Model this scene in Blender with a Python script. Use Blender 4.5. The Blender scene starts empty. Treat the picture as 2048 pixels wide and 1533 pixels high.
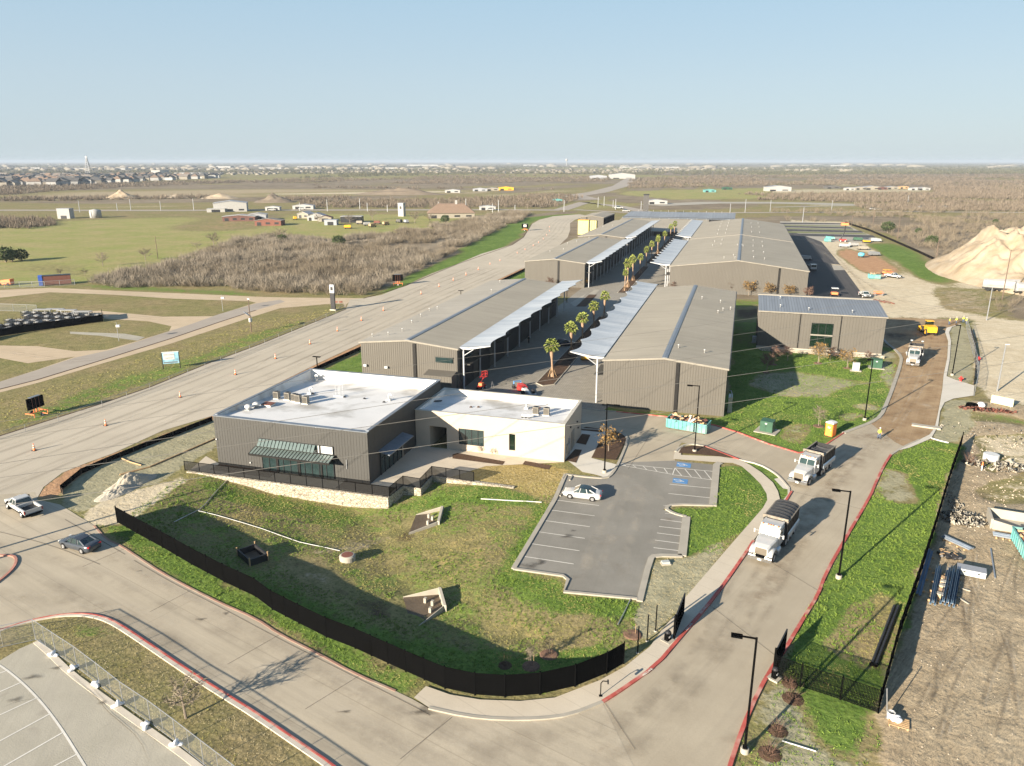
import bpy, math, random
import numpy as np
from mathutils import Vector, Matrix
random.seed(7); RNG = np.random.default_rng(11)
scene = bpy.context.scene
R_ = math.radians
# ---------------------------------------------------------------- camera
CAM_H = 40.0; PITCH = math.atan(443.5/1500); YAW = R_(16.83)
cd = bpy.data.cameras.new('camera'); cam = bpy.data.objects.new('camera', cd)
scene.collection.objects.link(cam); scene.camera = cam
cam.location = (0, 0, CAM_H); cam.rotation_euler = (math.pi/2-PITCH, 0, YAW)
cd.sensor_width = 36; cd.lens = 36*1500/2048; cd.clip_start = .5; cd.clip_end = 120000
# ---------------------------------------------------------------- sky, sun, exposure
SUN_EL = R_(17.0); SUN_AZ = R_(61.2)          # light travels towards azimuth 61 deg from +X
w = bpy.data.worlds.new('World'); scene.world = w; w.use_nodes = True
nt = w.node_tree; sky = nt.nodes.new('ShaderNodeTexSky'); sky.sky_type = 'NISHITA'
sky.sun_disc = False; sky.sun_elevation = SUN_EL; sky.sun_rotation = R_(208.8)
sky.air_density = 1.0; sky.dust_density = 0.6; sky.ozone_density = 1.6
bg = nt.nodes['Background']; bg.inputs[1].default_value = 0.066
tcw = nt.nodes.new('ShaderNodeTexCoord'); spw = nt.nodes.new('ShaderNodeSeparateXYZ'); nt.links.new(tcw.outputs['Generated'], spw.inputs[0])
rp = nt.nodes.new('ShaderNodeValToRGB'); nt.links.new(spw.outputs[2], rp.inputs[0]); cr = rp.color_ramp
cr.elements[0].position = 0; cr.elements[0].color = (.28, .335, .37, 1); cr.elements[1].position = 1; cr.elements[1].color = (.055, .10, .19, 1)
for p_, c_ in ((.09, (.265, .33, .378, 1)), (.22, (.208, .307, .385, 1)), (.5, (.095, .165, .265, 1))): e_ = cr.elements.new(p_); e_.color = c_
sc_ = nt.nodes.new('ShaderNodeVectorMath'); sc_.operation = 'SCALE'; sc_.inputs['Scale'].default_value = 10; nt.links.new(rp.outputs[0], sc_.inputs[0])
mx_ = nt.nodes.new('ShaderNodeMix'); mx_.data_type = 'RGBA'; mx_.inputs[0].default_value = .9
nt.links.new(sky.outputs[0], mx_.inputs[6]); nt.links.new(sc_.outputs[0], mx_.inputs[7]); nt.links.new(mx_.outputs[2], bg.inputs[0])
ld = bpy.data.lights.new('sun', 'SUN'); ld.energy = 4.8; ld.angle = R_(.5); ld.color = (1, .885, .725)
sun = bpy.data.objects.new('sun', ld); scene.collection.objects.link(sun)
sun.rotation_euler = Vector((math.cos(SUN_AZ)*math.cos(SUN_EL), math.sin(SUN_AZ)*math.cos(SUN_EL), -math.sin(SUN_EL))).to_track_quat('-Z', 'Y').to_euler()
scene.view_settings.view_transform = 'Standard'; scene.view_settings.look = 'None'
scene.cycles.transparent_max_bounces = 32; scene.view_settings.exposure = 1.6; scene.view_settings.gamma = 1
# ---------------------------------------------------------------- surveying: a point on the plan from the photograph
_F = np.array([-math.sin(YAW)*math.cos(PITCH), math.cos(YAW)*math.cos(PITCH), -math.sin(PITCH)])
_R = np.array([math.cos(YAW), math.sin(YAW), 0]); _U = np.cross(_R, _F)
def P(px, py, z=0.):
    d = _F+_R*(px-1024)/1500-_U*(py-766.5)/1500; t = (z-CAM_H)/d[2]
    return (float(d[0]*t), float(d[1]*t), float(z))
def PP(pts, z=0.): return [P(a, b, z) for a, b in pts]
def heading(a, b): return math.atan2(b[1]-a[1], b[0]-a[0])
def lerp(a, b, t): return tuple(a[i]+(b[i]-a[i])*t for i in range(len(a)))
# ---------------------------------------------------------------- mesh helpers
class MB:
    def __init__(s): s.v = []; s.f = []; s.M = None
    def _a(s, pts):
        n = len(s.v)
        if s.M is not None: pts = [tuple(s.M @ Vector(p)) for p in pts]
        s.v += [tuple(p) for p in pts]; return n
    def face(s, pts): n = s._a(pts); s.f.append(tuple(range(n, n+len(pts)))); return s
    def box(s, x0, y0, z0, x1, y1, z1):
        n = s._a([(x0,y0,z0),(x1,y0,z0),(x1,y1,z0),(x0,y1,z0),(x0,y0,z1),(x1,y0,z1),(x1,y1,z1),(x0,y1,z1)])
        s.f += [tuple(n+i for i in q) for q in ((3,2,1,0),(4,5,6,7),(0,1,5,4),(1,2,6,5),(2,3,7,6),(3,0,4,7))]; return s
    def obox(s, c, sx, sy, sz, rz=0, rx=0, ry=0):
        k = s.M; m = Matrix.Translation(c) @ Matrix.Rotation(rz, 4, 'Z') @ Matrix.Rotation(ry, 4, 'Y') @ Matrix.Rotation(rx, 4, 'X')
        s.M = m if k is None else k @ m; s.box(-sx/2,-sy/2,-sz/2,sx/2,sy/2,sz/2); s.M = k; return s
    def loft(s, rings, cap=True, closed=True):
        k = len(rings[0]); n = s._a([p for r in rings for p in r])
        for i in range(len(rings)-1):
            for j in range(k if closed else k-1):
                a = n+i*k+j; b = n+i*k+(j+1) % k
                s.f.append((a, b, b+k, a+k))
        if cap: s.f.append(tuple(range(n+k-1, n-1, -1))); e = n+(len(rings)-1)*k; s.f.append(tuple(range(e, e+k)))
        return s
    def tube(s, p0, p1, r0, r1=None, n=8, cap=True):
        r1 = r0 if r1 is None else r1; a = Vector(p0); b = Vector(p1); d = (b-a)
        if d.length < 1e-6: return s
        q = d.to_track_quat('Z', 'Y'); rings = []
        for c, r in ((a, r0), (b, r1)):
            rings.append([tuple(c+q @ Vector((r*math.cos(6.28318*i/n), r*math.sin(6.28318*i/n), 0))) for i in range(n)])
        return s.loft(rings, cap)
    def path(s, pts, r, n=6):
        rings = []; pts = [Vector(p) for p in pts]
        for i, p in enumerate(pts):
            d = (pts[min(i+1, len(pts)-1)]-pts[max(i-1, 0)]); q = d.to_track_quat('Z', 'Y')
            rr = r[i] if isinstance(r, (list, tuple)) else r
            rings.append([tuple(p+q @ Vector((rr*math.cos(6.28318*j/n), rr*math.sin(6.28318*j/n), 0))) for j in range(n)])
        return s.loft(rings)
    def prism(s, pts, z0, z1):
        return s.loft([[(p[0], p[1], z0) for p in pts], [(p[0], p[1], z1) for p in pts]])
    def lathe(s, prof, n=16, c=(0,0,0), axis='Z'):
        rings = []
        for r, z in prof:
            ring = []
            for i in range(n):
                a = 6.2831853*i/n; x, y = r*math.cos(a), r*math.sin(a)
                ring.append((c[0]+x, c[1]+y, c[2]+z) if axis == 'Z' else (c[0]+x, c[1]+z, c[2]+y) if axis == 'Y' else (c[0]+z, c[1]+x, c[2]+y))
            rings.append(ring)
        return s.loft(rings)
    def build(s, name, m, parent=None, smooth=False):
        me = bpy.data.meshes.new(name); me.from_pydata(s.v, [], s.f)
        bmx = __import__('bmesh'); b = bmx.new(); b.from_mesh(me); bmx.ops.recalc_face_normals(b, faces=b.faces); b.to_mesh(me); b.free()
        if smooth: me.polygons.foreach_set('use_smooth', [True]*len(me.polygons))
        me.materials.append(m); o = bpy.data.objects.new(name, me); scene.collection.objects.link(o)
        if parent is not None: o.parent = parent
        return o
def tag(o, label=None, cat=None, group=None, kind=None):
    if label: o['label'] = label
    if cat: o['category'] = cat
    if group: o['group'] = group
    if kind: o['kind'] = kind
    return o
def thing(name, label, cat, loc=(0,0,0), rz=0, group=None):
    o = bpy.data.objects.new(name, None); scene.collection.objects.link(o); o.empty_display_size = .3
    o.location = loc; o.rotation_euler = (0, 0, rz); return tag(o, label, cat, group)
KIDS = {}
def kids(o): return [c for c in bpy.data.objects if c.parent == o]
def dup(o, loc=None, rz=None, label=None, group=None, scale=None, parent=None, tree=None):
    if tree is None: tree = snapshot(o)
    c = o.copy(); scene.collection.objects.link(c)
    if parent is not None: c.parent = parent
    if loc is not None: c.location = loc
    if rz is not None: c.rotation_euler = (0, 0, rz)
    if scale is not None: c.scale = (scale,)*3 if not isinstance(scale, tuple) else scale
    if label: c['label'] = label
    if group: c['group'] = group
    for k, sub in tree: dup(k, parent=c, tree=sub)
    return c
def snapshot(o): return [(k, snapshot(k)) for k in kids(o)]
def struct(name, mb, m, **kw): return tag(mb.build(name, m, **kw), kind='structure')
def sheet(name, pts, z, m, holes=None):
    mb = MB(); mb.face([(p[0], p[1], z) for p in pts]); o = struct(name, mb, m)
    if o.data.polygons[0].normal.z < 0: o.data.flip_normals()
    return o
def strip(pts, w, z, z0=None):
    """a ribbon of width w along pts; a solid of height z-z0 when z0 is given"""
    L = []; Rr = []
    for i, p in enumerate(pts):
        a = pts[max(i-1, 0)]; b = pts[min(i+1, len(pts)-1)]; dx, dy = b[0]-a[0], b[1]-a[1]; l = math.hypot(dx, dy) or 1
        nx, ny = -dy/l*w/2, dx/l*w/2; L.append((p[0]+nx, p[1]+ny)); Rr.append((p[0]-nx, p[1]-ny))
    return L, Rr
def ribbon(mb, pts, w, z, z0=None):
    L, Rr = strip(pts, w, z)
    if z0 is None:
        for i in range(len(pts)-1): mb.face([(*Rr[i], z), (*Rr[i+1], z), (*L[i+1], z), (*L[i], z)])
    else:
        mb.loft([[(*Rr[i], z0), (*L[i], z0), (*L[i], z), (*Rr[i], z)] for i in range(len(pts))])
    return mb
def resample(pts, step):
    out = [pts[0]]
    for a, b in zip(pts, pts[1:]):
        n = max(1, int(round(math.dist(a[:2], b[:2])/step)))
        out += [lerp(a, b, (k+1)/n) for k in range(n)]
    return out
def smoothline(pts, it=2):
    for _ in range(it):
        o = [pts[0]]
        for a, b in zip(pts, pts[1:]): o += [lerp(a, b, .25), lerp(a, b, .75)]
        pts = o+[pts[-1]]
    return pts
# ---------------------------------------------------------------- materials
def N(t, kind, **kw):
    n = t.nodes.new(kind)
    for k, v in kw.items():
        if k in ('op',): n.operation = v
        elif hasattr(n, k) and not k.startswith('i_'): setattr(n, k, v)
    return n
def mth(t, op, a, b=None, c=None, clamp=False):
    n = t.nodes.new('ShaderNodeMath'); n.operation = op; n.use_clamp = clamp
    for i, x in enumerate((a, b, c)):
        if x is None: continue
        if isinstance(x, (int, float)): n.inputs[i].default_value = x
        else: t.links.new(x, n.inputs[i])
    return n.outputs[0]
def noise(t, vec, scale, detail=3, rough=.55, dist=0):
    n = t.nodes.new('ShaderNodeTexNoise'); n.inputs['Scale'].default_value = scale; n.inputs['Detail'].default_value = detail
    n.inputs['Roughness'].default_value = rough; n.inputs['Distortion'].default_value = dist
    if vec is not None: t.links.new(vec, n.inputs['Vector'])
    return n.outputs['Fac']
def mapping(t, vec, scale=(1,1,1), rot=(0,0,0)):
    n = t.nodes.new('ShaderNodeMapping'); n.inputs['Scale'].default_value = scale; n.inputs['Rotation'].default_value = rot
    t.links.new(vec, n.inputs['Vector']); return n.outputs[0]
def mixc(t, fac, a, b, mode='MIX'):
    n = t.nodes.new('ShaderNodeMix'); n.data_type = 'RGBA'; n.blend_type = mode
    for i, x in ((0, fac), (6, a), (7, b)):
        if isinstance(x, (int, float)): n.inputs[i].default_value = x
        elif isinstance(x, tuple): n.inputs[i].default_value = (*x, 1)
        else: t.links.new(x, n.inputs[i])
    return n.outputs[2]
def ramp(t, fac, lo, hi):
    n = t.nodes.new('ShaderNodeMapRange'); n.inputs['From Min'].default_value = lo; n.inputs['From Max'].default_value = hi
    t.links.new(fac, n.inputs['Value']); return n.outputs[0]
def newmat(name):
    m = bpy.data.materials.new(name); m.use_nodes = True; t = m.node_tree; b = t.nodes['Principled BSDF']
    b.inputs['Specular IOR Level'].default_value = .3; return m, t, b
def bumpn(t, b, h, strength=.3, dist=.1):
    n = t.nodes.new('ShaderNodeBump'); n.inputs['Strength'].default_value = strength; n.inputs['Distance'].default_value = dist
    t.links.new(h, n.inputs['Height']); t.links.new(n.outputs[0], b.inputs['Normal'])
def mat(name, col, rough=.6, metal=0, var=.12, vs=1.2, bump=0, bs=8, spec=.3, alt=None, alts=.5):
    m, t, b = newmat(name); co = t.nodes.new('ShaderNodeTexCoord').outputs['Object']
    n1 = noise(t, co, vs, 5); f = ramp(t, n1, .3, .7)
    lo = tuple(c*(1-var) for c in col); hi = tuple(min(1, c*(1+var)) for c in col)
    c = mixc(t, f, lo, hi)
    if alt: c = mixc(t, ramp(t, noise(t, co, alts, 4), .5, .68), c, alt)
    if name.startswith('ribbed_metal'): c = mixc(t, mth(t, 'MULTIPLY', ramp(t, noise(t, mapping(t, co, (1.6, 1.6, .09)), 1, 4), .45, .75), .22), c, tuple(x*.75 for x in col)); bk = noise(t, mapping(t, co, (.35, .35, .02)), 1, 1, .2); c = mixc(t, mth(t, 'MULTIPLY', ramp(t, bk, .45, .55), .06), c, tuple(min(1, x*1.3) for x in col))
    t.links.new(c, b.inputs['Base Color']); b.inputs['Roughness'].default_value = rough; b.inputs['Metallic'].default_value = metal
    b.inputs['Specular IOR Level'].default_value = spec
    if bump: bumpn(t, b, noise(t, co, bs, 4), bump, .05)
    return m
M = {}
M['rib'] = mat('ribbed_metal_bronze', (.105, .096, .081), .6, 0, .05, .15)
M['rib_dark'] = mat('ribbed_metal_dark', (.085, .08, .07), .55, 0, .05, .15)
M['trim'] = mat('trim_light', (.23, .21, .175), .5)
M['dark'] = mat('dark_metal', (.03, .03, .032), .45, .2, .15)
M['black'] = mat('black_paint', (.004, .004, .004), 1, spec=0)
M['downspout'] = mat('dark_bronze_downspout', (.012, .011, .010), .5)
M['white'] = mat('white_paint', (.55, .55, .53), .4, 0, .04)
M['galv'] = mat('galvanised_steel', (.38, .39, .4), .35, .6, .1, 3)
M['steelw'] = mat('white_steel', (.45, .46, .47), .4, .1, .05)
M['stucco'] = mat('cream_stucco', (.46, .385, .30), .85, 0, .03, .6, .15, 14)
M['membrane'] = mat('white_roof_membrane', (.68, .665, .635), .7, 0, .06, .25, alt=(.40, .38, .34), alts=.18)
M['coping'] = mat('blue_grey_coping', (.19, .207, .23), .4, .3)
M['glass'] = mat('dark_window_glass', (.02, .035, .035), .05, 0, .2, .8, spec=.8)
M['glassg'] = mat('green_tinted_glass', (.005, .014, .009), .06, 0, .3, .5, spec=.8)
M['skyglass'] = mat('awning_glass_panel', (.12, .155, .147), .12, 0, .1, 1, spec=.8)
M['concrete'] = mat('concrete', (.5, .45, .37), .85, 0, .1, .8, .1, 12)
M['conc_pale'] = mat('pale_concrete', (.35, .32, .262), .85, 0, .1, .6)
M['redpaint'] = mat('red_kerb_paint', (.4, .085, .065), .6, 0, .2, .9, alt=(.5, .28, .22), alts=.6)
M['orange'] = mat('orange_plastic', (.75, .2, .03), .45, 0, .08)
M['orangel'] = mat('safety_orange', (.8, .22, .08), .5)
M['teal'] = mat('teal_dumpster_paint', (.11, .31, .3), .5, 0, .15, .9, alt=(.2, .3, .27))
M['green_box'] = mat('green_cabinet_paint', (.035, .09, .055), .5)
M['tyre'] = mat('tyre_rubber', (.02, .02, .021), .8)
M['rimm'] = mat('alloy_rim', (.5, .5, .5), .3, .7)
M['carwhite'] = mat('white_car_paint', (.43, .43, .42), .22, 0, .02, spec=.6)
M['cargrey'] = mat('grey_car_paint', (.075, .085, .1), .22, .4, .04, spec=.6)
M['chrome'] = mat('chrome', (.6, .6, .6), .15, .95)
M['tarp'] = mat('dark_tarpaulin', (.06, .06, .06), .7, 0, .2, 1.5, .4, 5)
M['alum'] = mat('aluminium_panel', (.36, .42, .49), .3, .6)
M['red'] = mat('red_paint', (.55, .04, .035), .4)
M['yellow'] = mat('machine_yellow', (.72, .38, .025), .45)
M['hiviz'] = mat('hi_vis_yellow', (.65, .75, .08), .6)
M['skin'] = mat('skin', (.5, .3, .2), .6)
M['denim'] = mat('denim', (.07, .1, .16), .8)
M['lens'] = mat('lamp_lens', (.7, .7, .65), .2)
M['tail'] = mat('tail_light', (.45, .02, .02), .2)
M['wood'] = mat('timber', (.42, .28, .15), .8, 0, .2, 2)
M['poleWood'] = mat('utility_pole_wood', (.14, .1, .075), .85, 0, .2, 1)
M['cyan'] = mat('light_blue_plastic', (.12, .42, .55), .5)
M['bluesteel'] = mat('blue_steel_beam', (.13, .21, .3), .5, .1)
M['bark'] = mat('pale_bark', (.22, .18, .14), .9, 0, .2, 3)
M['palmbark'] = mat('palm_trunk_bark', (.3, .2, .13), .9, 0, .25, 4, .6, 9)
M['cardboard'] = mat('debris_board', (.55, .36, .2), .8, 0, .25, 1.5)
M['screen'] = mat('black_mesh_screen', (.006, .006, .006), 1, spec=0)
M['bags'] = mat('white_sandbag', (.72, .72, .72), .7)
M['rust'] = mat('rust_red_panel', (.17, .07, .05), .8)
def leafmat(name, a, b, rough=.7, trans=.25):
    m, t, bs = newmat(name); g = t.nodes.new('ShaderNodeNewGeometry')
    c = mixc(t, g.outputs['Random Per Island'], a, b)
    co = g.outputs['Position']; n = noise(t, co, .12, 3)
    c = mixc(t, ramp(t, n, .35, .65), c, mixc(t, .5, c, b), 'MIX')
    t.links.new(c, bs.inputs['Base Color']); bs.inputs['Roughness'].default_value = rough; bs.inputs['Specular IOR Level'].default_value = .1
    return m
M['twig'] = leafmat('bare_scrub_twigs', (.10, .081, .058), (.24, .20, .145))
M['twig2'] = leafmat('pale_grey_scrub', (.15, .128, .098), (.29, .25, .195))
M['twigfar'] = leafmat('far_wood_twigs', (.11, .088, .065), (.21, .172, .13))
M['cedar'] = leafmat('dark_cedar_foliage', (.03, .05, .02), (.07, .09, .035))
M['palmleaf'] = leafmat('palm_fronds', (.11, .17, .035), (.36, .38, .11), .5)
M['autumn'] = leafmat('autumn_leaves', (.15, .085, .03), (.27, .17, .06))
M['mauve'] = leafmat('bare_reddish_twigs', (.10, .06, .045), (.18, .11, .08))
M['grassL'] = leafmat('lush_grass_blades', (.075, .155, .02), (.22, .29, .058))
M['grassD'] = leafmat('dormant_grass_blades', (.18, .2, .045), (.44, .38, .15))
M['strawy'] = leafmat('straw_blades', (.3, .25, .14), (.5, .43, .26))

def groundmat(name, a, b, ang=0, streak=None, streakamt=.25, scale=.5, bump=.2, bs=6, spots=None, joints=None, rough=.9, crack=False, tracks=0):
    """worn paving / soil: world-space mottling, wheel-worn streaks along `ang`, optional saw-cut joints"""
    m, t, bs_ = newmat(name); pos = t.nodes.new('ShaderNodeNewGeometry').outputs['Position']
    n1 = noise(t, pos, scale, 6, .6); c = mixc(t, ramp(t, n1, .3, .7), a, b)
    n0 = noise(t, pos, scale*.12, 3, .5); c = mixc(t, mth(t, 'MULTIPLY', ramp(t, n0, .35, .7), .35), c, tuple(x*.72 for x in a))
    fine = noise(t, pos, 9, 3, .7); c = mixc(t, mth(t, 'MULTIPLY', ramp(t, fine, .3, .7), .22), c, tuple(x*.6 for x in a))
    if streak:
        v = mapping(t, pos, (.035, 1.1, 1), (0, 0, -ang)) if False else None
        vr = t.nodes.new('ShaderNodeVectorRotate'); vr.rotation_type = 'Z_AXIS'; vr.inputs['Angle'].default_value = -ang
        t.links.new(pos, vr.inputs['Vector']); v = mapping(t, vr.outputs[0], (.02, .9, 1))
        n2 = noise(t, v, 1.0, 4, .6, .4); c = mixc(t, mth(t, 'MULTIPLY', ramp(t, n2, .42, .72), streakamt), c, streak)
        v3 = mapping(t, vr.outputs[0], (.05, 3.2, 1)); n3 = noise(t, v3, 1.0, 3, .6)
        c = mixc(t, mth(t, 'MULTIPLY', ramp(t, n3, .55, .75), streakamt*.6), c, tuple(x*.55 for x in a))
    if spots: c = mixc(t, mth(t, 'MULTIPLY', ramp(t, noise(t, pos, .35, 2, .4, .6), .66, .72), .55), c, spots)
    if joints:
        vr = t.nodes.new('ShaderNodeVectorRotate'); vr.rotation_type = 'Z_AXIS'; vr.inputs['Angle'].default_value = -ang
        t.links.new(pos, vr.inputs['Vector']); br = t.nodes.new('ShaderNodeTexBrick'); br.offset = 0
        br.inputs['Scale'].default_value = 1; br.inputs['Brick Width'].default_value = joints[0]; br.inputs['Row Height'].default_value = joints[1]
        br.inputs['Mortar Size'].default_value = joints[2]; br.inputs['Mortar Smooth'].default_value = .3
        t.links.new(vr.outputs[0], br.inputs['Vector']); c = mixc(t, mth(t, 'MULTIPLY', br.outputs['Fac'], .35), c, tuple(x*.5 for x in a))
    if crack:
        vo = t.nodes.new('ShaderNodeTexVoronoi'); vo.feature = 'DISTANCE_TO_EDGE'; vo.inputs['Scale'].default_value = .16
        dn = t.nodes.new('ShaderNodeTexNoise'); dn.inputs['Scale'].default_value = .6; t.links.new(pos, dn.inputs['Vector'])
        add = t.nodes.new('ShaderNodeVectorMath'); add.operation = 'MULTIPLY_ADD'; add.inputs[1].default_value = (2.2, 2.2, 0)
        t.links.new(dn.outputs['Color'], add.inputs[0]); t.links.new(pos, add.inputs[2]); t.links.new(add.outputs[0], vo.inputs['Vector'])
        k = ramp(t, vo.outputs['Distance'], .006, .0); k2 = ramp(t, noise(t, pos, .07, 2), .5, .6)
        c = mixc(t, mth(t, 'MULTIPLY', mth(t, 'MULTIPLY', k, k2), .6), c, tuple(x*.35 for x in a))
    t.links.new(c, bs_.inputs['Base Color']); bs_.inputs['Roughness'].default_value = rough; bs_.inputs['Specular IOR Level'].default_value = .2
    h = noise(t, pos, bs, 4, .6)
    if tracks:
        h = mth(t, 'ADD', h, mth(t, 'MULTIPLY', noise(t, pos, .7, 5, .7, 1.5), tracks*3))
    bumpn(t, bs_, h, bump, .08)
    return m
M['track'] = groundmat('worn_track_asphalt', (.44, .385, .30), (.54, .475, .375), R_(90), (.46, .41, .31), .4, .12, .15)
M['road'] = groundmat('dusty_concrete_road', (.42, .362, .268), (.525, .455, .345), R_(-17), (.27, .235, .185), .45, .15, .12, joints=(30, 4.2, .05))
M['entry'] = groundmat('dusty_entrance_concrete', (.375, .32, .235), (.465, .402, .30), R_(66), (.29, .25, .19), .3, .2, .12)
M['lot'] = groundmat('grey_parking_asphalt', (.205, .192, .163), (.285, .268, .232), R_(90), (.26, .235, .2), .2, .2, .2, 12)
M['oldlot'] = groundmat('old_pale_asphalt', (.37, .342, .272), (.455, .42, .34), R_(120), (.33, .3, .25), .3, .3, .2, 10, crack=True, spots=(.3, .27, .22))
M['walk'] = groundmat('sidewalk_concrete', (0.517, 0.451, 0.350), (0.583, 0.514, 0.405), R_(66), scale=.4, bump=.05, joints=(1.8, 60, .03))
M['walk2'] = groundmat('new_pale_concrete', (.56, .52, .44), (.62, .58, .5), R_(80), scale=.3, bump=.03, joints=(3, 60, .03))
M['pavers'] = groundmat('small_grey_pavers', (.27, .247, .205), (.37, .34, .285), 0, scale=.8, bump=.3, bs=5, joints=(.4, .4, .04))
M['shadowed'] = groundmat('shadowed_asphalt', (.012, .013, .015), (.022, .023, .026), R_(90), (.03, .03, .033), .3, .3, .1, 8, rough=.7)  # near-black tone holds the building shadow lying on the asphalt
M['grave'] = groundmat('grey_base_course', (.055, .052, .053), (.08, .075, .073), R_(90), (.15, .14, .13), .3, .4, .1, 8)
M['dirtroad'] = groundmat('brown_dirt_road', (.23, .145, .075), (.43, .31, .18), R_(75), (.42, .31, .19), .35, .35, .4, 3, tracks=.3)
M['tan'] = groundmat('tan_gravel_road', (0.493, 0.386, 0.260), (0.579, 0.461, 0.319), R_(35), (.36, .29, .2), .3, .3, .15, 6)
M['laneold'] = groundmat('old_lane_asphalt', (0.356, 0.310, 0.259), (0.414, 0.362, 0.299), R_(62), (.28, .24, .2), .3, .3, .1)
M['mulch'] = groundmat('bark_mulch', (.07, .042, .027), (.13, .08, .05), scale=3, bump=1, bs=12)
M['paint'] = groundmat('white_road_paint', (.62, .59, .52), (.72, .69, .62), scale=2, bump=.05)
M['mud'] = groundmat('wet_mud', (.10, .075, .05), (.16, .12, .08), scale=.6, bump=.6, bs=4, rough=.55)
M['pond'] = groundmat('muddy_water', (.05, .038, .022), (.07, .055, .035), scale=.5, bump=.05, rough=.15)
M['blue'] = mat('blue_paint', (.09, .22, .42), .6)

def stonemat():
    m, t, b = newmat('white_limestone_blocks'); co = t.nodes.new('ShaderNodeTexCoord').outputs['Object']
    vo = t.nodes.new('ShaderNodeTexVoronoi'); vo.feature = 'DISTANCE_TO_EDGE'; vo.inputs['Scale'].default_value = 1
    v = mapping(t, co, (2.0, 2.0, 3.4)); t.links.new(v, vo.inputs['Vector'])
    vc = t.nodes.new('ShaderNodeTexVoronoi'); t.links.new(v, vc.inputs['Vector']); vc.inputs['Scale'].default_value = 1
    sep = t.nodes.new('ShaderNodeSeparateColor'); t.links.new(vc.outputs['Color'], sep.inputs[0])
    c = mixc(t, sep.outputs[0], (.33, .285, .215), (.47, .42, .33))
    c = mixc(t, ramp(t, vo.outputs['Distance'], .07, .02), c, (.13, .11, .085))
    t.links.new(c, b.inputs['Base Color']); b.inputs['Roughness'].default_value = .9
    bumpn(t, b, ramp(t, vo.outputs['Distance'], 0, .12), .6, .06); return m
M['stone'] = stonemat()
def roofmat(name, a, b, axis, pitch, rib=.25):
    """standing-seam / ribbed roof sheet with slight panel to panel variation"""
    m, t, bs = newmat(name); co = t.nodes.new('ShaderNodeTexCoord').outputs['Object']
    sx = (1/pitch, 0, 0) if axis == 'X' else (0, 1/pitch, 0)
    v = mapping(t, co, sx); n = t.nodes.new('ShaderNodeTexWhiteNoise'); n.noise_dimensions = '3D'
    fl = t.nodes.new('ShaderNodeVectorMath'); fl.operation = 'FLOOR'; t.links.new(v, fl.inputs[0]); t.links.new(fl.outputs[0], n.inputs['Vector'])
    c = mixc(t, n.outputs['Value'], a, b)
    st = noise(t, mapping(t, co, (.06, .8, 1) if axis == 'Y' else (.8, .06, 1)), 1, 4); c = mixc(t, mth(t, 'MULTIPLY', ramp(t, st, .45, .7), .3), c, tuple(min(1, x*1.2) for x in b))
    fr = t.nodes.new('ShaderNodeVectorMath'); fr.operation = 'FRACTION'; t.links.new(v, fr.inputs[0])
    sp = t.nodes.new('ShaderNodeSeparateXYZ'); t.links.new(fr.outputs[0], sp.inputs[0]); o = sp.outputs[0 if axis == 'X' else 1]
    seam = ramp(t, mth(t, 'ABSOLUTE', mth(t, 'SUBTRACT', o, .5)), .40, .5)
    c = mixc(t, mth(t, 'MULTIPLY', seam, rib), c, tuple(x*.45 for x in a))
    pt = noise(t, co, .09, 5, .6); c = mixc(t, mth(t, 'MULTIPLY', ramp(t, pt, .42, .72), .35), c, tuple(x*.72 for x in a))
    t.links.new(c, bs.inputs['Base Color']); bs.inputs['Roughness'].default_value = .7; bs.inputs['Specular IOR Level'].default_value = .12
    bumpn(t, bs, seam, .5, .04); return m
M['roof'] = roofmat('ribbed_roof_taupe', (.335, .30, .235), (.37, .33, .26), 'Y', .6)
M['roof_sunlit'] = roofmat('ribbed_roof_taupe_sunlit', (.34, .312, .26), (.38, .35, .295), 'Y', .6)  # paler copy of the roof paints sunlight on a left slope
M['roofblue'] = roofmat('standing_seam_blue', (.165, .187, .215), (.195, .22, .25), 'X', .6, .95)
M['canopy'] = roofmat('white_metal_canopy', (.36, .40, .435), (.47, .50, .52), 'Y', 1.1, .12)
# ================================================================ TERRAIN
def vnoise(x, y, s, seed=0):
    x = x/s+seed*17.3; y = y/s-seed*9.1; xi = np.floor(x).astype(np.int64); yi = np.floor(y).astype(np.int64); fx = x-xi; fy = y-yi
    fx = fx*fx*(3-2*fx); fy = fy*fy*(3-2*fy)
    def h(a, b):
        n = (a*374761393+b*668265263+seed*1442695) & 0xffffffff; n = ((n ^ (n >> 13))*1274126177) & 0xffffffff
        return ((n ^ (n >> 16)) & 0xffff)/65535.
    return (h(xi, yi)*(1-fx)+h(xi+1, yi)*fx)*(1-fy)+(h(xi, yi+1)*(1-fx)+h(xi+1, yi+1)*fx)*fy
def inpoly(X, Y, poly):
    xs = [p[0] for p in poly]; ys = [p[1] for p in poly]
    r = np.zeros(X.shape, bool); bb = (X >= min(xs)) & (X <= max(xs)) & (Y >= min(ys)) & (Y <= max(ys))
    if not bb.any(): return r
    x = X[bb]; y = Y[bb]; c = np.zeros(x.shape, bool)
    for i in range(len(poly)):
        x0, y0 = poly[i][:2]; x1, y1 = poly[i-1][:2]
        if y0 == y1: continue
        k = ((y0 > y) != (y1 > y)) & (x < (x1-x0)*(y-y0)/(y1-y0)+x0); c ^= k
    r[bb] = c; return r
def segdist(X, Y, pts):
    d = np.full(X.shape, 1e9)
    for a, b in zip(pts, pts[1:]):
        vx, vy = b[0]-a[0], b[1]-a[1]; t = np.clip(((X-a[0])*vx+(Y-a[1])*vy)/(vx*vx+vy*vy+1e-9), 0, 1)
        d = np.minimum(d, np.hypot(X-a[0]-t*vx, Y-a[1]-t*vy))
    return d
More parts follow.
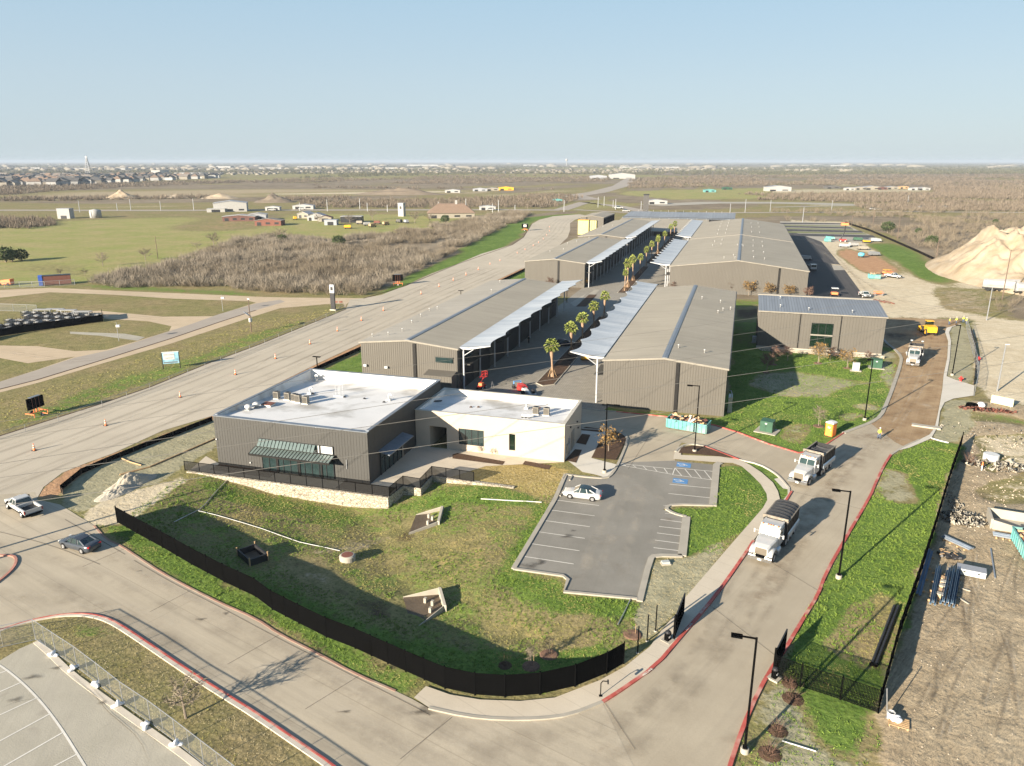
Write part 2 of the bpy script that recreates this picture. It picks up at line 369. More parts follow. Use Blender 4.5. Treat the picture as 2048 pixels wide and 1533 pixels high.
# retaining wall line (plan), fence line along the road
RW = PP([(376,944.5)])+[(-39.2,76.9,0),(-39.0,80.5,0),(-36.6,80.4,0),(-36.7,84.5,0),(-34.7,84.5,0),(-25.2,84.3,0)]
FENCE = PP([(235.5,1046),(273,1067.6),(325.6,1096.4),(383,1130),(448.4,1165),(512,1195),(545,1220.4),(598,1248),(653,1275.6),(710.6,1298),(775.8,1328),(848.4,1360.7),(890,1378),(950,1391),(1010,1395),(1080,1390),(1150,1374),(1213,1348),(1247,1328)])
KERBL = PP([(1281,1205),(1128,1188),(1138,1162),(1124,1156),(1021,1141),(1107,1000),(1131,960)])
POND = [(RW[0][0],RW[0][1]+.55),(-39.8,77.45),(-39.6,81.1),(-37.25,81),(-37.3,85.1),(-25.2,84.9)]+[(KERBL[-1][0]-6, KERBL[-1][1]-3)]+[k[:2] for k in KERBL[::-1]]+[p[:2] for p in PP([(1262,1290)])]+[f[:2] for f in FENCE[::-1]]
SLOPES = [f[:2] for f in FENCE]+[p[:2] for p in PP([(1262,1290)])]+[k[:2] for k in KERBL]+[(KERBL[-1][0]-6, KERBL[-1][1]-3), (-25.2, 84.8)]
def zground(X, Y):
    X = np.atleast_1d(np.asarray(X, float)); Y = np.atleast_1d(np.asarray(Y, float)); z = np.zeros(X.shape)
    k = inpoly(X, Y, POND)
    if k.any():
        d = np.minimum(segdist(X[k], Y[k], SLOPES), segdist(X[k], Y[k], [FENCE[0][:2], RW[0][:2]])*1.3)
        t = np.clip((d-1)/24, 0, 1); z[k] = -1.85*t*t*(3-2*t)+.12*(vnoise(X[k], Y[k], 3, 2)-.5)*np.clip(d/2, 0, 1)
    return z
def zg(x, y): return float(zground([x], [y])[0])
def axis_coords(a, b, step, lo, hi, g=1.035):
    c = list(np.arange(a, b+step*.5, step)); s = step; x = b
    while x < hi: s *= g; x += s; c.append(x)
    s = step; x = a; pre = []
    while x > lo: s *= g; x -= s; pre.append(x)
    return np.array(pre[::-1]+c)
GX = axis_coords(-92, 42, .6, -30000, 30000, 1.045); GY = axis_coords(36, 125, .6, 5, 60000, 1.022)
X, Y = np.meshgrid(GX, GY); sh = X.shape; X = X.ravel(); Y = Y.ravel(); Z = zground(X, Y)
# jittered look-up position gives ragged natural edges
near = np.clip(Y/150, .5, 6)
QX = X+(vnoise(X, Y, 2.2, 1)-.5)*1.6*near+(vnoise(X, Y, 9, 5)-.5)*2.5*near; QY = Y+(vnoise(X, Y, 2.2, 3)-.5)*1.6*near+(vnoise(X, Y, 9, 6)-.5)*2.5*near
K = ['lush', 'mat', 'dirt', 'pale', 'orange', 'wood', 'mulch', 'gold', 'field']
W = np.zeros((len(X), 9))
def paint(cls, pts, v=1., world=False, exact=False):
    pts = pts if world else [P(*p)[:2] for p in pts]
    k = inpoly(X if exact else QX, Y if exact else QY, pts); W[k] = 0
    if cls in K: W[k, K.index(cls)] = v
W[(QY > 225), 5] = 1.
far_field = (vnoise(X, Y, 900, 4) > .60) & (Y > 900); W[far_field, 5] = .45; W[far_field, 8] = .5
tanp = (vnoise(X, Y*.7, 110, 6)*.6+vnoise(X, Y, 35, 7)*.4 > .54) & (Y > 420) & (Y < 2600); W[tanp, 5] = .3
pl = (vnoise(X, Y*.5, 70, 16) > .8) & (Y > 650) & (Y < 2200); W[pl] = 0; W[pl, 3] = .5
paint('field', [(-400,580),(-400,450),(0,447),(100,440),(250,431),(410,430),(480,430),(600,445),(700,450),(730,460),(560,470),(440,500),(330,532),(200,560),(180,572),(0,577)], .9)
paint('field', [(0,535),(60,520),(180,530),(190,560),(0,540)], .45)
paint('orange', [(345,462),(412,432),(500,438),(560,445),(520,458),(440,464)], .42)
paint('field', [(560,425),(1000,428),(980,442),(900,455),(760,470),(640,480),(560,470)], .75)
paint('dry', [(-300,410),(0,412),(560,403),(1000,397),(1100,395),(1100,428),(560,428),(0,446),(-300,455)], 0)
paint('dry', [(-500,577),(0,577),(180,570),(540,578),(700,592),(727,590),(760,590),(690,620),(512,692),(0,873),(-500,1100)], 0)
paint('lush', [(140,565),(300,572),(540,586),(540,596),(250,582),(140,576)], .6)
paint('lush', [(512,665),(640,630),(700,612),(695,618),(512,690),(205,806),(0,870),(0,850),(120,790),(300,735)], .55)
paint('lush', [(690,600),(727,597),(862,530),(963,478),(1000,455),(1035,436),(1150,427),(1160,431),(1080,438),(1060,455),(1046,475),(1024,491),(912,530),(807,574),(760,592)], .8)
paint('dirt', [(0,393),(0,404),(560,394),(1000,388),(1000,381),(500,378),(100,385)], .6)
for a in ([(510,387.5),(900,383.5),(900,386),(510,391)], [(100,415),(420,410),(420,413),(100,418)], [(620,386),(960,381),(960,383),(620,388)], [(640,411),(800,404),(800,408),(640,414)], [(0,374),(120,372),(120,376),(0,378)]): paint('pale', a, .8)
paint('field', [(1250,383),(1540,376),(1560,388),(1530,398),(1350,400),(1240,390)], .8)
paint('field', [(1080,415),(1200,398),(1290,410),(1240,418),(1120,424)], .5)
paint('dry', [(1260,425),(1540,414),(1780,416),(2048,418),(2048,432),(1560,432),(1480,437)], 0)
paint('orange', [(1280,424),(1540,417),(1540,422),(1280,428)], .5)
paint('dry', [(1700,392),(2048,396),(2048,410),(1700,404)], 0)
paint('pale', [(1540,378),(1860,378),(1860,386),(1540,388)], .55)
paint('field', [(1500,340),(2048,336),(2048,346),(1500,350)], .4)
paint('dirt', [(1440,338),(2048,332),(2048,337),(1440,344)], .5)
# construction yard to the right
paint('pale', [(1575,440),(1690,444),(1760,480),(1800,500),(1870,525),(1930,562),(2048,575),(2048,642),(1940,640),(1790,640),(1700,600),(1560,470)], .82)
paint('orange', [(1662,500),(1700,500),(1760,512),(1805,540),(1800,552),(1735,545),(1705,532)], .75)
paint('lush', [(1735,490),(1790,484),(1870,522),(1925,560),(1905,575),(1850,568),(1795,525),(1750,505)], .62)
paint('lush', [(1748,492),(1775,492),(1865,552),(1860,566),(1800,528)], .9)
paint('dry', [(1690,447),(1760,480),(1810,482),(1720,450)], 0)
paint('dirt', [(1870,575),(2048,585),(2048,640),(1960,632),(1880,615)], .5)
paint('wood', [(1985,590),(2048,585),(2048,642),(2010,640)], .5)
paint('pale', [(1943,640),(2300,640),(2300,870),(2000,815),(1950,765)], .85)
paint('dirt', [(1945,800),(2048,812),(2300,840),(2300,1700),(1700,1700),(1756,1427),(1922,893),(1925,858)], .95)
paint('pale', [(1950,875),(2300,850),(2300,960),(2048,950),(1960,905)], .6)
paint('pale', [(1960,985),(2060,940),(2300,930),(2300,1010),(2000,1010)], .4)
paint('lush', [(1955,822),(2048,835),(2048,850),(1965,842)], .5)
paint('lush', [(1948,905),(2000,918),(1985,950),(1950,930)], .5)
paint('mat', [(1862,880),(1872,850),(1880,825),(1908,802),(1945,797),(1950,850),(1925,885),(1905,887)], 1)
paint('mat', [(1897,654),(1930,645),(1945,700),(1950,772),(1912,762),(1890,752)], 1)
# lawns
paint('lush', [(1440,850),(1470,690),(1513,695),(1770,690),(1800,700),(1805,720),(1772,809),(1745,847),(1690,869),(1661,886),(1597,909),(1475,868),(1430,854)], 1)
paint('lush', [(1440,600),(1530,600),(1530,700),(1440,700)], .6)
paint('mat', [(1520,745),(1600,742),(1700,762),(1768,768),(1690,776),(1640,795),(1560,790),(1500,775)], .68)
paint('mat', [(1700,812),(1740,808),(1755,815),(1735,825),(1705,822)], .8); paint('mat', [(1680,830),(1715,828),(1712,842),(1690,842)], .7)
paint('mat', [(1765,728),(1800,712),(1785,780),(1765,775)], .9); paint('mat', [(1560,850),(1640,845),(1600,890),(1560,880)], .45)
paint('mat', [(1700,700),(1795,705),(1800,716),(1720,716)], .8)
paint('lush', [(1800,897),(1860,878),(1905,886),(1922,893),(1756,1427),(1548,1355),(1571,1299),(1651,1149),(1741,992),(1766,934)], 1)
paint('mat', [(1764,945),(1790,936),(1825,950),(1845,985),(1850,1012),(1800,1014),(1752,995)], .6)
paint('gold', [(1690,1215),(1770,1180),(1795,1200),(1760,1340),(1640,1290)], .38)
paint('lush', [(1440,932),(1483,936),(1534,990),(1525,1022),(1447,1110),(1360,1120),(1345,1012),(1421,1014),(1429,935)], 1)
paint('lush', [(1478,921),(1518,930),(1546,945),(1583,985),(1566,1012),(1540,990)], .95)
paint('mat', [(1365,1118),(1400,1108),(1430,1090),(1478,1072),(1413,1148),(1355,1225),(1300,1295),(1250,1290),(1285,1190),(1310,1115)], 1)
paint('lush', [(p[0], p[1]) for p in POND], .46, world=True, exact=True)
for q_ in ([(440,985),(560,1000),(640,1040),(560,1060),(450,1030)], [(850,1080),(960,1060),(1000,1120),(900,1180),(850,1140)], [(1000,1200),(1120,1240),(1230,1250),(1200,1290),(1040,1290),(980,1240)], [(700,1050),(800,1060),(780,1130),(700,1110)]): paint('gold', q_, .42)
paint('lush', [(1085,1010),(1130,1000),(1030,1145),(1120,1160),(1125,1190),(1280,1205),(1262,1240),(1130,1215),(1000,1160)], .9)
paint('lush', [(400,960),(600,985),(740,1020),(660,1040),(470,1000)], .62)
paint('lush', [(800,1000),(1000,960),(1080,985),(1060,1010),(920,1000),(850,1010)], .8)
paint('lush', [(700,1225),(860,1290),(1030,1310),(1230,1300),(1235,1330),(1000,1385),(890,1370)], .8)
paint('lush', [(500,1160),(700,1250),(650,1268),(500,1190)], .75)
paint('dirt', [(790,1040),(830,1022),(835,1055),(760,1075),(700,1095),(620,1110),(600,1100),(700,1070)], .55)
paint('mulch', [(790,1045),(825,1030),(835,1060),(800,1075),(770,1065)], .6)
paint('mulch', [(560,1125),(600,1112),(650,1130),(720,1190),(800,1195),(800,1250),(840,1280),(760,1245),(660,1190),(590,1150)], .55)  # dark mud band; part of its darkness is painted shadow
paint('dirt', [(580,1130),(640,1135),(680,1165),(640,1175),(590,1150)], .5)
paint('lush', [(188,1046),(235,1046),(420,1150),(560,1228),(700,1298),(860,1368),(852,1376),(791,1383),(640,1310),(512,1238),(443,1208),(325,1148),(240,1091)], .8)
paint('mat', [(118,985),(163,947),(213,925),(426,840),(436,922),(376,945),(300,985),(230,1030),(190,1046),(130,1015)], .95)
paint('pale', [(158,1035),(185,1008),(290,975),(376,948),(376,962),(300,1012),(240,1050),(182,1052)], .9)
paint('mulch', [(330,960),(380,930),(436,900),(436,915),(380,945),(335,968)], .5)
paint('orange', [(75,995),(88,975),(125,947),(175,926),(225,909),(426,832),(427,842),(318,884),(213,926),(163,950),(122,985),(105,1003)], 1, exact=True)
paint('orange', [(-81.5,97),(-79.3,97),(-79.3,283),(-81.5,283)], 1, world=True, exact=True)
paint('lush', [(-79,112),(-65,112),(-65,330),(-79,330)], .75, world=True)
paint('orange', [(-85,330),(-70,330),(-70,480),(-90,480)], .6, world=True)
paint('dry', [(0,1262),(50,1245),(130,1229),(208,1235),(288,1282),(411,1364),(512,1427),(668,1533),(800,1640),(600,1640),(383,1520),(200,1390),(130,1345),(72,1284),(0,1319)], 0)
paint('lush', [(90,1240),(208,1238),(260,1270),(160,1290)], .5); paint('lush', [(240,1380),(330,1350),(420,1420),(350,1460)], .35)
paint('gold', [(880,948),(908,908),(1010,922),(1100,932),(1165,944),(1135,950),(1110,1000),(1060,985),(1030,980),(891,960)], .9)
paint('lush', [(1164,808),(1330,828),(1450,838),(1450,852),(1330,836),(1164,818)], 1)
paint('mat', [(1455,1533),(1500,1420),(1540,1352),(1756,1427),(1770,1533),(1740,1700),(1400,1700)], .7)
paint('lush', [(1590,1370),(1756,1430),(1730,1533),(1640,1470),(1600,1420)], .75); paint('lush', [(1480,1470),(1540,1430),(1520,1533),(1460,1533)], .5)
paint('mulch', [(1470,615),(1530,615),(1530,640),(1470,640)], .6)
# blur the class weights a touch along the grid
W3 = W.reshape(sh[0], sh[1], 9)
for _ in range(4): b = W3.copy(); b[1:-1, 1:-1] = (W3[1:-1, 1:-1]*2+W3[:-2, 1:-1]+W3[2:, 1:-1]+W3[1:-1, :-2]+W3[1:-1, 2:])/6; W3 = b
W = W3.reshape(-1, 9)
def fastmesh(name, V, F, m, attrs=None, kind=None):
    me = bpy.data.meshes.new(name); F = np.asarray(F, np.int32); k = F.shape[1]
    me.vertices.add(len(V)); me.vertices.foreach_set('co', np.asarray(V, np.float32).ravel())
    me.loops.add(F.size); me.loops.foreach_set('vertex_index', F.ravel()); me.polygons.add(len(F))
    me.polygons.foreach_set('loop_start', np.arange(0, F.size, k, dtype=np.int32)); me.polygons.foreach_set('loop_total', np.full(len(F), k, np.int32))
    for an, arr in (attrs or {}).items():
        at = me.attributes.new(an, 'FLOAT_COLOR', 'POINT'); at.data.foreach_set('color', np.asarray(arr, np.float32).ravel())
    me.update(calc_edges=True); me.materials.append(m); o = bpy.data.objects.new(name, me); scene.collection.objects.link(o)
    return tag(o, kind=kind)
def ground_material():
    m, t, bs = newmat('ground_soil_and_turf'); pos = t.nodes.new('ShaderNodeNewGeometry').outputs['Position']
    def attr(n):
        a = t.nodes.new('ShaderNodeAttribute'); a.attribute_name = n; s = t.nodes.new('ShaderNodeSeparateColor'); t.links.new(a.outputs['Color'], s.inputs[0]); return list(s.outputs)[:3]
    ch = attr('c1')+attr('c2')+attr('c3')
    cd = t.nodes.new('ShaderNodeCameraData').outputs['View Distance'] if False else None
    nA = noise(t, pos, .45, 6, .62); nB = noise(t, pos, 1.9, 5, .65); nC = noise(t, pos, .06, 5, .6); nD = noise(t, pos, .011, 6, .6); nF = noise(t, pos, 7, 3, .6)
    mixn = mth(t, 'ADD', mth(t, 'MULTIPLY', nA, .55), mth(t, 'MULTIPLY', nB, .45))
    f = ramp(t, mixn, .36, .64); g = ramp(t, nC, .35, .65); h = ramp(t, nD, .35, .65); ff = ramp(t, nF, .3, .7)
    def pal(a, b, k, kf=.6): return mixc(t, mth(t, 'MULTIPLY', k, 1.0), a, b)
    dry = mixc(t, g, mixc(t, f, (0.221, 0.176, 0.085), (0.390, 0.305, 0.163)), mixc(t, f, (0.156, 0.169, 0.058), (0.312, 0.273, 0.111)))
    cols = [mixc(t, g, mixc(t, f, (0.06, 0.122, 0.02), (0.168, 0.252, 0.048)), mixc(t, f, (0.086, 0.172, 0.028), (0.23, 0.305, 0.07))),
            mixc(t, f, (0.25, 0.235, 0.15), (0.42, 0.385, 0.25)),
            mixc(t, g, mixc(t, f, (0.31, 0.235, 0.145), (0.48, 0.38, 0.245)), mixc(t, f, (0.35, 0.28, 0.185), (0.53, 0.435, 0.295))),
            mixc(t, g, mixc(t, f, (0.54, 0.46, 0.32), (0.72, 0.63, 0.46)), mixc(t, f, (0.46, 0.375, 0.245), (0.65, 0.555, 0.39))),
            mixc(t, f, (0.362, 0.200, 0.106), (0.525, 0.325, 0.188)),
            mixc(t, h, mixc(t, g, (0.18, 0.14, 0.095), (0.27, 0.215, 0.15)), mixc(t, g, (0.25, 0.20, 0.14), (0.35, 0.285, 0.2))),
            mixc(t, f, (0.060, 0.040, 0.025), (0.140, 0.090, 0.060)),
            mixc(t, f, (0.286, 0.221, 0.078), (0.494, 0.377, 0.156)),
            mixc(t, g, mixc(t, f, (0.24, 0.27, 0.08), (0.35, 0.355, 0.115)), mixc(t, f, (0.33, 0.285, 0.12), (0.45, 0.38, 0.18)))]
    c = dry
    for i in (5, 8, 2, 3, 4, 1, 7, 0, 6):
        k = mth(t, 'ADD', mth(t, 'SUBTRACT', ch[i], .5), mth(t, 'MULTIPLY', mth(t, 'SUBTRACT', mixn, .5), 1.5 if i != 6 else .8))
        k = mth(t, 'MULTIPLY_ADD', k, 5., .5, clamp=True); k = mth(t, 'MULTIPLY', k, mth(t, 'MULTIPLY', ch[i], 8, clamp=True)); c = mixc(t, k, c, cols[i])
    clump = noise(t, pos, 3.2, 5, .75); gr = mth(t, 'SUBTRACT', 1, mth(t, 'ADD', mth(t, 'ADD', ch[2], ch[3]), mth(t, 'ADD', ch[4], ch[1])), clamp=True)
    c = mixc(t, mth(t, 'MULTIPLY', mth(t, 'MULTIPLY', ramp(t, clump, .48, .66), .6), gr), c, mixc(t, .5, (.02, .03, .008), c, 'MULTIPLY'), 'MIX')
    c = mixc(t, mth(t, 'MULTIPLY', ff, .18), c, (.05, .04, .03))
    t.links.new(c, bs.inputs['Base Color']); bs.inputs['Roughness'].default_value = .95; bs.inputs['Specular IOR Level'].default_value = .08
    vr = t.nodes.new('ShaderNodeVectorRotate'); vr.rotation_type = 'Z_AXIS'; vr.inputs['Angle'].default_value = R_(-62); t.links.new(pos, vr.inputs['Vector'])
    rut = noise(t, mapping(t, vr.outputs[0], (.16, .9, 1)), 1, 6, .68, .35)
    hh = mth(t, 'ADD', mixn, mth(t, 'MULTIPLY', mth(t, 'MULTIPLY', rut, ch[2]), 2.2))
    bumpn(t, bs, hh, .8, .3); return m
ny, nx = sh; idx = np.arange(nx*ny).reshape(ny, nx)
F = np.stack([idx[:-1, :-1].ravel(), idx[:-1, 1:].ravel(), idx[1:, 1:].ravel(), idx[1:, :-1].ravel()], 1)
one = np.ones((len(X), 1)); ground = fastmesh('ground', np.stack([X, Y, Z], 1), F, ground_material(), {'c1': np.hstack([W[:, 0:3], one]), 'c2': np.hstack([W[:, 3:6], one]), 'c3': np.hstack([W[:, 6:9], one])}, 'structure')
# ================================================================ PAVED SHEETS
track_pts = [(-300,1000),(0,872),(205,807),(301,774),(376,744),(411,729),(512,691.5),(632,643),(692,618),(700,600),(727,597),(762,590.6),(807.6,573),(862.7,548),(912.8,529),(963,508),(1024,490),(1046.5,475),(1056.6,460),(1063,449),(1079,440),(1106.7,433),(1159,429),(1175,432),(1150,440),(1140,447),(1140.5,460),(1135.5,475),(1111.7,498),(1086.6,515),(1046.5,538)]
sheet('racetrack', PP(track_pts)+[(-81,280,0),(-81.6,132,0)]+PP([(426,832),(325.6,862),(225,908),(175,926),(125,946),(87,975),(70,1005),(-300,1160)]), .03, M['track'])
road = [(-900,1120),(-300,1010),(70,985),(75,1000),(120,1010),(160,1035),(188,1052),(213,1080),(240,1091),(283,1120),(325.6,1148),(386,1180),(443,1208),(512,1238),(560,1270.5),(640.5,1310.6),(708,1348),(791,1383),(826,1400),(858,1418),(930,1434),(1000,1441),(1080,1440),(1140,1432),(1205,1406),(1240,1384),(1312.7,1333),(1355,1283),(1415.4,1213),(1453,1163),(1498,1097.7),(1507,1083),(1565.7,1012.5),(1583,984.6),(1560.7,957),(1545.7,944.5),(1518,929.5),(1478,920.7),(1435.5,904.4),(1408,894),(1363,886),(1350,905),(1350,922),(1238,926),(1256,882),(1251,872),(1231,863),(1164,858),(1164,817),(1200,822),(1232.6,824.3),(1300,832),(1330,834),(1430.5,852),(1475.5,865.6),(1538,889.4),(1597,907),(1661,884),(1687.6,867),(1711,858),(1741,847),(1790,885),(1806.5,893),(1782.7,909.5),(1766.5,934.5),(1749,972),(1741.4,992.6),(1691.3,1077.7),(1651,1149),(1636,1191.6),(1603.6,1244),(1571,1299),(1536,1349),(1500,1420),(1470,1500),(1440,1600),(1400,1760),(900,1760),(668,1533),(600,1487),(512,1427),(463.4,1397),(411,1364.4),(350.7,1324.4),(288,1281.8),(238,1249),(208,1235.4),(175.4,1229),(130,1229.7),(87.7,1236.7),(50,1245.4),(0,1262),(-300,1350),(-900,1560)]
# split into the cross road and the entrance road so the wheel marks run the right way
iA = road.index((1205,1406)); iB = road.index((1440,1600))
sheet('entrance_road', PP(road[iA:iB+1]+[(1300,1620)]), .026, M['entry'])
sheet('road', PP(road[:iA+1]+[(1260,1520),(1400,1760)]+road[iB+2:]), .034, M['road'])
sheet('parking_lot', PP([(1131,950),(1213,959),(1228,948),(1238,926),(1350,922),(1429,930.7),(1421.7,1012),(1345,1010),(1326,1020),(1348,1029),(1370,1036),(1359,1112),(1307,1112),(1297,1121),(1275,1199),(1128,1185),(1138,1160),(1126,1153),(1027,1139)]), .032, M['lot'])
sheet('old_parking_lot', PP([(-600,1560),(0,1322),(40,1298),(72.6,1284),(100,1310),(130,1345),(165,1372),(200,1396),(275,1450),(350,1503),(400,1540),(520,1650),(300,1900),(-600,2000)]), .028, M['oldlot'])
sheet('dirt_road', PP([(1690,867),(1711,858),(1741,847),(1761.5,834),(1772.7,809),(1786.5,774),(1801.5,729),(1800,708),(1789,697),(1769,684),(1757,655),(1750,640),(1790,636),(1925,640),(1918,650),(1896,656),(1889,664),(1895.5,684),(1894,716.6),(1886.7,751.6),(1884,779),(1879,809),(1874,834.3),(1869,857),(1859,869.4),(1839,879.4),(1806.5,893),(1796,890),(1761,884)]), .022, M['dirtroad'])
sheet('new_sidewalk', PP([(1919,649.7),(1893,657),(1890,666),(1896,684),(1894.5,716.6),(1887,751.6),(1884.5,779),(1879.5,809),(1874.5,834.3),(1869,858),(1859,871),(1839,881),(1807,895),(1786.5,905.7),(1820,897),(1862,879),(1876,854),(1880,824),(1889,806.7),(1906.7,799),(1946.8,793),(1949,773),(1911.7,761.7),(1893,754),(1899,721.6),(1902,684),(1898,666),(1904,655),(1924,650)]), .14, M['walk2'])
side_in = [(852,1375),(900,1392),(960,1402),(1040,1405),(1110,1398),(1200,1363),(1250,1335.7),(1300,1295.6),(1325,1260.5),(1355,1225.5),(1370,1198),(1413,1148),(1445.5,1110),(1478,1072.6),(1525.6,1018),(1534.4,1002),(1533,989.6),(1520.6,969.6),(1500.6,949.5),(1483,934.5),(1465.5,928),(1440.5,927),(1346.5,920),(1348,912),(1350,904),(1363,893)]
side_out = [(828,1398),(858,1418),(930,1434),(1000,1441),(1080,1440),(1140,1432),(1205,1406),(1240,1384),(1312.7,1333),(1355,1283),(1415.4,1213),(1453,1163),(1498,1097.7),(1507,1083),(1561,1008),(1560.7,1004.6),(1555.7,984.6),(1545.7,967),(1523,947),(1500.6,932),(1478,920.7),(1440,915),(1362,912),(1362,900),(1368,893)]
sheet('sidewalk', PP(side_in+side_out[::-1]), .12, M['walk'])
sheet('road_slab', PP([(1548,960),(1561,957),(1581,982),(1566,979)]), .12, M['walk2'])
sheet('plaza', [(-47,106.5,0),(-21,106.5,0),(-21,113,0),(-19,122,0),(-19,243,0),(-19,430,0),(-49,430,0),(-49,120.6,0),(-47,120.6,0)], .02, M['pavers'])
sheet('tan_road', PP([(-600,650),(0,580.6),(100,576),(250,583),(375,588),(512,594),(574,595.6),(727,597),(700,603),(692,610),(690,618),(687,608),(650,609),(560,617),(512,632),(338,689),(200,729),(75,766.7),(0,785.5),(-500,940),(-500,880),(0,764),(75,740),(150,714),(55,727),(0,716.6),(-300,740),(-300,700),(0,691.5),(75,693),(150,703),(213,700),(270,684),(338,663),(343,653),(296,643),(208,638),(120,634),(82,626),(200,622),(325,634),(426,633),(512,606),(500,603),(350,598),(225,590),(100,585),(0,596),(-600,720)]), .018, M['tan'])
sheet('lane', PP([(-500,900),(0,764),(75,740.5),(150,716),(225.5,699.5),(275.6,683.5),(375.8,651),(438,629),(512,607.5),(560,600),(570,604),(512,621),(438,645),(338,679),(200,722),(75,760),(0,779),(-500,930)]), .022, M['laneold'])
mb = MB(); ribbon(mb, [p[:2] for p in PP([(-200,832),(0,779),(75,760),(200,722),(338,679),(438,645),(512,621)])], .5, .030); struct('lane_edge', mb, M['mulch'])
sheet('gravel_path', PP([(140,664),(250,668),(290,675),(275,682),(200,672),(140,668)]), .02, M['oldlot'])
sheet('base_course', PP([(1560,455),(1643,484),(1681,530),(1660,528),(1690,541),(1722,585),(1730,640),(1600,640),(1560,500)]), .022, M['grave'])
sheet('painted_asphalt_shadow', PP([(1585,478),(1620,483),(1646,516),(1622,522),(1655,526),(1691,578),(1660,590),(1700,600),(1590,610),(1590,500)]), .03, M['shadowed'])  # outline and darkness paint the wide warehouse's cast shadow
sheet('concrete_island', PP([(1663,531),(1682,532),(1690,541),(1668,541)]), .06, M['conc_pale'])
sheet('parking_bays', PP([(1560,443),(1685,447),(1700,455),(1765,480),(1730,486),(1640,482),(1560,474)]), .018, M['conc_pale'])
for a in ([(1560,446),(1685,447),(1690,449),(1560,449)], [(1565,452),(1700,455),(1706,458),(1566,455)], [(1570,458.5),(1722,462),(1727,466),(1570,462.5)], [(1575,467),(1745,471),(1752,475.5),(1575,472)]): sheet('parking_bay_asphalt', PP(a), .03, M['grave'])
for a in ([(1565,450),(1696,452),(1698,454),(1565,451.6)], [(1570,456),(1705,459),(1708,461),(1570,458)], [(1575,463),(1730,467),(1735,469.5),(1575,466)]): sheet('bay_verge', PP(a), .026, leafmat('verge_grass', (.12, .15, .05), (.2, .2, .08)))
# far roads
mb = MB(); ribbon(mb, [p[:2] for p in PP([(-700,430),(0,421),(300,421.5),(512,421),(800,420.5),(1000,420),(1120,421)])], 16, .1)
ribbon(mb, [p[:2] for p in PP([(1120,421),(1170,405),(1230,412),(1290,424)])], 14, .12); ribbon(mb, [p[:2] for p in PP([(1180,400),(1150,392),(1195,385),(1240,373),(1258,360),(1262,356)])], 26, .14)
ribbon(mb, [p[:2] for p in PP([(1150,420),(1260,426),(1500,426),(1800,424),(2300,427)])], 10, .1); struct('highway', mb, M['laneold'])
mb = MB(); ribbon(mb, [p[:2] for p in PP([(1300,411),(1420,406),(1540,406),(1640,408),(1725,411)])], 34, .1); ribbon(mb, [p[:2] for p in PP([(1545,415),(1660,412.5),(1725,411)])], 8, .12); struct('caliche_road', mb, M['conc_pale'])
# terrace behind the retaining wall, forecourts
sheet('terrace', [RW[0], (-39.2,76.7,0), (-39.0,80.3,0), (-36.8,80.2,0), (-36.9,84.3,0), (-34.7,84.3,0), (-31,90,0), (-21,94.5,0), (-43.3,94.5,0), (-43.35,80.2,0), (-66.4,80.2,0), (-70,82,0)], .03, M['walk'])
for a in ([(-66.3,79.95),(-57,79.95),(-57,78),(-66.3,78)], [(-47,79.95),(-39.6,79.95),(-39.6,77.6),(-47,77.6)]): sheet('planting_bed', [(x, y, 0) for x, y in a], .07, M['mulch'])
sheet('paving', PP([(1130,918),(1165,945),(1190,950),(1213,957),(1226,948),(1233,930),(1183,917),(1201,882),(1226,864),(1163,862),(1140,870)]), .05, M['walk2'])
for a in ([(1130,922),(1150,900),(1164,901),(1152,927)], [(1152,887),(1164,869),(1181,871),(1172,891)], [(1160,860),(1172,855),(1208,860),(1205,866),(1168,862)]): sheet('planting_bed', PP(a), .09, M['mulch'])
sheet('planting_island', PP([(1183,917),(1200,883),(1226,864),(1249,872),(1252,882),(1232,922)]), .13, M['mulch'])
sheet('planting_island', PP([(1357,908),(1363,897),(1385,893),(1408,895),(1478,919.5),(1440,915)]), .15, M['mulch'])
for a in ([(905,910),(915,907),(1010,924),(1005,931),(905,918)], [(1045,930),(1050,923),(1103,932),(1097,940)]): sheet('planting_bed', PP(a), .055, M['mulch'])
# palm median
sheet('palm_median', [(-34.6,130.5,0),(-33,129.3,0),(-31.5,130.5,0),(-31.6,196,0),(-34.9,196,0)], .12, M['mulch'])
sheet('palm_median', [(-36.2,236,0),(-33.6,236,0),(-34.4,300,0),(-36.6,300,0)], .12, M['mulch']); sheet('palm_median', [(-36.8,310,0),(-34.4,310,0),(-34.8,425,0),(-37.4,425,0)], .12, M['mulch'])
sheet('planting_bed', PP([(1152,614),(1178,590),(1194,590),(1172,614)]), .06, M['mulch']); sheet('paving', PP([(1140,607),(1172,588),(1160,607),(1150,614)]), .05, M['conc_pale']); sheet('paving', PP([(1178,588),(1190,580),(1200,580),(1190,590)]), .05, M['conc_pale'])
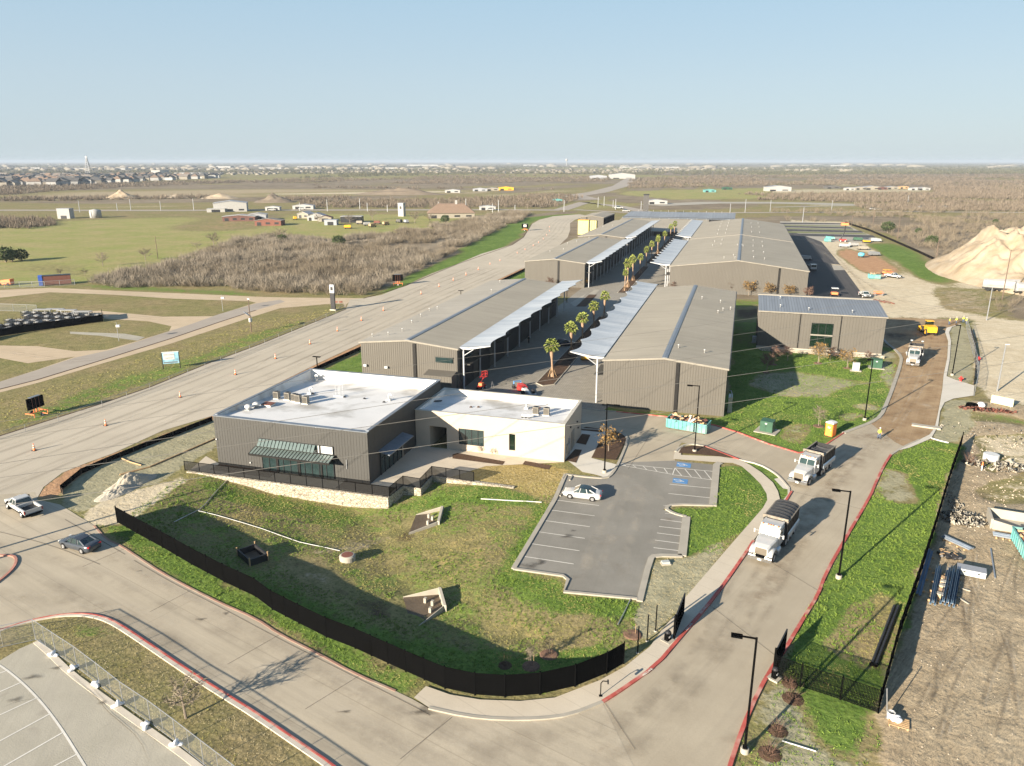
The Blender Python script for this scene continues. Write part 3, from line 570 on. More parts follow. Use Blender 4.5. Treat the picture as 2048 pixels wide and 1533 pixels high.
# ---------------------------------------------------------------- kerbs
def kerb(pts, m, w=.22, h=.15, name='kerb'): mb = MB(); ribbon(mb, [p[:2] for p in pts], w, h, -.02); return struct(name, mb, m)
kerb(smoothline(PP(side_out[6:14]),1), M['redpaint'], .3); kerb(smoothline(PP(side_out[1:7]),1), M['conc_pale'], .3)
kerb(smoothline(PP([(1561,1012),(1583,984.6),(1560.7,957),(1545.7,944.5),(1518,929.5),(1478,920.7)]),1), M['concrete'], .25)
kerb(PP([(1583,984.6),(1565.7,1012.5)]), M['redpaint'], .26, .17); kerb(PP([(1478,920.7),(1435.5,904.4),(1408,894)]), M['redpaint'], .24, .19)
kerb(smoothline(PP([(1408,894),(1385,889),(1363,893),(1351,905)]),2), M['conc_pale'], .3, .19)
kerb(PP([(1164,817),(1200,822),(1232.6,824.3)]), M['conc_pale']); kerb(PP([(1232.6,824.3),(1330,834),(1430.5,852),(1475.5,865.6),(1538,889.4),(1597,907)]), M['redpaint'], .26)
kerb(smoothline(PP([(1597,907),(1640,900),(1661,884),(1687.6,867)]),1), M['redpaint'])
kerb(smoothline(PP([(1687.6,867),(1711,858),(1741,847),(1761.5,834),(1772.7,809),(1786.5,774),(1801.5,729),(1803,714),(1789,699),(1769,684),(1757,664)]),1), M['conc_pale'], .6, .14)
kerb(smoothline(PP([(1839,881),(1807,895),(1785,909),(1782,911)]),1), M['conc_pale'], .3, .16)
kerb(smoothline(PP([(1782.7,909.5),(1766.5,934.5),(1749,972),(1741.4,992.6),(1691.3,1077.7),(1651,1149),(1636,1191.6),(1603.6,1244),(1571,1299)]),1), M['redpaint'], .3)
kerb(smoothline(PP([(1571,1299),(1536,1349),(1500,1420),(1470,1500),(1440,1600)]),1), M['redpaint'], .3)
kerb(smoothline(PP([(188,1052),(213,1080),(240,1091),(283,1120),(325.6,1148),(386,1180),(443,1208),(512,1238),(560,1270.5),(640.5,1310.6),(708,1348),(791,1383)]),1), mat('faded_red_kerb', (.32, .19, .14), .8, 0, .2, .5, alt=(.33,.28,.21), alts=.35), .2, .07)
k_ = [(-300,1350),(0,1262),(50,1245.4),(87.7,1236.7),(130,1229.7),(175.4,1229),(208,1235.4),(238,1249),(288,1281.8),(350.7,1324.4),(411,1364.4),(463.4,1397),(512,1427),(600,1487),(668,1533),(800,1640)]
kerb(smoothline(PP(k_),1), M['redpaint'], .15, .14); kerb([(p[0]-.14, p[1]-.24) for p in smoothline(PP(k_),1)], M['concrete'], .34, .11)
kerb(smoothline(PP([(72.6,1284),(100,1308),(140,1347),(200.4,1392),(275.6,1446),(350.7,1499),(400,1537),(500,1620)]),1), M['concrete'], .5, .06)
kerb(smoothline(PP([(0,1112),(28,1113),(34,1122),(28,1137),(12,1153),(-10,1170)]),1), mat('worn_red_kerb', (.42,.2,.15), .8, 0, .2), .25)
lotk = [(1131,950),(1170.7,955.5),(1213.3,958.5),(1225.8,948),(1238,926),(1256,882),(1251,872),(1231,863),(1164,859)]
kerb(smoothline(PP(lotk),1), M['conc_pale'], .35)
kerb(PP([(1131,950),(1110,1000),(1027,1139)]), M['conc_pale'], .5, .14); kerb(PP([(1027,1139),(1126,1153),(1136,1161),(1128,1185),(1275,1199)]), M['conc_pale'], .35)
kerb(PP([(1440,927),(1433,931),(1425.5,1013)]), M['conc_pale'], .9, .13); kerb(smoothline(PP([(1425,1012),(1345,1010),(1330,1018),(1346,1028),(1373,1035)]),1), M['conc_pale'], .4)
kerb(PP([(1373,1035),(1364,1113)]), M['conc_pale'], .9, .13); kerb(smoothline(PP([(1364,1113),(1309,1112),(1300,1120),(1279,1204)]),1), M['conc_pale'], .6, .13)
for a in ([(-34.75,130.6),(-33.1,129.1),(-31.3,130.6),(-31.5,196)], [(-34.75,130.6),(-35,196)]): kerb(a, M['conc_pale'], .2, .16)
kerb([(-36.3,236),(-36.8,300)], M['conc_pale'], .2); kerb([(-33.5,236),(-34.2,300)], M['conc_pale'], .2)
# far edge strips of the racetrack
kerb(PP([(-300,1000),(0,872.5),(205,807.5),(301,774.5),(411,729.5),(512,692),(632,643.5),(692,619)]), M['mulch'], .35, .05, 'track_edge'); kerb(PP([(727,597.5),(807.6,573.5),(912.8,529.5),(1024,490.5),(1046.5,475.5),(1063,449)]), M['mulch'], .5, .05, 'track_edge')
# ---------------------------------------------------------------- painted markings
def seg(mb, a, b, w=.11, z=.046): ribbon(mb, [a[:2], b[:2]], w, z)
mk = MB()
for i in range(-1, 7):
    if i in (5,): pass
    y = 68.0+2.87*i*-1+2.87*5 - 2.87
    if y > 67: seg(mk, (-19.15, y), (-13.9, y))
for a, b in (((1336.5,988),(1421.7,997)), ((1339,969.6),(1424,977.6)), ((1345,950.5),(1424,960.8)), ((1350,937),(1428,944)), ((1321,1040),(1369,1046.3)), ((1318,1054),(1366,1059.6)), ((1314,1067),(1364,1073.4)), ((1310,1081.4),(1361,1088)), ((1307,1096.4),(1359.8,1102.7))): seg(mk, P(*a), P(*b))
for (a, b) in (((1240,928),(1345,939)), ((1240,931),(1343,949.5)), ((1350,937),(1345,950.5))): seg(mk, P(*a), P(*b))
for k in range(5): t_ = k/5+.04; seg(mk, lerp(P(1240,928), P(1345,939), t_), lerp(P(1240,931), P(1343,949.5), t_+.09))
for k in range(4): t_ = k/4; seg(mk, lerp(P(1350,937), P(1428,944), t_), lerp(P(1345,950.5), P(1424,960.8), min(1, t_+.24)))
for k in range(4): seg(mk, P(1327+k*1, 1013+k*5), P(1343, 1010+k*6), .07)
mk_o = struct('parking_lines', mk, M['paint'])
for (a) in ((1367.5,931), (1360.5,963)):
    c = P(*a); mb = MB(); mb.box(c[0]-.95, c[1]-.75, .036, c[0]+.95, c[1]+.75, .048); struct('accessible_bay_marking', mb, M['blue'])
    s = MB()          # white wheelchair symbol
    for k in range(10):
        t0, t1 = 3.5+k*.42, 3.5+(k+1)*.42; s.face([(c[0]-.25+r*math.cos(t), c[1]+r*math.sin(t), .054) for r, t in ((.33,t0),(.43,t0),(.43,t1),(.33,t1))])
    ribbon(s, [(c[0]-.6,c[1]+.2),(c[0]-.2,c[1]+.18),(c[0]+.1,c[1]+.1),(c[0]+.5,c[1]-.15)], .12, .055); s.lathe([(.11,.05),(.11,.056)], 10, (c[0]-.75,c[1]+.22,0)); struct('accessible_symbol', s, M['paint'])
mk = MB(); cv = smoothline(PP([(-60,1300),(0,1330.6),(42.6,1364.4),(75,1397),(100,1427),(127.8,1466),(155,1509.7),(180,1550),(200,1600)]), 2); ribbon(mk, [p[:2] for p in cv], .16, .044)
for a, b in (((42.6,1366),(-60,1411)), ((74,1397),(-60,1459)), ((100,1429),(-60,1516)), ((126.5,1466),(-60,1573)), ((154,1509.7),(60,1560)), ((15,1342),(-60,1370))): seg(mk, P(*a), P(*b), .13)
struct('old_parking_lines', mk, M['paint'])
# no-parking lettering on the red kerb
def text3(s, loc, rz, size, m, name, parent=None, rx=0, ext=.004, label=None):
    cu = bpy.data.curves.new(name, 'FONT'); cu.body = s; cu.size = size; cu.align_x = 'CENTER'; cu.align_y = 'CENTER'; cu.extrude = ext
    tmp = bpy.data.objects.new(name, cu); scene.collection.objects.link(tmp); me = bpy.data.meshes.new_from_object(tmp); bpy.data.objects.remove(tmp)
    o = bpy.data.objects.new(name, me); me.materials.clear(); me.materials.append(m); scene.collection.objects.link(o); o.location = loc; o.rotation_euler = (rx, 0, rz)
    if parent is not None: o.parent = parent
    return o
for (a, b) in (((1282,1358),(1308,1338)), ((1398,1234),(1414,1213)), ((1372,1264),(1384,1250))):
    A, B = P(*a), P(*b); mid = lerp(A, B, .5); o = text3('FIRE LANE', (mid[0], mid[1], .165), heading(A, B), .28, M['paint'], 'kerb_lettering'); o['kind'] = 'structure'
# ================================================================ BUILDINGS
def onY(px, py, y):
    d = _F+_R*(px-1024)/1500-_U*(py-766.5)/1500; t = y/d[1]; return (float(d[0]*t), float(y), float(CAM_H+d[2]*t))
def onX(px, py, x):
    d = _F+_R*(px-1024)/1500-_U*(py-766.5)/1500; t = x/d[0]; return (float(x), float(d[1]*t), float(CAM_H+d[2]*t))
def ribs_y(mb, x0, x1, y, zt, z0=0, out=-1, step=.42, w=.1, d=.04, skip=()):
    """vertical ribs on a wall facing -Y/+Y; zt(x) is the wall top"""
    n = max(1, int((x1-x0)/step))
    for i in range(n):
        x = x0+(i+.5)*(x1-x0)/n
        segs = [(z0+.02, zt(x)-.05)]
        for (a, b, c, e) in skip:
            if a-w < x < b+w: segs = [q for s in segs for q in ((s[0], min(s[1], c)), (max(s[0], e), s[1])) if q[1]-q[0] > .05]
        for s in segs:
            ya, yb = (y-d, y+.02) if out < 0 else (y-.02, y+d)
            mb.loft([[(x-w/2,y,s[0]),(x-w/4,y+out*d,s[0]),(x+w/4,y+out*d,s[0]),(x+w/2,y,s[0])],[(x-w/2,y,s[1]),(x-w/4,y+out*d,s[1]),(x+w/4,y+out*d,s[1]),(x+w/2,y,s[1])]])
def ribs_x(mb, y0, y1, x, zt, z0=0, out=1, step=.42, w=.1, d=.04, skip=()):
    n = max(1, int((y1-y0)/step))
    for i in range(n):
        y = y0+(i+.5)*(y1-y0)/n; segs = [(z0+.02, zt-.05)]
        for (a, b, c, e) in skip:
            if a-w < y < b+w: segs = [q for s in segs for q in ((s[0], min(s[1], c)), (max(s[0], e), s[1])) if q[1]-q[0] > .05]
        for s in segs: mb.loft([[(x,y-w/2,s[0]),(x+out*d,y-w/4,s[0]),(x+out*d,y+w/4,s[0]),(x,y+w/2,s[0])],[(x,y-w/2,s[1]),(x+out*d,y-w/4,s[1]),(x+out*d,y+w/4,s[1]),(x,y+w/2,s[1])]])
def canopy(T, xi, xo, y0, y1, n, zi, zo, colx, post_r=.16):
    s = 1 if xo > xi else -1; L = (y1-y0)/n; mb = MB(); cols = []
    for k in range(n):
        g = []; a0 = y0+k*L; U_, V_ = 7, 9
        for j in range(V_):
            v = j/(V_-1); sc = math.sin(math.pi*v); row = []
            for i in range(U_):
                u = i/(U_-1); x = xi+(xo-xi)*u*(1-.16*sc*u); z = zi+(zo-zi)*(u**1.4)-.22*sc*u+.02
                row.append((x, a0+v*L, z))
            g.append(row)
        for j in range(V_-1):
            for i in range(U_-1):
                q = [g[j][i], g[j][i+1], g[j+1][i+1], g[j+1][i]]; mb.face(q); mb.face([(p[0],p[1],p[2]-.05) for p in q[::-1]])
        edge = [r[-1] for r in g]
        for j in range(V_-1): mb.face([edge[j], (edge[j][0],edge[j][1],edge[j][2]-.05), (edge[j+1][0],edge[j+1][1],edge[j+1][2]-.05), edge[j+1]])
    mb.build('canopy', M['canopy'], T, smooth=False)
    for k in range(n+1):
        y = min(max(y0+k*L, y0+.06), y1-.06); a = MB()
        a.loft([[(xi,y-.08,zi-.38),(xi,y+.08,zi-.38),(xi,y+.08,zi-.06),(xi,y-.08,zi-.06)],[(colx+s*1,y-.08,zi-.42),(colx+s*1,y+.08,zi-.42),(colx+s*1,y+.08,zi+.0),(colx+s*1,y-.08,zi+.0)],[(xo,y-.06,zo-.2),(xo,y+.06,zo-.2),(xo,y+.06,zo-.04),(xo,y-.06,zo-.04)]])
        a.tube((colx,y,zi-1.6),(colx+s*1.9,y,zi-.32),.07)
        a.build('canopy_arm', M['steelw'], T)
        MB().tube((colx,y,0),(colx,y,zi-.35),post_r,post_r,10).build('column', M['steelw'], T)
def pipe_vent(T, x, y, z, h=.6): MB().lathe([(.09,-.15),(.09,h*.8),(.15,h*.8),(.15,h),(0,h)],8,(x,y,z)).build('roof_vent', M['white'], T, True)
def warehouse(name, label, x0, x1, y0, y1, ze, zr, can=None, roofm=('roof','roof'), pier=None, vents=(), bays=True, wallm='rib', group='bronze warehouses along the palm lined court', doorside=None, nb=8):
    T = thing(name, label, 'warehouse', ((x0+x1)/2, y0, 0), 0, group); ox, oy = (x0+x1)/2, y0
    x0 -= ox; x1 -= ox; y1 -= oy; y0 = 0; xm = 0; zt = lambda x: ze+(zr-ze)*(1-abs(x)/x1)
    mb = MB(); prof = [(x0,0),(x1,0),(x1,ze),(0,zr),(x0,ze)]
    mb.loft([[(a,y0,b) for a,b in prof],[(a,y1,b) for a,b in prof]])
    ribs_y(mb, x0+.05, x1-.05, y0, zt); ribs_x(mb, y0+.1, y1-.1, x1, ze); ribs_x(mb, y0+.1, y1-.1, x0, ze, out=-1)
    mb.build('wall', M[wallm], T)
    for s, rm in ((-1, roofm[0]), (1, roofm[1])):
        xe = s*(x1+.25); e = MB(); zz = zt(x1)-.25*(zr-ze)/x1
        e.loft([[(0,y0-.15,zr+.03),(xe,y0-.15,zz+.03),(xe,y0-.15,zz+.14),(0,y0-.15,zr+.14)],[(0,y1+.15,zr+.03),(xe,y1+.15,zz+.03),(xe,y1+.15,zz+.14),(0,y1+.15,zr+.14)]])
        r = e.build('roof', M[rm], T)
        if s == -1:
            c = MB(); c.loft([[(-.45,y0-.16,zr+.10),(0,y0-.16,zr+.13),(.45,y0-.16,zr+.10),(.45,y0-.16,zr+.17),(0,y0-.16,zr+.23),(-.45,y0-.16,zr+.17)],[(-.45,y1+.16,zr+.10),(0,y1+.16,zr+.13),(.45,y1+.16,zr+.10),(.45,y1+.16,zr+.17),(0,y1+.16,zr+.23),(-.45,y1+.16,zr+.17)]]); c.build('ridge_cap', M['coping'], r)
        t = MB(); t.loft([[(0,y0-.24,zr-.14),(0,y0-.16,zr-.14),(0,y0-.16,zr+.15),(0,y0-.24,zr+.15)],[(xe,y0-.24,zz-.14),(xe,y0-.16,zz-.14),(xe,y0-.16,zz+.15),(xe,y0-.24,zz+.15)]]); t.build('rake_trim', M['trim'], T)
        g = MB(); g.box(min(xe,xe+s*.16), y0-.1, zz-.12, max(xe,xe+s*.16), y1+.1, zz+.06); g.build('gutter', M['trim' if roofm[0]=='roof_sunlit' else 'rib_dark'], T)
    if pier is not None: MB().box(pier-.28-ox, y0-.22, .02, pier+.28-ox, y0+.05, zt(pier-ox)-.35).build('front_downspout', M['downspout'], T)
    if doorside:
        s = doorside; xw = x1 if s > 0 else x0; L = (y1-y0)/nb
        for k in range(nb):
            a = y0+k*L+L*.16; b_ = y0+(k+1)*L-L*.16; d = MB()
            d.box(min(xw+s*.10,xw+s*.13), a, .05, max(xw+s*.10,xw+s*.13), b_, 4.4)
            for q in range(8): d.box(min(xw+s*.13,xw+s*.16), a, .3+q*.5, max(xw+s*.13,xw+s*.16), b_, .34+q*.5)
            dd = d.build('roller_door', M['dark'], T)
            f = MB(); f.box(min(xw+s*.1,xw+s*.2), a-.14, .02, max(xw+s*.1,xw+s*.2), a-.01, 4.6); f.box(min(xw+s*.1,xw+s*.2), b_+.01, .02, max(xw+s*.1,xw+s*.2), b_+.14, 4.6); f.box(min(xw+s*.1,xw+s*.2), a-.14, 4.61, max(xw+s*.1,xw+s*.2), b_+.14, 4.75); f.build('door_frame', M['rib_dark'], dd)
            MB().box(min(xw+s*.1,xw+s*.15), a+.3, 5.3, max(xw+s*.1,xw+s*.15), b_-.3, 6.5).build('window', M['glass'], T)
            if k % 2 == 0: MB().box(min(xw+s*.1,xw+s*1.9), a-.2, 4.85, max(xw+s*.1,xw+s*1.9), b_+.2, 4.98).build('door_awning', M['rib_dark'], T)
    for vx, vy in vents: pipe_vent(T, vx-ox, vy-oy, zt(vx-ox)+.15)
    if can: xi, xo, ya, yb, n, zi, zo, cx = can; canopy(T, xi-ox, xo-ox, ya-oy, yb-oy, n, zi, zo, cx-ox)
    return T, ox, oy
def vent_at(lst, x0, x1, ze, zr):
    out = []
    for px, py in lst:
        p = P(px, py, (ze+zr)/2)
        z = ze+(zr-ze)*(1-abs(p[0]-(x0+x1)/2)/((x1-x0)/2)); p = P(px, py, z+.1); out.append((p[0], p[1]))
    return out
W1v = vent_at([(1404,599),(1441,606),(1446,622),(1461,620),(1436,627),(1357,697),(1409,707)], -20.5,-.5,8,9)
warehouse('warehouse', 'long bronze gabled warehouse nearest the teal dumpster with canopy on its left side', -20.5,-.5,121,199,8,9.05, can=(-20.7,-26.6,122.2,204,9,8.25,8.85,-21.8), pier=-8.3, vents=W1v, doorside=-1)
L1v = vent_at([(745,674),(777,671),(805,664),(824,647),(842,634),(859,622),(875,619),(1000,566),(983,585)], -65.8,-46.8,8,8.9)
T1, o1x, o1y = warehouse('warehouse', 'bronze gabled warehouse right behind the dark white-roofed building', -65.8,-46.8,121,198,8,8.95, can=(-46.6,-40.8,121.8,202,9,8.25,8.9,-45.9), roofm=('roof_sunlit','roof'), pier=-56.6+1.6, vents=L1v, doorside=1)
warehouse('warehouse', 'second bronze warehouse on the left of the court, beside the curving track', -68.7,-48.4,242,320,8,9.1, can=(-48.2,-43,243.5,322,11,8.25,8.85,-47.2), pier=-57.2, vents=vent_at([(1100,505),(1127,501),(1135,488),(1153,485),(1178,478)], -68.7,-48.4,8,9.1), doorside=1, nb=9)
warehouse('warehouse', 'third and farthest bronze warehouse in the left row, in front of the blue-roofed hall', -69.4,-49,331,428,8,9.1, can=(-48.8,-43.8,331.5,430,12,8.25,8.85,-47.8), pier=-57, vents=vent_at([(1206,455),(1225,453)], -69.4,-49,8,9.1), doorside=1, nb=10)
warehouse('warehouse', 'wide bronze warehouse with small autumn trees along its near wall', -21.1,20.2,243.5,331,8,10.5, can=(-21.4,-27.8,246,325,11,8.25,8.85,-22.6), pier=11.8, vents=vent_at([(1429,485),(1444,482),(1425,493),(1442,491),(1475,492),(1484,492),(1486,494),(1448,518),(1470,518),(1467,513),(1506,483),(1524,486),(1506,494),(1525,495),(1506,505),(1527,507),(1507,517),(1529,520)], -21.1,20.2,8,10.5), doorside=-1, nb=9)
warehouse('warehouse', 'wide bronze warehouse at the far end of the right row with many roof vents', -21.1,20.2,333,429,8,10.5, can=(-21.4,-28.2,342,439,12,8.25,8.85,-22.6), pier=None, vents=vent_at([(1444,444),(1458,443),(1442,449),(1457,448),(1440,455),(1455,454),(1437,462),(1453,461),(1435,470),(1451,468),(1502,448),(1516,448),(1503,456),(1518,456),(1503,466),(1519,467)], -21.1,20.2,8,10.5), doorside=-1, nb=10)
# details on the near wall of the warehouse behind the white-roofed building
a = onY(871.5,714,121); b = onY(906,727,121)
wn = MB().box(a[0]-o1x,-.2,b[2],b[0]-o1x,-.1,a[2]).build('window', M['glass'], T1)
MB().box(a[0]-o1x-.1,-.24,a[2],b[0]-o1x+.1,-.1,a[2]+.12).build('window_head', M['rib_dark'], wn)
ves = MB(); vx0 = onY(857,735,121)[0]-o1x; ves.loft([[(vx0,-2.6,0),(vx0,-.05,0),(vx0,-.05,3.9),(vx0,-2.6,3.5)],[(9.35,-2.6,0),(9.35,-.05,0),(9.35,-.05,3.9),(9.35,-2.6,3.5)]]); ribs_y(ves, vx0+.1, 9.3, -2.6, lambda x: 3.5, step=.5); ves.build('entrance_vestibule', M['rib'], T1)
for px, py in ((731,731),(773,735)):
    p = onY(px,py,120.8); MB().box(p[0]-o1x-.3,-.5,p[2]-.15,p[0]-o1x+.3,-.1,p[2]+.2).build('wall_light', M['white'], T1)
# shed with blue standing-seam roof
T = thing('workshop_building', 'bronze metal building with blue seamed roof and one tall green-tinted window', 'building', (18,172.4,0)); x0, x1, y1 = -12.9, 12.7, 15
mb = MB(); mb.loft([[(x0,0,0),(x1,0,0),(x1,0,8.25),(x0,0,8.25)],[(x0,y1,0),(x1,y1,0),(x1,y1,9.3),(x0,y1,9.3)]])
wl = onY(1624,645,172.4); wr = onY(1661,697,172.4); wx0, wx1, wz0, wz1 = wl[0]-18, wr[0]-18, wr[2]+.15, wl[2]-.1
ribs_y(mb, x0+.05, x1-.05, 0, lambda x: 8.2, step=.6, skip=((wx0-.15,wx1+.15,wz0-.15,wz1+.15),)); ribs_x(mb, .1, y1-.1, x0, 8.2, out=-1); mb.build('wall', M['rib'], T)
r = MB(); r.loft([[(x0-.25,-.3,8.28),(x1+.25,-.3,8.28),(x1+.25,-.3,8.4),(x0-.25,-.3,8.4)],[(x0-.25,y1-.6,9.35),(x1+.25,y1-.6,9.35),(x1+.25,y1-.6,9.47),(x0-.25,y1-.6,9.47)]]); rf = r.build('roof', M['roofblue'], T)
MB().box(x0-.3,y1-.6,9.3,x1-.8,y1+.3,9.72).build('parapet_cap', M['trim'], rf); MB().box(x0-.3,-.42,8.15,x1+.3,-.3,8.42).build('gutter', M['trim'], T)
for q in (onY(1602,627,172.4)[0]-18, onY(1684,632,172.4)[0]-18): MB().box(q-.09,-.14,.05,q+.09,.02,8.1).build('downspout', M['downspout'], T)
zmid = (wz0+wz1)/2
for za, zb in ((wz0,zmid-.15),(zmid+.15,wz1)):
    wd = MB().box(wx0,-.1,za,wx1,-.04,zb).build('window', M['glassg'], T)
    f = MB(); [f.box(wx0+k*(wx1-wx0)/3-.04,-.14,za,wx0+k*(wx1-wx0)/3+.04,-.1,zb) for k in range(4)]; f.box(wx0,-.15,zb-.05,wx1,-.1,zb+.02); f.build('window_frame', M['dark'], wd)
MB().box(wx0-.1,-.18,zmid-.15,wx1+.1,-.02,zmid+.15).build('window_band', M['trim'], T)
for px, py in ((1560,601),(1561,613),(1618,618),(1705,623)): p = P(px,py,8.9); pipe_vent(T, p[0]-18, min(p[1]-172.4,14), 8.35+min(p[1]-172.4,14)*.07, .7)
T = thing('low_stone_wall', 'low pale stone planter wall in front of the blue-roofed building', 'wall', (18,169.6,0)); MB().box(-12,-.2,0,12.8,.2,.55).build('wall_body', M['stone'], T); MB().box(-12.1,-.26,.55,12.9,.26,.64).build('coping', M['conc_pale'], T)
sheet('paving', [(6,169.9,0),(31,169.9,0),(31,172.3,0),(5,172.3,0)], .05, M['conc_pale']); T = thing('low_concrete_wall', 'long white concrete kerb wall at the foot of the blue-roofed building', 'wall', (17.6,171.9,0)); MB().box(-12.6,-.15,0,13,.15,.5).build('wall_body', M['conc_pale'], T)
# small block at the bend of the track
T = thing('depot_building', 'small gabled bronze building with dark open bays beside the yellow container', 'building', (-91,476,0))
mb = MB(); pf = [(-8,-1),(7,-1),(7,6),(0,7),(-8,6)]; mb.loft([[(a,0,b) for a,b in pf],[(a,42,b) for a,b in pf]]); mb.build('wall', M['rib'], T)
mb = MB(); mb.loft([[(-8.3,-.3,6),(0,-.3,7.05),(7.3,-.3,6),(7.3,-.3,6.15),(0,-.3,7.2),(-8.3,-.3,6.15)],[(-8.3,42.3,6),(0,42.3,7.05),(7.3,42.3,6),(7.3,42.3,6.15),(0,42.3,7.2),(-8.3,42.3,6.15)]]); mb.build('roof', M['roof'], T)
MB().box(-4,-.2,0,-3.4,0,6.3).build('front_downspout', M['downspout'], T)
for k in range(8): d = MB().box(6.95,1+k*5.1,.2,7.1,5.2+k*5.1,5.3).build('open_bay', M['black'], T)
# hall closing the court
T = thing('hall_building', 'long low hall with blue roof strip closing the far end of the court', 'building', (-35,431,0))
MB().box(-38,0,-.5,30,64,2.2).build('wall', M['rib_dark'], T)
mb = MB(); mb.loft([[(-38.5,-1,2.3),(15,-1,2.3),(15,-1,2.5),(-38.5,-1,2.5)],[(-38.5,52,5.6),(15,52,5.6),(15,52,5.8),(-38.5,52,5.8)]]); mb.build('roof', M['roof'], T)
mb = MB(); mb.box(-38,52,2.2,29.5,68,6.6); mb.build('upper_wall', M['dark'], T)
mb = MB(); mb.loft([[(-38.5,51,6.0),(30,51,6.0),(30,51,6.2),(-38.5,51,6.2)],[(-35,66,8.9),(30,66,8.9),(30,66,9.1),(-35,66,9.1)]]); rb = mb.build('blue_roof', M['roofblue'], T)
for k in range(13): pipe_vent(T, -30+k*4.7, 65.5, 9, .9)
for k in range(8): pipe_vent(T, -26+k*5.6, 50, 5.7, .6)
MB().box(-39,-1.4,2.2,15,-1,2.6).build('white_gutter', M['trim'], T)
# ---------------------------------------------------------------- dark building with the white roof
B = thing('showroom_building', 'dark ribbed metal building with white flat roof and glass awning', 'building', (-55,80,0))
x0, x1, y1 = -11.35, 11.65, 24.6; zf, zb_ = 7.05, 7.15
dk = M['rib_dark'] ; M['rib_b'] = mat('ribbed_metal_charcoal', (.062,.060,.055), .55, 0, .05, .15)
def bx(px, py): p = onY(px, py, 80); return p[0]+55, p[2]
ux0, uz1 = bx(519,876); ux1, uz0 = bx(667,908); lx0, lz1 = bx(523,906); lx1, lz0 = bx(670,957); lz0 = .1; uz1 = bx(519,876)[1]; uz0 = uz1-1.5; lz1 = uz0-.35
mb = MB(); mb.box(x0,0,0,x1,.3,zf); mb.box(x0,y1-.3,0,x1,y1,zb_); mb.box(x0,.3,0,x0+.3,y1-.3,zb_-.02); mb.box(x1-.3,.3,0,x1,y1-.3,zb_-.02)
ribs_y(mb, x0+.1, x1-.1, 0, lambda x: zf, step=.42, w=.06, d=.022, skip=((ux0,lx1,0,uz1+.1),)); ribs_x(mb, .1, y1-.1, x1, zf, step=.42, w=.06, d=.022, skip=((3.0,9.6,0,3.2),)); ribs_x(mb, .1, y1-.1, x0, zf, out=-1, step=.42, w=.06, d=.022)
mb.build('wall', M['rib_b'], B)
mb = MB(); mb.loft([[(x0+.3,.3,6.75),(x1-.3,.3,6.75),(x1-.3,.3,6.6),(x0+.3,.3,6.6)],[(x0+.3,y1-.3,5.55),(x1-.3,y1-.3,5.55),(x1-.3,y1-.3,5.4),(x0+.3,y1-.3,5.4)]]); rf = mb.build('roof_deck', M['membrane'], B)
mb = MB(); t_ = .04
mb.box(x0+.3,y1-.36,5.3,x1-.3,y1-.3,zb_-.02); mb.box(x0+.3,.36,5.3,x0+.36,y1-.36,zb_-.03); mb.box(x1-.36,.36,5.3,x1-.3,y1-.36,zb_-.03); mb.build('parapet_lining', M['membrane'], rf)
mb = MB(); mb.box(x0-.06,-.06,zf,x1+.06,.4,zf+.1); mb.box(x0-.06,y1-.4,zb_,x1+.06,y1+.06,zb_+.1); mb.box(x0-.06,.4,zb_-.02,x0+.4,y1-.4,zb_+.08); mb.box(x1-.4,.4,zb_-.02,x1+.06,y1-.4,zb_+.08); mb.build('coping', M['coping'], B)
# window wall
def glazing(parent, x0, x1, z0, z1, y, n, gm, fm='dark', name='window'):
    w_ = MB().box(x0,y,z0,x1,y+.04,z1).build(name, M[gm], parent); f = MB()
    for k in range(n+1): xx = x0+(x1-x0)*k/n; f.box(xx-.035,y-.07,z0,xx+.035,y-.002,z1)
    f.box(x0,y-.075,z0-.02,x1,y-.004,z0+.06); f.box(x0,y-.075,z1-.06,x1,y-.004,z1+.02); f.build('window_frame', M[fm], w_); return w_
glazing(B, ux0, ux1, uz0, uz1, -.09, 5, 'glass'); glazing(B, lx0+.1, lx1, lz0, lz1, -.09, 10, 'glass', name='window_wall')
for k in range(3): xx = lx0+(lx1-lx0)*(k+.75)/3.3; MB().box(xx-.12,-.2,0,xx+.12,-.1,uz1).build('facade_column', M['downspout'], B)
MB().box(ux0-.12,-.14,uz0-.3,lx1+.1,-.03,uz0-.02).build('spandrel', M['rib_dark'], B)
# glass awning sloping down to the outside
aw = MB(); az1 = uz0+.25; az0 = az1-.45; n = 24; ax0, ax1 = ux0-.6, lx1+.35
for k in range(n): a = ax0+(ax1-ax0)*k/n; b = a+(ax1-ax0)/n-.14; aw.loft([[(a,-.25,az1),(b,-.25,az1),(b,-.25,az1+.03),(a,-.25,az1+.03)],[(a,-1.75,az0),(b,-1.75,az0),(b,-1.75,az0+.03),(a,-1.75,az0+.03)]])
aw = aw.build('awning_glass', M['skyglass'], B); f = MB()
f.box(ax0-.05,-1.88,az0-.16,ax1+.05,-1.76,az0+.08); f.box(ax0-.05,-.24,az1-.12,ax1+.05,-.13,az1+.1)
for k in range(n+1): a = ax0+(ax1-ax0)*k/n-.07; f.loft([[(a-.03,-.25,az1-.08),(a+.05,-.25,az1-.08),(a+.05,-.25,az1+.05),(a-.03,-.25,az1+.05)],[(a-.03,-1.78,az0-.08),(a+.05,-1.78,az0-.08),(a+.05,-1.78,az0+.05),(a-.03,-1.78,az0+.05)]])
f.build('awning_frame', M['downspout'], aw)
gl2 = MB(); n=16
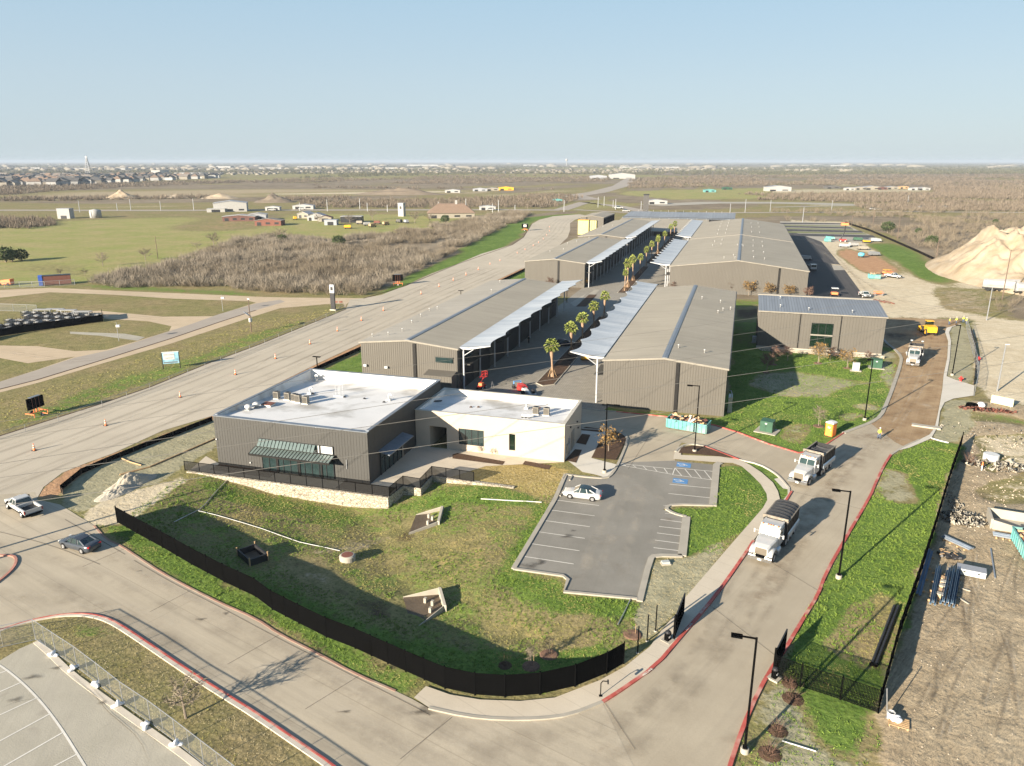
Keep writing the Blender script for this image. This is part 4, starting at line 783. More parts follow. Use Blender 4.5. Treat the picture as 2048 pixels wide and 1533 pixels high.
for k in range(n): a = ux0+(ux1-ux0)*k/n*.78; b = a+(ux1-ux0)*.78/n-.12; gl2.loft([[(a,-.14,uz1-.1),(b,-.14,uz1-.1),(b,-.14,uz1-.07),(a,-.14,uz1-.07)],[(a,-.75,az1+.35),(b,-.75,az1+.35),(b,-.75,az1+.38),(a,-.75,az1+.38)]])
gl2.build('upper_louvre', M['skyglass'], B); MB().box(ux0+.8*(ux1-ux0),-.16,uz0+.45,ux1,-.1,uz1-.05).build('painted_reflection', M['white'], B)  # opaque white panel paints a reflection over the upper glazing
# side entrance on the east wall with a dark canopy
sc = MB(); sc.loft([[(x1+.02,2.6,3.45),(x1+.02,10.2,3.45),(x1+.02,10.2,3.6),(x1+.02,2.6,3.6)],[(x1+1.7,2.6,3.1),(x1+1.7,10.2,3.1),(x1+1.7,10.2,3.25),(x1+1.7,2.6,3.25)]])
scn = sc.build('side_canopy', M['coping'], B); s2 = MB(); [s2.box(x1+.03,2.7+k*.6,3.61,x1+.04,2.74+k*.6,3.66) for k in range(3)]
dg = MB().box(x1+.05,3.1,.08,x1+.09,9.5,3.1).build('glass_door', M['glass'], B); f = MB()
for k in range(6): yy = 3.1+k*1.28; f.box(x1+.09,yy-.04,.05,x1+.16,yy+.04,3.12)
f.box(x1+.09,3.1,2.2,x1+.15,9.5,2.28); f.build('door_frame', M['dark'], dg); MB().box(x1+.02,9.65,.05,x1+.12,10.1,3.0).build('painted_lit_pane', M['trim'], B)  # pale trim colour stands in for light on the end pane
for px, py in ((434,878),(502,925)): q = bx(px,py); MB().box(q[0]-.08,-.2,q[1]-.08,q[0]+.08,-.05,q[1]+.08).build('wall_light', M['white'], B)
MB().box(x1-3.2,-.12,1.8,x1-3.1,-.02,3.1).build('hose_bib_pipe', M['galv'], B)
# ---------------------------------------------------------------- cream building
C_ = thing('office_building', 'cream stucco building with white flat roof joined to the dark building', 'building', (-32,94.5,0))
x0, x1, y1 = -11.25, 10.95, 11.4; zt = 5.5
def tx(px, py): p = onY(px, py, 94.5); return p[0]+32, p[2]
dx0, dz1 = tx(859,852); dx1, _ = tx(894,894); wa = tx(917,857); wb = tx(968,894); sa = tx(1018,868); sb = tx(1030.5,902)
mb = MB()
mb.box(x0,0,0,dx0,.35,zt); mb.box(dx0,0,dz1,dx1,.35,zt); mb.box(dx1,0,0,wa[0],.35,zt); mb.box(wa[0],0,0,wb[0],.35,wb[1]); mb.box(wa[0],0,wa[1],wb[0],.35,zt); mb.box(wb[0],0,0,sa[0],.35,zt)
mb.box(sa[0],0,0,sb[0],.35,sb[1]); mb.box(sa[0],0,sa[1],sb[0],.35,zt); mb.box(sb[0],0,0,x1,.35,zt)
mb.box(x1-.35,.35,0,x1,y1-.35,zt); mb.box(x0,.35,0,x0+.35,y1-.35,zt); mb.box(x0,y1-.35,0,x1,y1,zt); mb.box(dx1+.0,.35,0,dx1+.3,6,zt-1); mb.box(x0+.35,.35,0,dx0,.5,zt-1); mb.box(dx0-.3,.5,0,dx0,6,zt-1)
mb.build('wall', M['stucco'], C_)
mb = MB(); mb.loft([[(x0+.35,.35,5.2),(x1-.35,.35,5.2),(x1-.35,.35,5.05),(x0+.35,.35,5.05)],[(x0+.35,y1-.35,4.5),(x1-.35,y1-.35,4.5),(x1-.35,y1-.35,4.35),(x0+.35,y1-.35,4.35)]]); rd = mb.build('roof_deck', M['membrane'], C_)
mb = MB(); mb.box(x0+.35,y1-.41,4.3,x1-.35,y1-.35,zt-.02); mb.box(x0+.35,.35,4.3,x0+.41,y1-.41,zt-.02); mb.box(x1-.41,.35,4.3,x1-.35,y1-.41,zt-.02); mb.build('parapet_lining', M['membrane'], rd)
M['coping2'] = mat('pale_coping', (.5,.46,.38), .5); mb = MB(); mb.box(x0-.04,-.05,zt,x1+.05,.42,zt+.07); mb.box(x0-.04,y1-.42,zt,x1+.05,y1+.05,zt+.07); mb.box(x0-.04,.42,zt,x0+.42,y1-.42,zt+.07); mb.box(x1-.42,.42,zt,x1+.05,y1-.42,zt+.07); mb.build('coping', M['coping2'], C_)
glazing(C_, wa[0], wb[0], wb[1], wa[1], .16, 4, 'glass'); glazing(C_, sa[0]+.05, sb[0]-.05, sb[1], sa[1], .16, 1, 'glassg', name='narrow_window')
MB().box(x1+.0,1.2,.9,x1+.28,2.0,2.1).build('meter_box', M['galv'], C_); MB().box(x1,2.4,.3,x1+.2,2.9,2.6).build('meter_pipe', M['galv'], C_)
d_ = MB().box(x1+.005,4.2,.1,x1+.06,6.2,2.9).build('door', M['trim'], C_); MB().box(x1+.06,5.9,1.0,x1+.1,6.0,1.3).build('handle', M['dark'], d_)
for yy, zz in ((7.8,3.2),(3.3,3.9),(8.6,2.0)): MB().box(x1,yy,zz,x1+.18,yy+.35,zz+.16).build('wall_light', M['dark'], C_)
# ---------------------------------------------------------------- rooftop equipment (rests on the roofs)
def deckz(y): return 6.75-(y-80.3)*1.2/24 if y > 0 else 0
def decki(px, py, base, slope, yb):
    z = base
    for _ in range(6): p = P(px, py, z); z = base-(p[1]-yb)*slope
    return P(px, py, z)
ac = thing('air_conditioner', 'grey rooftop condenser unit standing highest in the cluster on the big white roof', 'air conditioner', (0,0,0), 0, 'condensers on the flat roofs')
MB().box(-.4,-.35,.12,.4,.35,1.15).build('casing', M['trim'], ac); mb = MB(); [mb.box(-.42,-.3+k*.07,.2,-.4,-.27+k*.07,1.05) for k in range(9)]; [mb.box(-.36+k*.08,-.37,.2,-.33+k*.08,-.35,1.05) for k in range(9)]; mb.build('grille', M['dark'], ac)
MB().lathe([(.28,1.15),(.28,1.2),(.05,1.22),(0,1.22)],12).build('fan_guard', M['dark'], ac); MB().box(-.5,-.42,0,.5,.42,.12).build('plinth', M['white'], ac)
acs = [(554,798,'westernmost'),(576,800,'second from the left'),(590,803,'third from the left'),(597,805,'fourth from the left'),(612,808,'rightmost')]
for k, (px, py, wd) in enumerate(acs):
    p = decki(px, py, 6.75, .0488, 80.3); o = ac if k == 0 else dup(ac); o.location = p; o['label'] = 'grey condenser, %s in the row on the big white roof' % wd
for px, py, wd in ((1072,829,'left'),(1093,831,'right')):
    p = decki(px, py, 5.2, .064, 94.85); o = dup(ac); o.location = p; o['label'] = 'grey condenser on the cream building roof, %s of the pair' % wd
def roof_item(name, label, cat, px, py, fn, cream=False, rz=0):
    p = decki(px, py, 5.2, .064, 94.85) if cream else decki(px, py, 6.75, .0488, 80.3); T = thing(name, label, cat, p, rz); fn(T); return T
def curb(w, d, h, m='white', top='rust'):
    def f(T): MB().box(-w/2,-d/2,0,w/2,d/2,h).build('curb', M[m], T); MB().box(-w/2-.05,-d/2-.05,h,w/2+.05,d/2+.05,h+.08).build('lid', M[top], T)
    return f
def goose(T): MB().path([(0,0,0),(0,0,.7),(.12,0,.95),(.35,0,1.0),(.5,0,.8)],.16,8).build('gooseneck_pipe', M['white'], T); MB().box(-.3,-.3,0,.3,.3,.25).build('curb', M['white'], T)
def stacks(T):
    for k in range(4): MB().tube((k*.35-.5,(k%2)*.3,0),(k*.35-.5,(k%2)*.3,1.7+.2*(k%2)),.035).build('flue', M['steelw'], T)
    MB().box(-.8,-.2,0,.8,.5,.12).build('base', M['white'], T)
roof_item('roof_hatch', 'low hatch with a rust-red lid left of the condensers', 'roof hatch', 537, 812, curb(1.5,1.3,.3))
for px, py, s in ((620,788,'behind the condensers on the big white roof'),(778,801,'near the right edge of the big white roof'),(631,762,'in the far left corner of the big white roof')): roof_item('roof_vent', 'white gooseneck vent '+s, 'vent', px, py, goose)
roof_item('flue_stack', 'cluster of thin white flues in the middle of the big white roof', 'flue', 678, 793, stacks)
for px, py, s in ((497,820,'leftmost'),(513,815,'second from the left')): roof_item('exhaust_fan', 'white exhaust fan along the left parapet, %s' % s, 'exhaust fan', px, py, lambda T: (MB().lathe([(.3,0),(.3,.3),(.5,.35),(.5,.6),(.3,.75),(0,.78)],14).build('hood', M['white'], T, True), MB().box(-.4,-.4,0,.4,.4,.12).build('curb', M['galv'], T)))
for px, py, s in ((768,805,'near the right edge'),(729,798,'right of the flues'),(689,795,'beside the flues'),(626,788,'behind the condensers')): roof_item('roof_drain', 'small dark roof drain %s of the big white roof' % s, 'roof drain', px, py, lambda T: (MB().lathe([(.22,0),(.22,.05),(.12,.16),(0,.18)],10).build('strainer', M['dark'], T), MB().lathe([(.3,0),(.3,.02),(0,.02)],10).build('flange', M['galv'], T)))
roof_item('roof_vent', 'white box vent with pipe at the middle of the cream building roof', 'vent', 1053, 818, goose, True); roof_item('roof_hatch', 'hatch with reddish lid behind the condensers on the cream building', 'roof hatch', 1073, 820, curb(1,.8,.25), True)
for px, s in ((942,'left'),(957,'right')): roof_item('roof_drain', 'small brown roof drain, %s of the two on the cream building' % s, 'roof drain', px, 815, lambda T: (MB().lathe([(.22,0),(.22,.05),(.12,.16),(0,.18)],10).build('strainer', M['mulch'], T), MB().lathe([(.3,0),(.3,.02),(0,.02)],10).build('flange', M['galv'], T)), True)
def duct(T): MB().path([(0,0,.3),(1.2,0,.3),(1.5,.3,.3)],.2,8).build('duct', M['white'], T); [MB().box(k*.5,-.3,0,k*.5+.15,.3,.14).build('sleeper', M['dark'], T) for k in range(3)]
roof_item('roof_duct', 'short white duct lying at the front parapet of the cream roof', 'duct', 1044, 835, duct, True)
roof_item('pipe_bundle', 'dark pipes lying in the left corner of the cream roof', 'pipes', 868, 806, lambda T: [MB().tube((-.9,k*.3,.1),(.9,k*.3+.8,.1),.07).build('pipe', M['dark'], T) for k in range(2)], True)
# ---------------------------------------------------------------- retaining wall, fence on top
T = thing('retaining_wall', 'white limestone block retaining wall below the dark building terrace', 'wall')
mb = MB()
rwp = [RW[0][:2]]+[p[:2] for p in RW[1:]]
ribbon(mb, resample(rwp, 40), .55, .18, -2.3); mb.build('wall_body', M['stone'], T)
T2 = thing('low_retaining_wall', 'short white stone wall below the tan lawn by the cream building', 'wall'); del T2['category']; bpy.data.objects.remove(T2)
def panel_fence(name, label, pts, h, pitch, mpanel, zf=None, post=.05, group=None, pickets=0, mpost='black', posth=.1, panelgap=.08, cat='fence'):
    T = thing(name, label, cat, (pts[0][0], pts[0][1], 0), 0, group); ox, oy = pts[0][0], pts[0][1]
    line = resample([p[:2] for p in pts], pitch); zz = [(zf(*p) if zf else 0) for p in line]
    for (a, b, za, zb) in zip(line, line[1:], zz, zz[1:]):
        a2 = (a[0]-ox, a[1]-oy); b2 = (b[0]-ox, b[1]-oy); L = math.dist(a, b); q = heading(a, b)
        mb = MB()
        if pickets:
            n = max(2, int(L/pickets))
            for k in range(1, n):
                p = lerp(a2, b2, k/n); z0 = za+(zb-za)*k/n; mb.obox((p[0], p[1], z0+h/2), .05, .03, h-panelgap, q)
            for zc in (panelgap*1.5, h*.5, h-.06):
                mb.tube((*a2, za+zc), (*b2, zb+zc), .028, n=4)
        else:
            nx_, ny_ = -math.sin(q)*.012, math.cos(q)*.012
            mb.loft([[(a2[0]-nx_, a2[1]-ny_, za+panelgap), (a2[0]+nx_, a2[1]+ny_, za+panelgap), (a2[0]+nx_, a2[1]+ny_, za+h), (a2[0]-nx_, a2[1]-ny_, za+h)], [(b2[0]-nx_, b2[1]-ny_, zb+panelgap), (b2[0]+nx_, b2[1]+ny_, zb+panelgap), (b2[0]+nx_, b2[1]+ny_, zb+h), (b2[0]-nx_, b2[1]-ny_, zb+h)]])
            n = max(2, int(L/.14))
            for k in range(1, n): p = lerp(a2, b2, k/n); z0 = za+(zb-za)*k/n; mb.obox((p[0], p[1], z0+panelgap+(h-panelgap)/2), .02, .05, h-panelgap-.02, q)
        mb.build('panel', M[mpanel], T)
    for p, z in zip(line, zz): MB().obox((p[0]-ox, p[1]-oy, z+(h+posth)/2), post*2, post*2, h+posth).build('post', M[mpost], T)
    return T
M['mesh'] = None
def meshmat(name, col, cover, rough=.6, sc=6):
    """woven wire: real holes through a transparent mix of a fine procedural grid"""
    m, t, b = newmat(name); b.inputs['Base Color'].default_value = (*col, 1); b.inputs['Roughness'].default_value = rough; b.inputs['Alpha'].default_value = cover; return m
M['mesh'] = meshmat('black_wire_mesh', (.008,.008,.008), .8); M['link'] = meshmat('chain_link_mesh', (.3,.31,.31), .13)
def mesh_fence(name, label, pts, h, pitch, mm, zf=None, mpost='black', r=.04, toprail=True, cat='fence', group=None, feet=None, mid=False):
    T = thing(name, label, cat, (pts[0][0], pts[0][1], 0), 0, group); ox, oy = pts[0][0], pts[0][1]; line = resample([p[:2] for p in pts], pitch); zz = [(zf(*p) if zf else 0) for p in line]
    for a, b, za, zb in zip(line, line[1:], zz, zz[1:]):
        a2 = (a[0]-ox, a[1]-oy); b2 = (b[0]-ox, b[1]-oy); mb = MB(); mb.face([(*a2, za+.08), (*b2, zb+.08), (*b2, zb+h), (*a2, za+h)]); pn = mb.build('mesh_panel', M[mm], T)
        rl = MB(); rl.tube((*a2, za+h), (*b2, zb+h), r*.8, n=5); rl.tube((*a2, za+.08), (*b2, zb+.08), r*.6, n=5)
        if mid: c = lerp(a2, b2, .5); rl.tube((*c, (za+zb)/2+.08), (*c, (za+zb)/2+h), r*.6, n=5)
        rl.build('rail', M[mpost], pn)
    for p, z in zip(line, zz): MB().tube((p[0]-ox, p[1]-oy, z-.05), (p[0]-ox, p[1]-oy, z+h+.04), r, n=6).build('post', M[mpost], T)
    return T
fw = [(p[0]+.05, p[1]+.12) for p in rwp]; fw[0] = (fw[0][0]-.6, fw[0][1]); fw[-1] = lerp(rwp[-2], rwp[-1], .42)
mesh_fence('terrace_fence', 'black mesh fence along the top of the white stone wall', fw, 1.35, 2.35, 'mesh', zf=lambda x, y: .12, r=.05)
# ================================================================ VEHICLES
def wheel(T, x, y, r, w=.24, rim='rimm', name='wheel', dual=False):
    s = 1 if y > 0 else -1
    o = MB().lathe([(r*.62,-w/2),(r*.93,-w/2),(r,-w*.36),(r,w*.36),(r*.93,w/2),(r*.62,w/2)], 20, (x,y,r), 'Y').build('wheel', M['tyre'], T, True)
    yo = s*(w/2+.005); mb = MB(); mb.lathe([(r*.62,s*.0),(r*.58,s*-.0+ s*.012),(r*.5,-s*.05),(r*.18,-s*.03),(r*.16,s*.03),(0,s*.035)], 14, (x,y+yo,r), 'Y')
    for k in range(5): a = k*1.2566; mb.obox((x+math.cos(a)*r*.36, y+yo-s*.02, r+math.sin(a)*r*.36), r*.5, .05, r*.12, 0, 0, -a)
    mb.build('rim', M[rim], o); return o
def body_ring(x, w, zb, zs, zt, cap=.9):
    return [(x,-w*.86,zb),(x,-w*.97,zb+.1),(x,-w,zb+(zs-zb)*.55),(x,-w*.965,zs),(x,-w*cap*.93,zt),(x,-w*.5,zt+.02),(x,0,zt+.03),(x,w*.5,zt+.02),(x,w*cap*.93,zt),(x,w*.965,zs),(x,w,zb+(zs-zb)*.55),(x,w*.97,zb+.1),(x,w*.86,zb)]
def sedan(label, paint, loc, rz, plate=True, roofblack=False, group=None):
    T = thing('sedan_car', label, 'car', loc, rz, group)
    st = [(-2.38,.70,.42,.70,.78),(-2.30,.82,.28,.84,.93),(-2.1,.88,.22,.93,.99),(-1.75,.915,.2,.95,1.01),(-1.2,.925,.19,.94,.98),(-.3,.925,.18,.91,.93),(.5,.925,.18,.88,.92),(1.05,.92,.19,.86,.93),(1.5,.91,.2,.80,.87),(1.95,.88,.22,.74,.80),(2.25,.80,.27,.66,.71),(2.4,.66,.36,.56,.6)]
    MB().loft([body_ring(*s) for s in st]).build('body', M[paint], T, True)
    def gr(x, w, z): return [(x,-w,z),(x,-w*.6,z+.015),(x,0,z+.02),(x,w*.6,z+.015),(x,w,z)]
    base = [(-1.78,.74,.95),(-1.2,.80,.95),(-.2,.81,.93),(.6,.80,.92),(1.15,.74,.90)]; top = [(-.95,.60,1.34),(-.6,.63,1.42),(-.1,.64,1.45),(.15,.63,1.44),(.38,.60,1.39)]
    g = MB(); b = [[(x,-w,z),(x,w,z)] for x,w,z in base]; tp = [[(x,-w,z),(x,w,z)] for x,w,z in top]
    ring0 = [p[0] for p in b]+[p[1] for p in b[::-1]]; ring1 = [p[0] for p in tp]+[p[1] for p in tp[::-1]]
    g.loft([ring0, ring1]); gl = g.build('window_glass', M['glass'], T)
    r = MB(); r.loft([gr(x,w+.012,z+.01) for x,w,z in top]+[], cap=False, closed=False)
    r.loft([[(top[0][0]-.07,-.55,1.31),(top[0][0]-.07,.55,1.31)],[(top[0][0],-.6,1.352),(top[0][0],.6,1.352)]], cap=False, closed=False)
    r.build('roof', M['glass' if roofblack else paint], T, True)
    for s in (-1,1):
        pl = MB()
        for (bx_, bw, bz), (tx_, tw, tz), wd in (((1.13,.75,.9),(.38,.61,1.39),.05),((.28,.815,.93),(.12,.64,1.44),.05),((-.72,.82,.945),(-.55,.64,1.42),.06),((-1.76,.75,.95),(-.95,.61,1.34),.09)):
            pl.tube((bx_,s*bw,bz),(tx_,s*tw,tz),wd,n=5)
        pl.build('pillar', M[paint], T)
        MB().loft([[(.85,s*.84,.92),(1.02,s*.84,.92),(1.02,s*.84,1.04),(.85,s*.84,1.04)],[(.88,s*1.03,.94),(.98,s*1.03,.94),(.98,s*1.03,1.03),(.88,s*1.03,1.03)]]).build('mirror', M[paint], T)
        MB().obox((2.24,s*.6,.66),.22,.32,.13,-s*.35).build('headlight', M['lens'], T); MB().obox((-2.3,s*.62,.84),.14,.34,.15,s*.25).build('tail_light', M['tail'], T)
        for x in (-1.38,1.42):
            MB().lathe([(.37,-.02),(.37,.02),(0,.02)],18,(x,s*.905,.33),'Y').build('wheel_arch', M['black'], T); wheel(T, x, s*.84, .325, .22)
    MB().obox((2.37,0,.45),.06,1.0,.2).build('grille', M['black'], T); MB().obox((-2.36,0,.62),.03,.42,.13).build('licence_plate', M['white'], T); return T
a, b = P(1143,998), P(1189,1006)
sedan('white sedan with dark roof parked between the stall lines', 'carwhite', (-16.3,84.15,0), R_(180), roofblack=True)
sedan('grey sedan driving away on the concrete road at the left', 'cargrey', (-65.6,56.0,0), heading(P(180,1107), P(128,1092)), group=None)
def pickup(label, loc, rz, paint='carwhite', cargo=True, group=None, lift=0):
    T = thing('pickup_truck', label, 'pickup truck', loc, rz, group)
    cabr = [(-.55,1.02,.5,1.05,1.12),(.3,1.02,.48,1.04,1.1),(1.1,1.02,.48,1.04,1.12),(1.7,1.0,.5,1.02,1.1),(2.3,.98,.5,.98,1.06),(2.7,.93,.5,.92,1.0),(2.86,.85,.55,.85,.92)]
    MB().loft([body_ring(*s) for s in cabr]).build('body', M[paint], T, True)
    bd = MB(); bd.box(-2.9,-1.0,.62,-.58,1.0,.74); bd.box(-2.9,-1.0,.745,-.58,-.86,1.12); bd.box(-2.9,.86,.745,-.58,1.0,1.12); bd.box(-.72,-.855,.745,-.58,.855,1.12); bd.build('cargo_bed', M[paint], T)
    MB().box(-2.98,-.99,.55,-2.905,.99,1.12).build('tailgate', M[paint], T); MB().box(-2.88,-.85,.75,-.73,.85,.77).build('bed_liner', M['dark'], T)
    g = MB(); g.loft([[(-.5,-.93,1.1),(1.35,-.93,1.1),(1.35,.93,1.1),(-.5,.93,1.1)],[(-.3,-.74,1.66),(.72,-.74,1.7),(.72,.74,1.7),(-.3,.74,1.66)]]); g.build('window_glass', M['glass'], T)
    MB().loft([[(-.36,-.8,1.66),(.78,-.8,1.69),(.78,.8,1.69),(-.36,.8,1.66)],[(-.3,-.7,1.75),(.66,-.7,1.78),(.66,.7,1.78),(-.3,.7,1.75)]]).build('roof', M[paint], T)
    for s in (-1,1):
        pl = MB(); [pl.tube((a_,s*.94,1.1),(b_,s*.75,1.68),.055,n=5) for a_, b_ in ((1.33,.72),(.45,.3),(-.48,-.3))]; pl.build('pillar', M[paint], T)
        MB().obox((1.15,s*1.14,1.22),.1,.24,.24).build('mirror', M['black'], T); MB().obox((2.78,s*.72,.88),.14,.32,.2).build('headlight', M['lens'], T); MB().obox((-2.9,s*.93,.9),.16,.17,.38).build('tail_light', M['tail'], T)
        for x in (-1.95,1.95): MB().lathe([(.45,-.02),(.45,.02),(0,.02)],18,(x,s*1.0,.42),'Y').build('wheel_arch', M['black'], T); wheel(T, x, s*.93, .4, .26)
    MB().box(2.84,-.9,.45,3.0,.9,.66).build('bumper', M['chrome'], T); MB().box(-3.1,-.9,.45,-2.99,.9,.62).build('rear_bumper', M['black'], T); MB().obox((2.88,0,.82),.05,1.0,.24).build('grille', M['black'], T)
    MB().box(-2.6,-.8,.2,2.5,.8,.6).build('chassis', M['black'], T); return T
pk = pickup('white pickup truck with open empty bed turning at the track corner', (-79.4,61.2,0), heading(P(84,1036), P(28,1002)))
# ---------------------------------------------------------------- dump trucks
def dump_truck(label, loc, rz, tarp='arched', sag=0, group='dump trucks on the site road'):
    T = thing('dump_truck', label, 'dump truck', loc, rz, group); W_ = 'carwhite'
    MB().box(-6.2,-.45,.55,3.2,.45,1.0).build('chassis', M['black'], T)
    def rr(x, w, z0, z1, c=.12): return [(x,-w,z0),(x,-w,z1-c),(x,-w+c,z1),(x,w-c,z1),(x,w,z1-c),(x,w,z0)]
    MB().loft([rr(.35,1.02,1.0,2.15),rr(1.2,1.0,1.0,2.1),rr(2.4,.82,.9,1.98),rr(2.98,.72,.8,1.82,.18)]).build('hood', M[W_], T, False)
    cab = MB(); cab.loft([rr(-1.35,1.08,.95,2.95,.14),rr(.1,1.08,.95,2.98,.14),rr(.42,1.08,.95,2.2,.1)]); cab.loft([rr(-1.5,1.06,2.97,3.08,.04),rr(-.1,1.06,2.99,3.14,.04),rr(.32,1.0,2.86,2.95,.03)]); cab.build('cab', M[W_], T)
    ws = MB(); ws.loft([[(.44,-.95,2.14),(.44,.95,2.14),(.47,.95,2.16),(.47,-.95,2.16)],[(.16,-.93,2.88),(.16,.93,2.88),(.19,.93,2.88),(.19,-.93,2.88)]]); ws = ws.build('windshield', mat('truck_windshield', (.02,.04,.038), .1, 0, .3, 1, spec=.8) if 'wsg' not in M else M['wsg'], T); M['wsg'] = ws.data.materials[0]
    MB().obox((.33,0,2.5),.04,.05,.78,0,0,-.37).build('windshield_divider', M[W_], ws)
    for s in (-1,1):
        MB().box(-.85,min(s*1.085,s*1.1),2.1,.1,max(s*1.085,s*1.1),2.75).build('side_window', M['glass'], T)
        fd = MB(); fd.loft([[(x,s*.7,z),(x,s*1.2,z-.03),(x,s*1.2,z-.25),(x,s*.7,z-.2)] for x, z in ((1.25,1.05),(1.45,1.35),(1.8,1.52),(2.3,1.5),(2.75,1.38),(3.02,1.15))]); fd.build('fender', M[W_], T, True)
        MB().obox((2.98,s*.98,1.12),.12,.3,.24).build('headlight', M['lens'], T)
        mr = MB(); mr.tube((.3,s*1.1,2.3),(.5,s*1.5,2.35),.03,n=5); mr.obox((.5,s*1.5,2.3),.06,.15,.42); mr.build('mirror', M[W_], T)
        MB().tube((-.05,s*.98,.72),(1.0,s*.98,.72),.3,n=14).build('fuel_tank', M['alum'], T); MB().box(-.1,min(s*1.0,s*1.25),.42,.9,max(s*1.0,s*1.25),.48).build('step', M['galv'], T)
        MB().tube((-1.55,s*.92,1.1),(-1.55,s*.92,3.3),.09,n=8).build('exhaust_stack', M['chrome'], T)
        wheel(T, 2.05, s*1.02, .52, .32, 'rimm')
        for x in (-2.15,-3.05,-4.25,-5.55): wheel(T, x, s*.98, .5, .46, 'rimm')
        MB().box(3.02,min(s*.3,s*1.2),.55,3.16,max(s*.3,s*1.2),.9).build('fog_light_panel', M['chrome' ], T)
    MB().loft([[(2.98,-.62,.85),(2.98,.62,.85),(3.05,.62,.85),(3.05,-.62,.85)],[(2.93,-.58,1.72),(2.93,.58,1.72),(3.0,.58,1.72),(3.0,-.58,1.72)]]).build('grille', mat('truck_grille', (.22,.19,.15), .35, .6) if 'grl' not in M else M['grl'], T)
    MB().box(3.05,-1.22,.42,3.3,1.22,.78).build('bumper', M['chrome'], T); MB().box(3.3,-.2,.45,3.32,.2,.65).build('licence_plate', M['white'], T)
    for k in (-.8,-.25,0,.25,.8): MB().box(.0,k-.06,3.12,.16,k+.06,3.19).build('marker_light', M['orange'], T)
    # box: tub with open top
    x0, x1, w, z0, z1 = -6.45, -1.7, 1.29, 1.25, 2.98
    bx_ = MB(); bx_.box(x0,-w,z0,x1,w,z0+.12); bx_.box(x0,-w,z0+.12,x1,-w+.07,z1); bx_.box(x0,w-.07,z0+.12,x1,w,z1); bx_.box(x1-.07,-w+.07,z0+.12,x1,w-.07,z1+.15); bx_.box(x0,-w+.07,z0+.12,x0+.07,w-.07,z1)
    for k in range(7): xx = x0+.35+k*.65; [bx_.box(xx,min(s*w,s*(w+.06)),z0,xx+.1,max(s*w,s*(w+.06)),z1-.1) for s in (-1,1)]
    bx = bx_.build('dump_box', M['dark'], T)
    rl = MB(); [rl.box(x0-.03,min(s*(w-.1),s*(w+.07)),z1+.005,x1+.03,max(s*(w-.1),s*(w+.07)),z1+.1) for s in (-1,1)]; rl.box(x1-.05,-w-.05,z1+.155,x1+.12,w+.05,z1+.42); rl.build('box_rail', mat('grimy_rail', (.22,.19,.15), .6, .1, .4, 3) if 'rl' not in M else M['rl'], bx); M['rl'] = rl and bpy.data.materials['grimy_rail']
    for s in (-1,1): MB().loft([[(x0+.25,s*(w+.09),z0-.02),(x0+.25,s*(w+.2),z0-.12),(x0+.25,s*(w+.2),z0+.35),(x0+.25,s*(w+.09),z0+.5)],[(x1-.1,s*(w+.09),z0-.02),(x1-.1,s*(w+.2),z0-.12),(x1-.1,s*(w+.2),z0+.35),(x1-.1,s*(w+.09),z0+.5)]]).build('side_panel', M['alum'], T)
    t = MB(); g = []; n = 30
    for i in range(n+1):
        u = i/n; xx = x0+.08+(x1-x0-.16)*u; rib = abs(math.sin(u*math.pi*6))**.5*.07; row = []
        for j in range(9):
            v = -1+2*j/8; arc = math.sqrt(max(0,1-v*v*.96))
            z = (z1+.08+.36*arc-rib*.6*arc) if tarp == 'arched' else (z1-.42-.12*math.cos(u*math.pi*11)*.6-.1*math.sin(u*9)+.1*v*v*3*.5)
            row.append((xx, v*(w-.09), z))
        g.append(row)
    for i in range(n):
        for j in range(8): t.face([g[i][j],g[i+1][j],g[i+1][j+1],g[i][j+1]])
    t.build('tarpaulin', M['tarp'], T, True)
    if tarp == 'arched':
        bw = MB(); [bw.path([(x0+.1+(x1-x0-.2)*k/6, v*(w-.06), z1+.1+.36*math.sqrt(max(0,1-v*v*.96))) for v in [-1+2*q/10 for q in range(11)]],.03,5) for k in range(7)]; bw.build('tarp_bows', M['dark'], T)
    if sag:
        rk = MB(); [rk.path([(xx,-1.2,2.9),(xx,-1.1,3.7),(xx,1.1,3.7),(xx,1.2,2.9)],.05,6) for xx in (-4.8,-2.2)]; [rk.tube((-4.8,s*1.1,3.7),(-2.2,s*1.1,3.7),.05,n=6) for s in (-.9,.9)]; rk.build('equipment_rack', M['dark'], T)
        for s in (-1,1): MB().lathe([(.22,-.1),(.28,.1),(0,.12)],12,(-4.8,s*1.0,3.85)).build('rack_light', M['white'], T)
    return T
def truck_at(fl, fr, rl_, label, tarp, sag=0):
    a, c, r = P(*fl), P(*fr), P(*rl_); rz = heading(r, a); mid = lerp(a, c, .5)
    # front wheels are 2.05 m ahead of the origin
    return dump_truck(label, (mid[0]-2.05*math.cos(rz), mid[1]-2.05*math.sin(rz), 0.03), rz, tarp, sag)
truck_at((1550.7,1127),(1499,1112),(1589.5,1071), 'white dump truck with arched dark tarpaulin, nearest to the gate', 'arched')
truck_at((1619.6,972),(1581,963),(1668.4,931), 'white dump truck with sagging tarpaulin, beside the orange portable toilet', 'sag')
t3 = dump_truck('white truck with a high equipment rack on the brown dirt road', (P(1826,728)[0], P(1826,728)[1], .03), heading(P(1838,690), P(1818,757)), 'sag', 1)
for px, py, tz, lb in ((1797,557,0,'white pickup beside the yellow machine in the pale yard'), (1728,600,0,'white pickup at the edge of the black asphalt, behind the blue-roofed building')):
    pass
def placed(o, loc, rz, label): return dup(o, loc, rz, label)
placed(pk, P(1786,556), R_(-35), 'white pickup parked by the orange equipment in the pale yard'); placed(pk, P(1729,594), R_(-80), 'white pickup at the edge of the black asphalt behind the blue-roofed building')
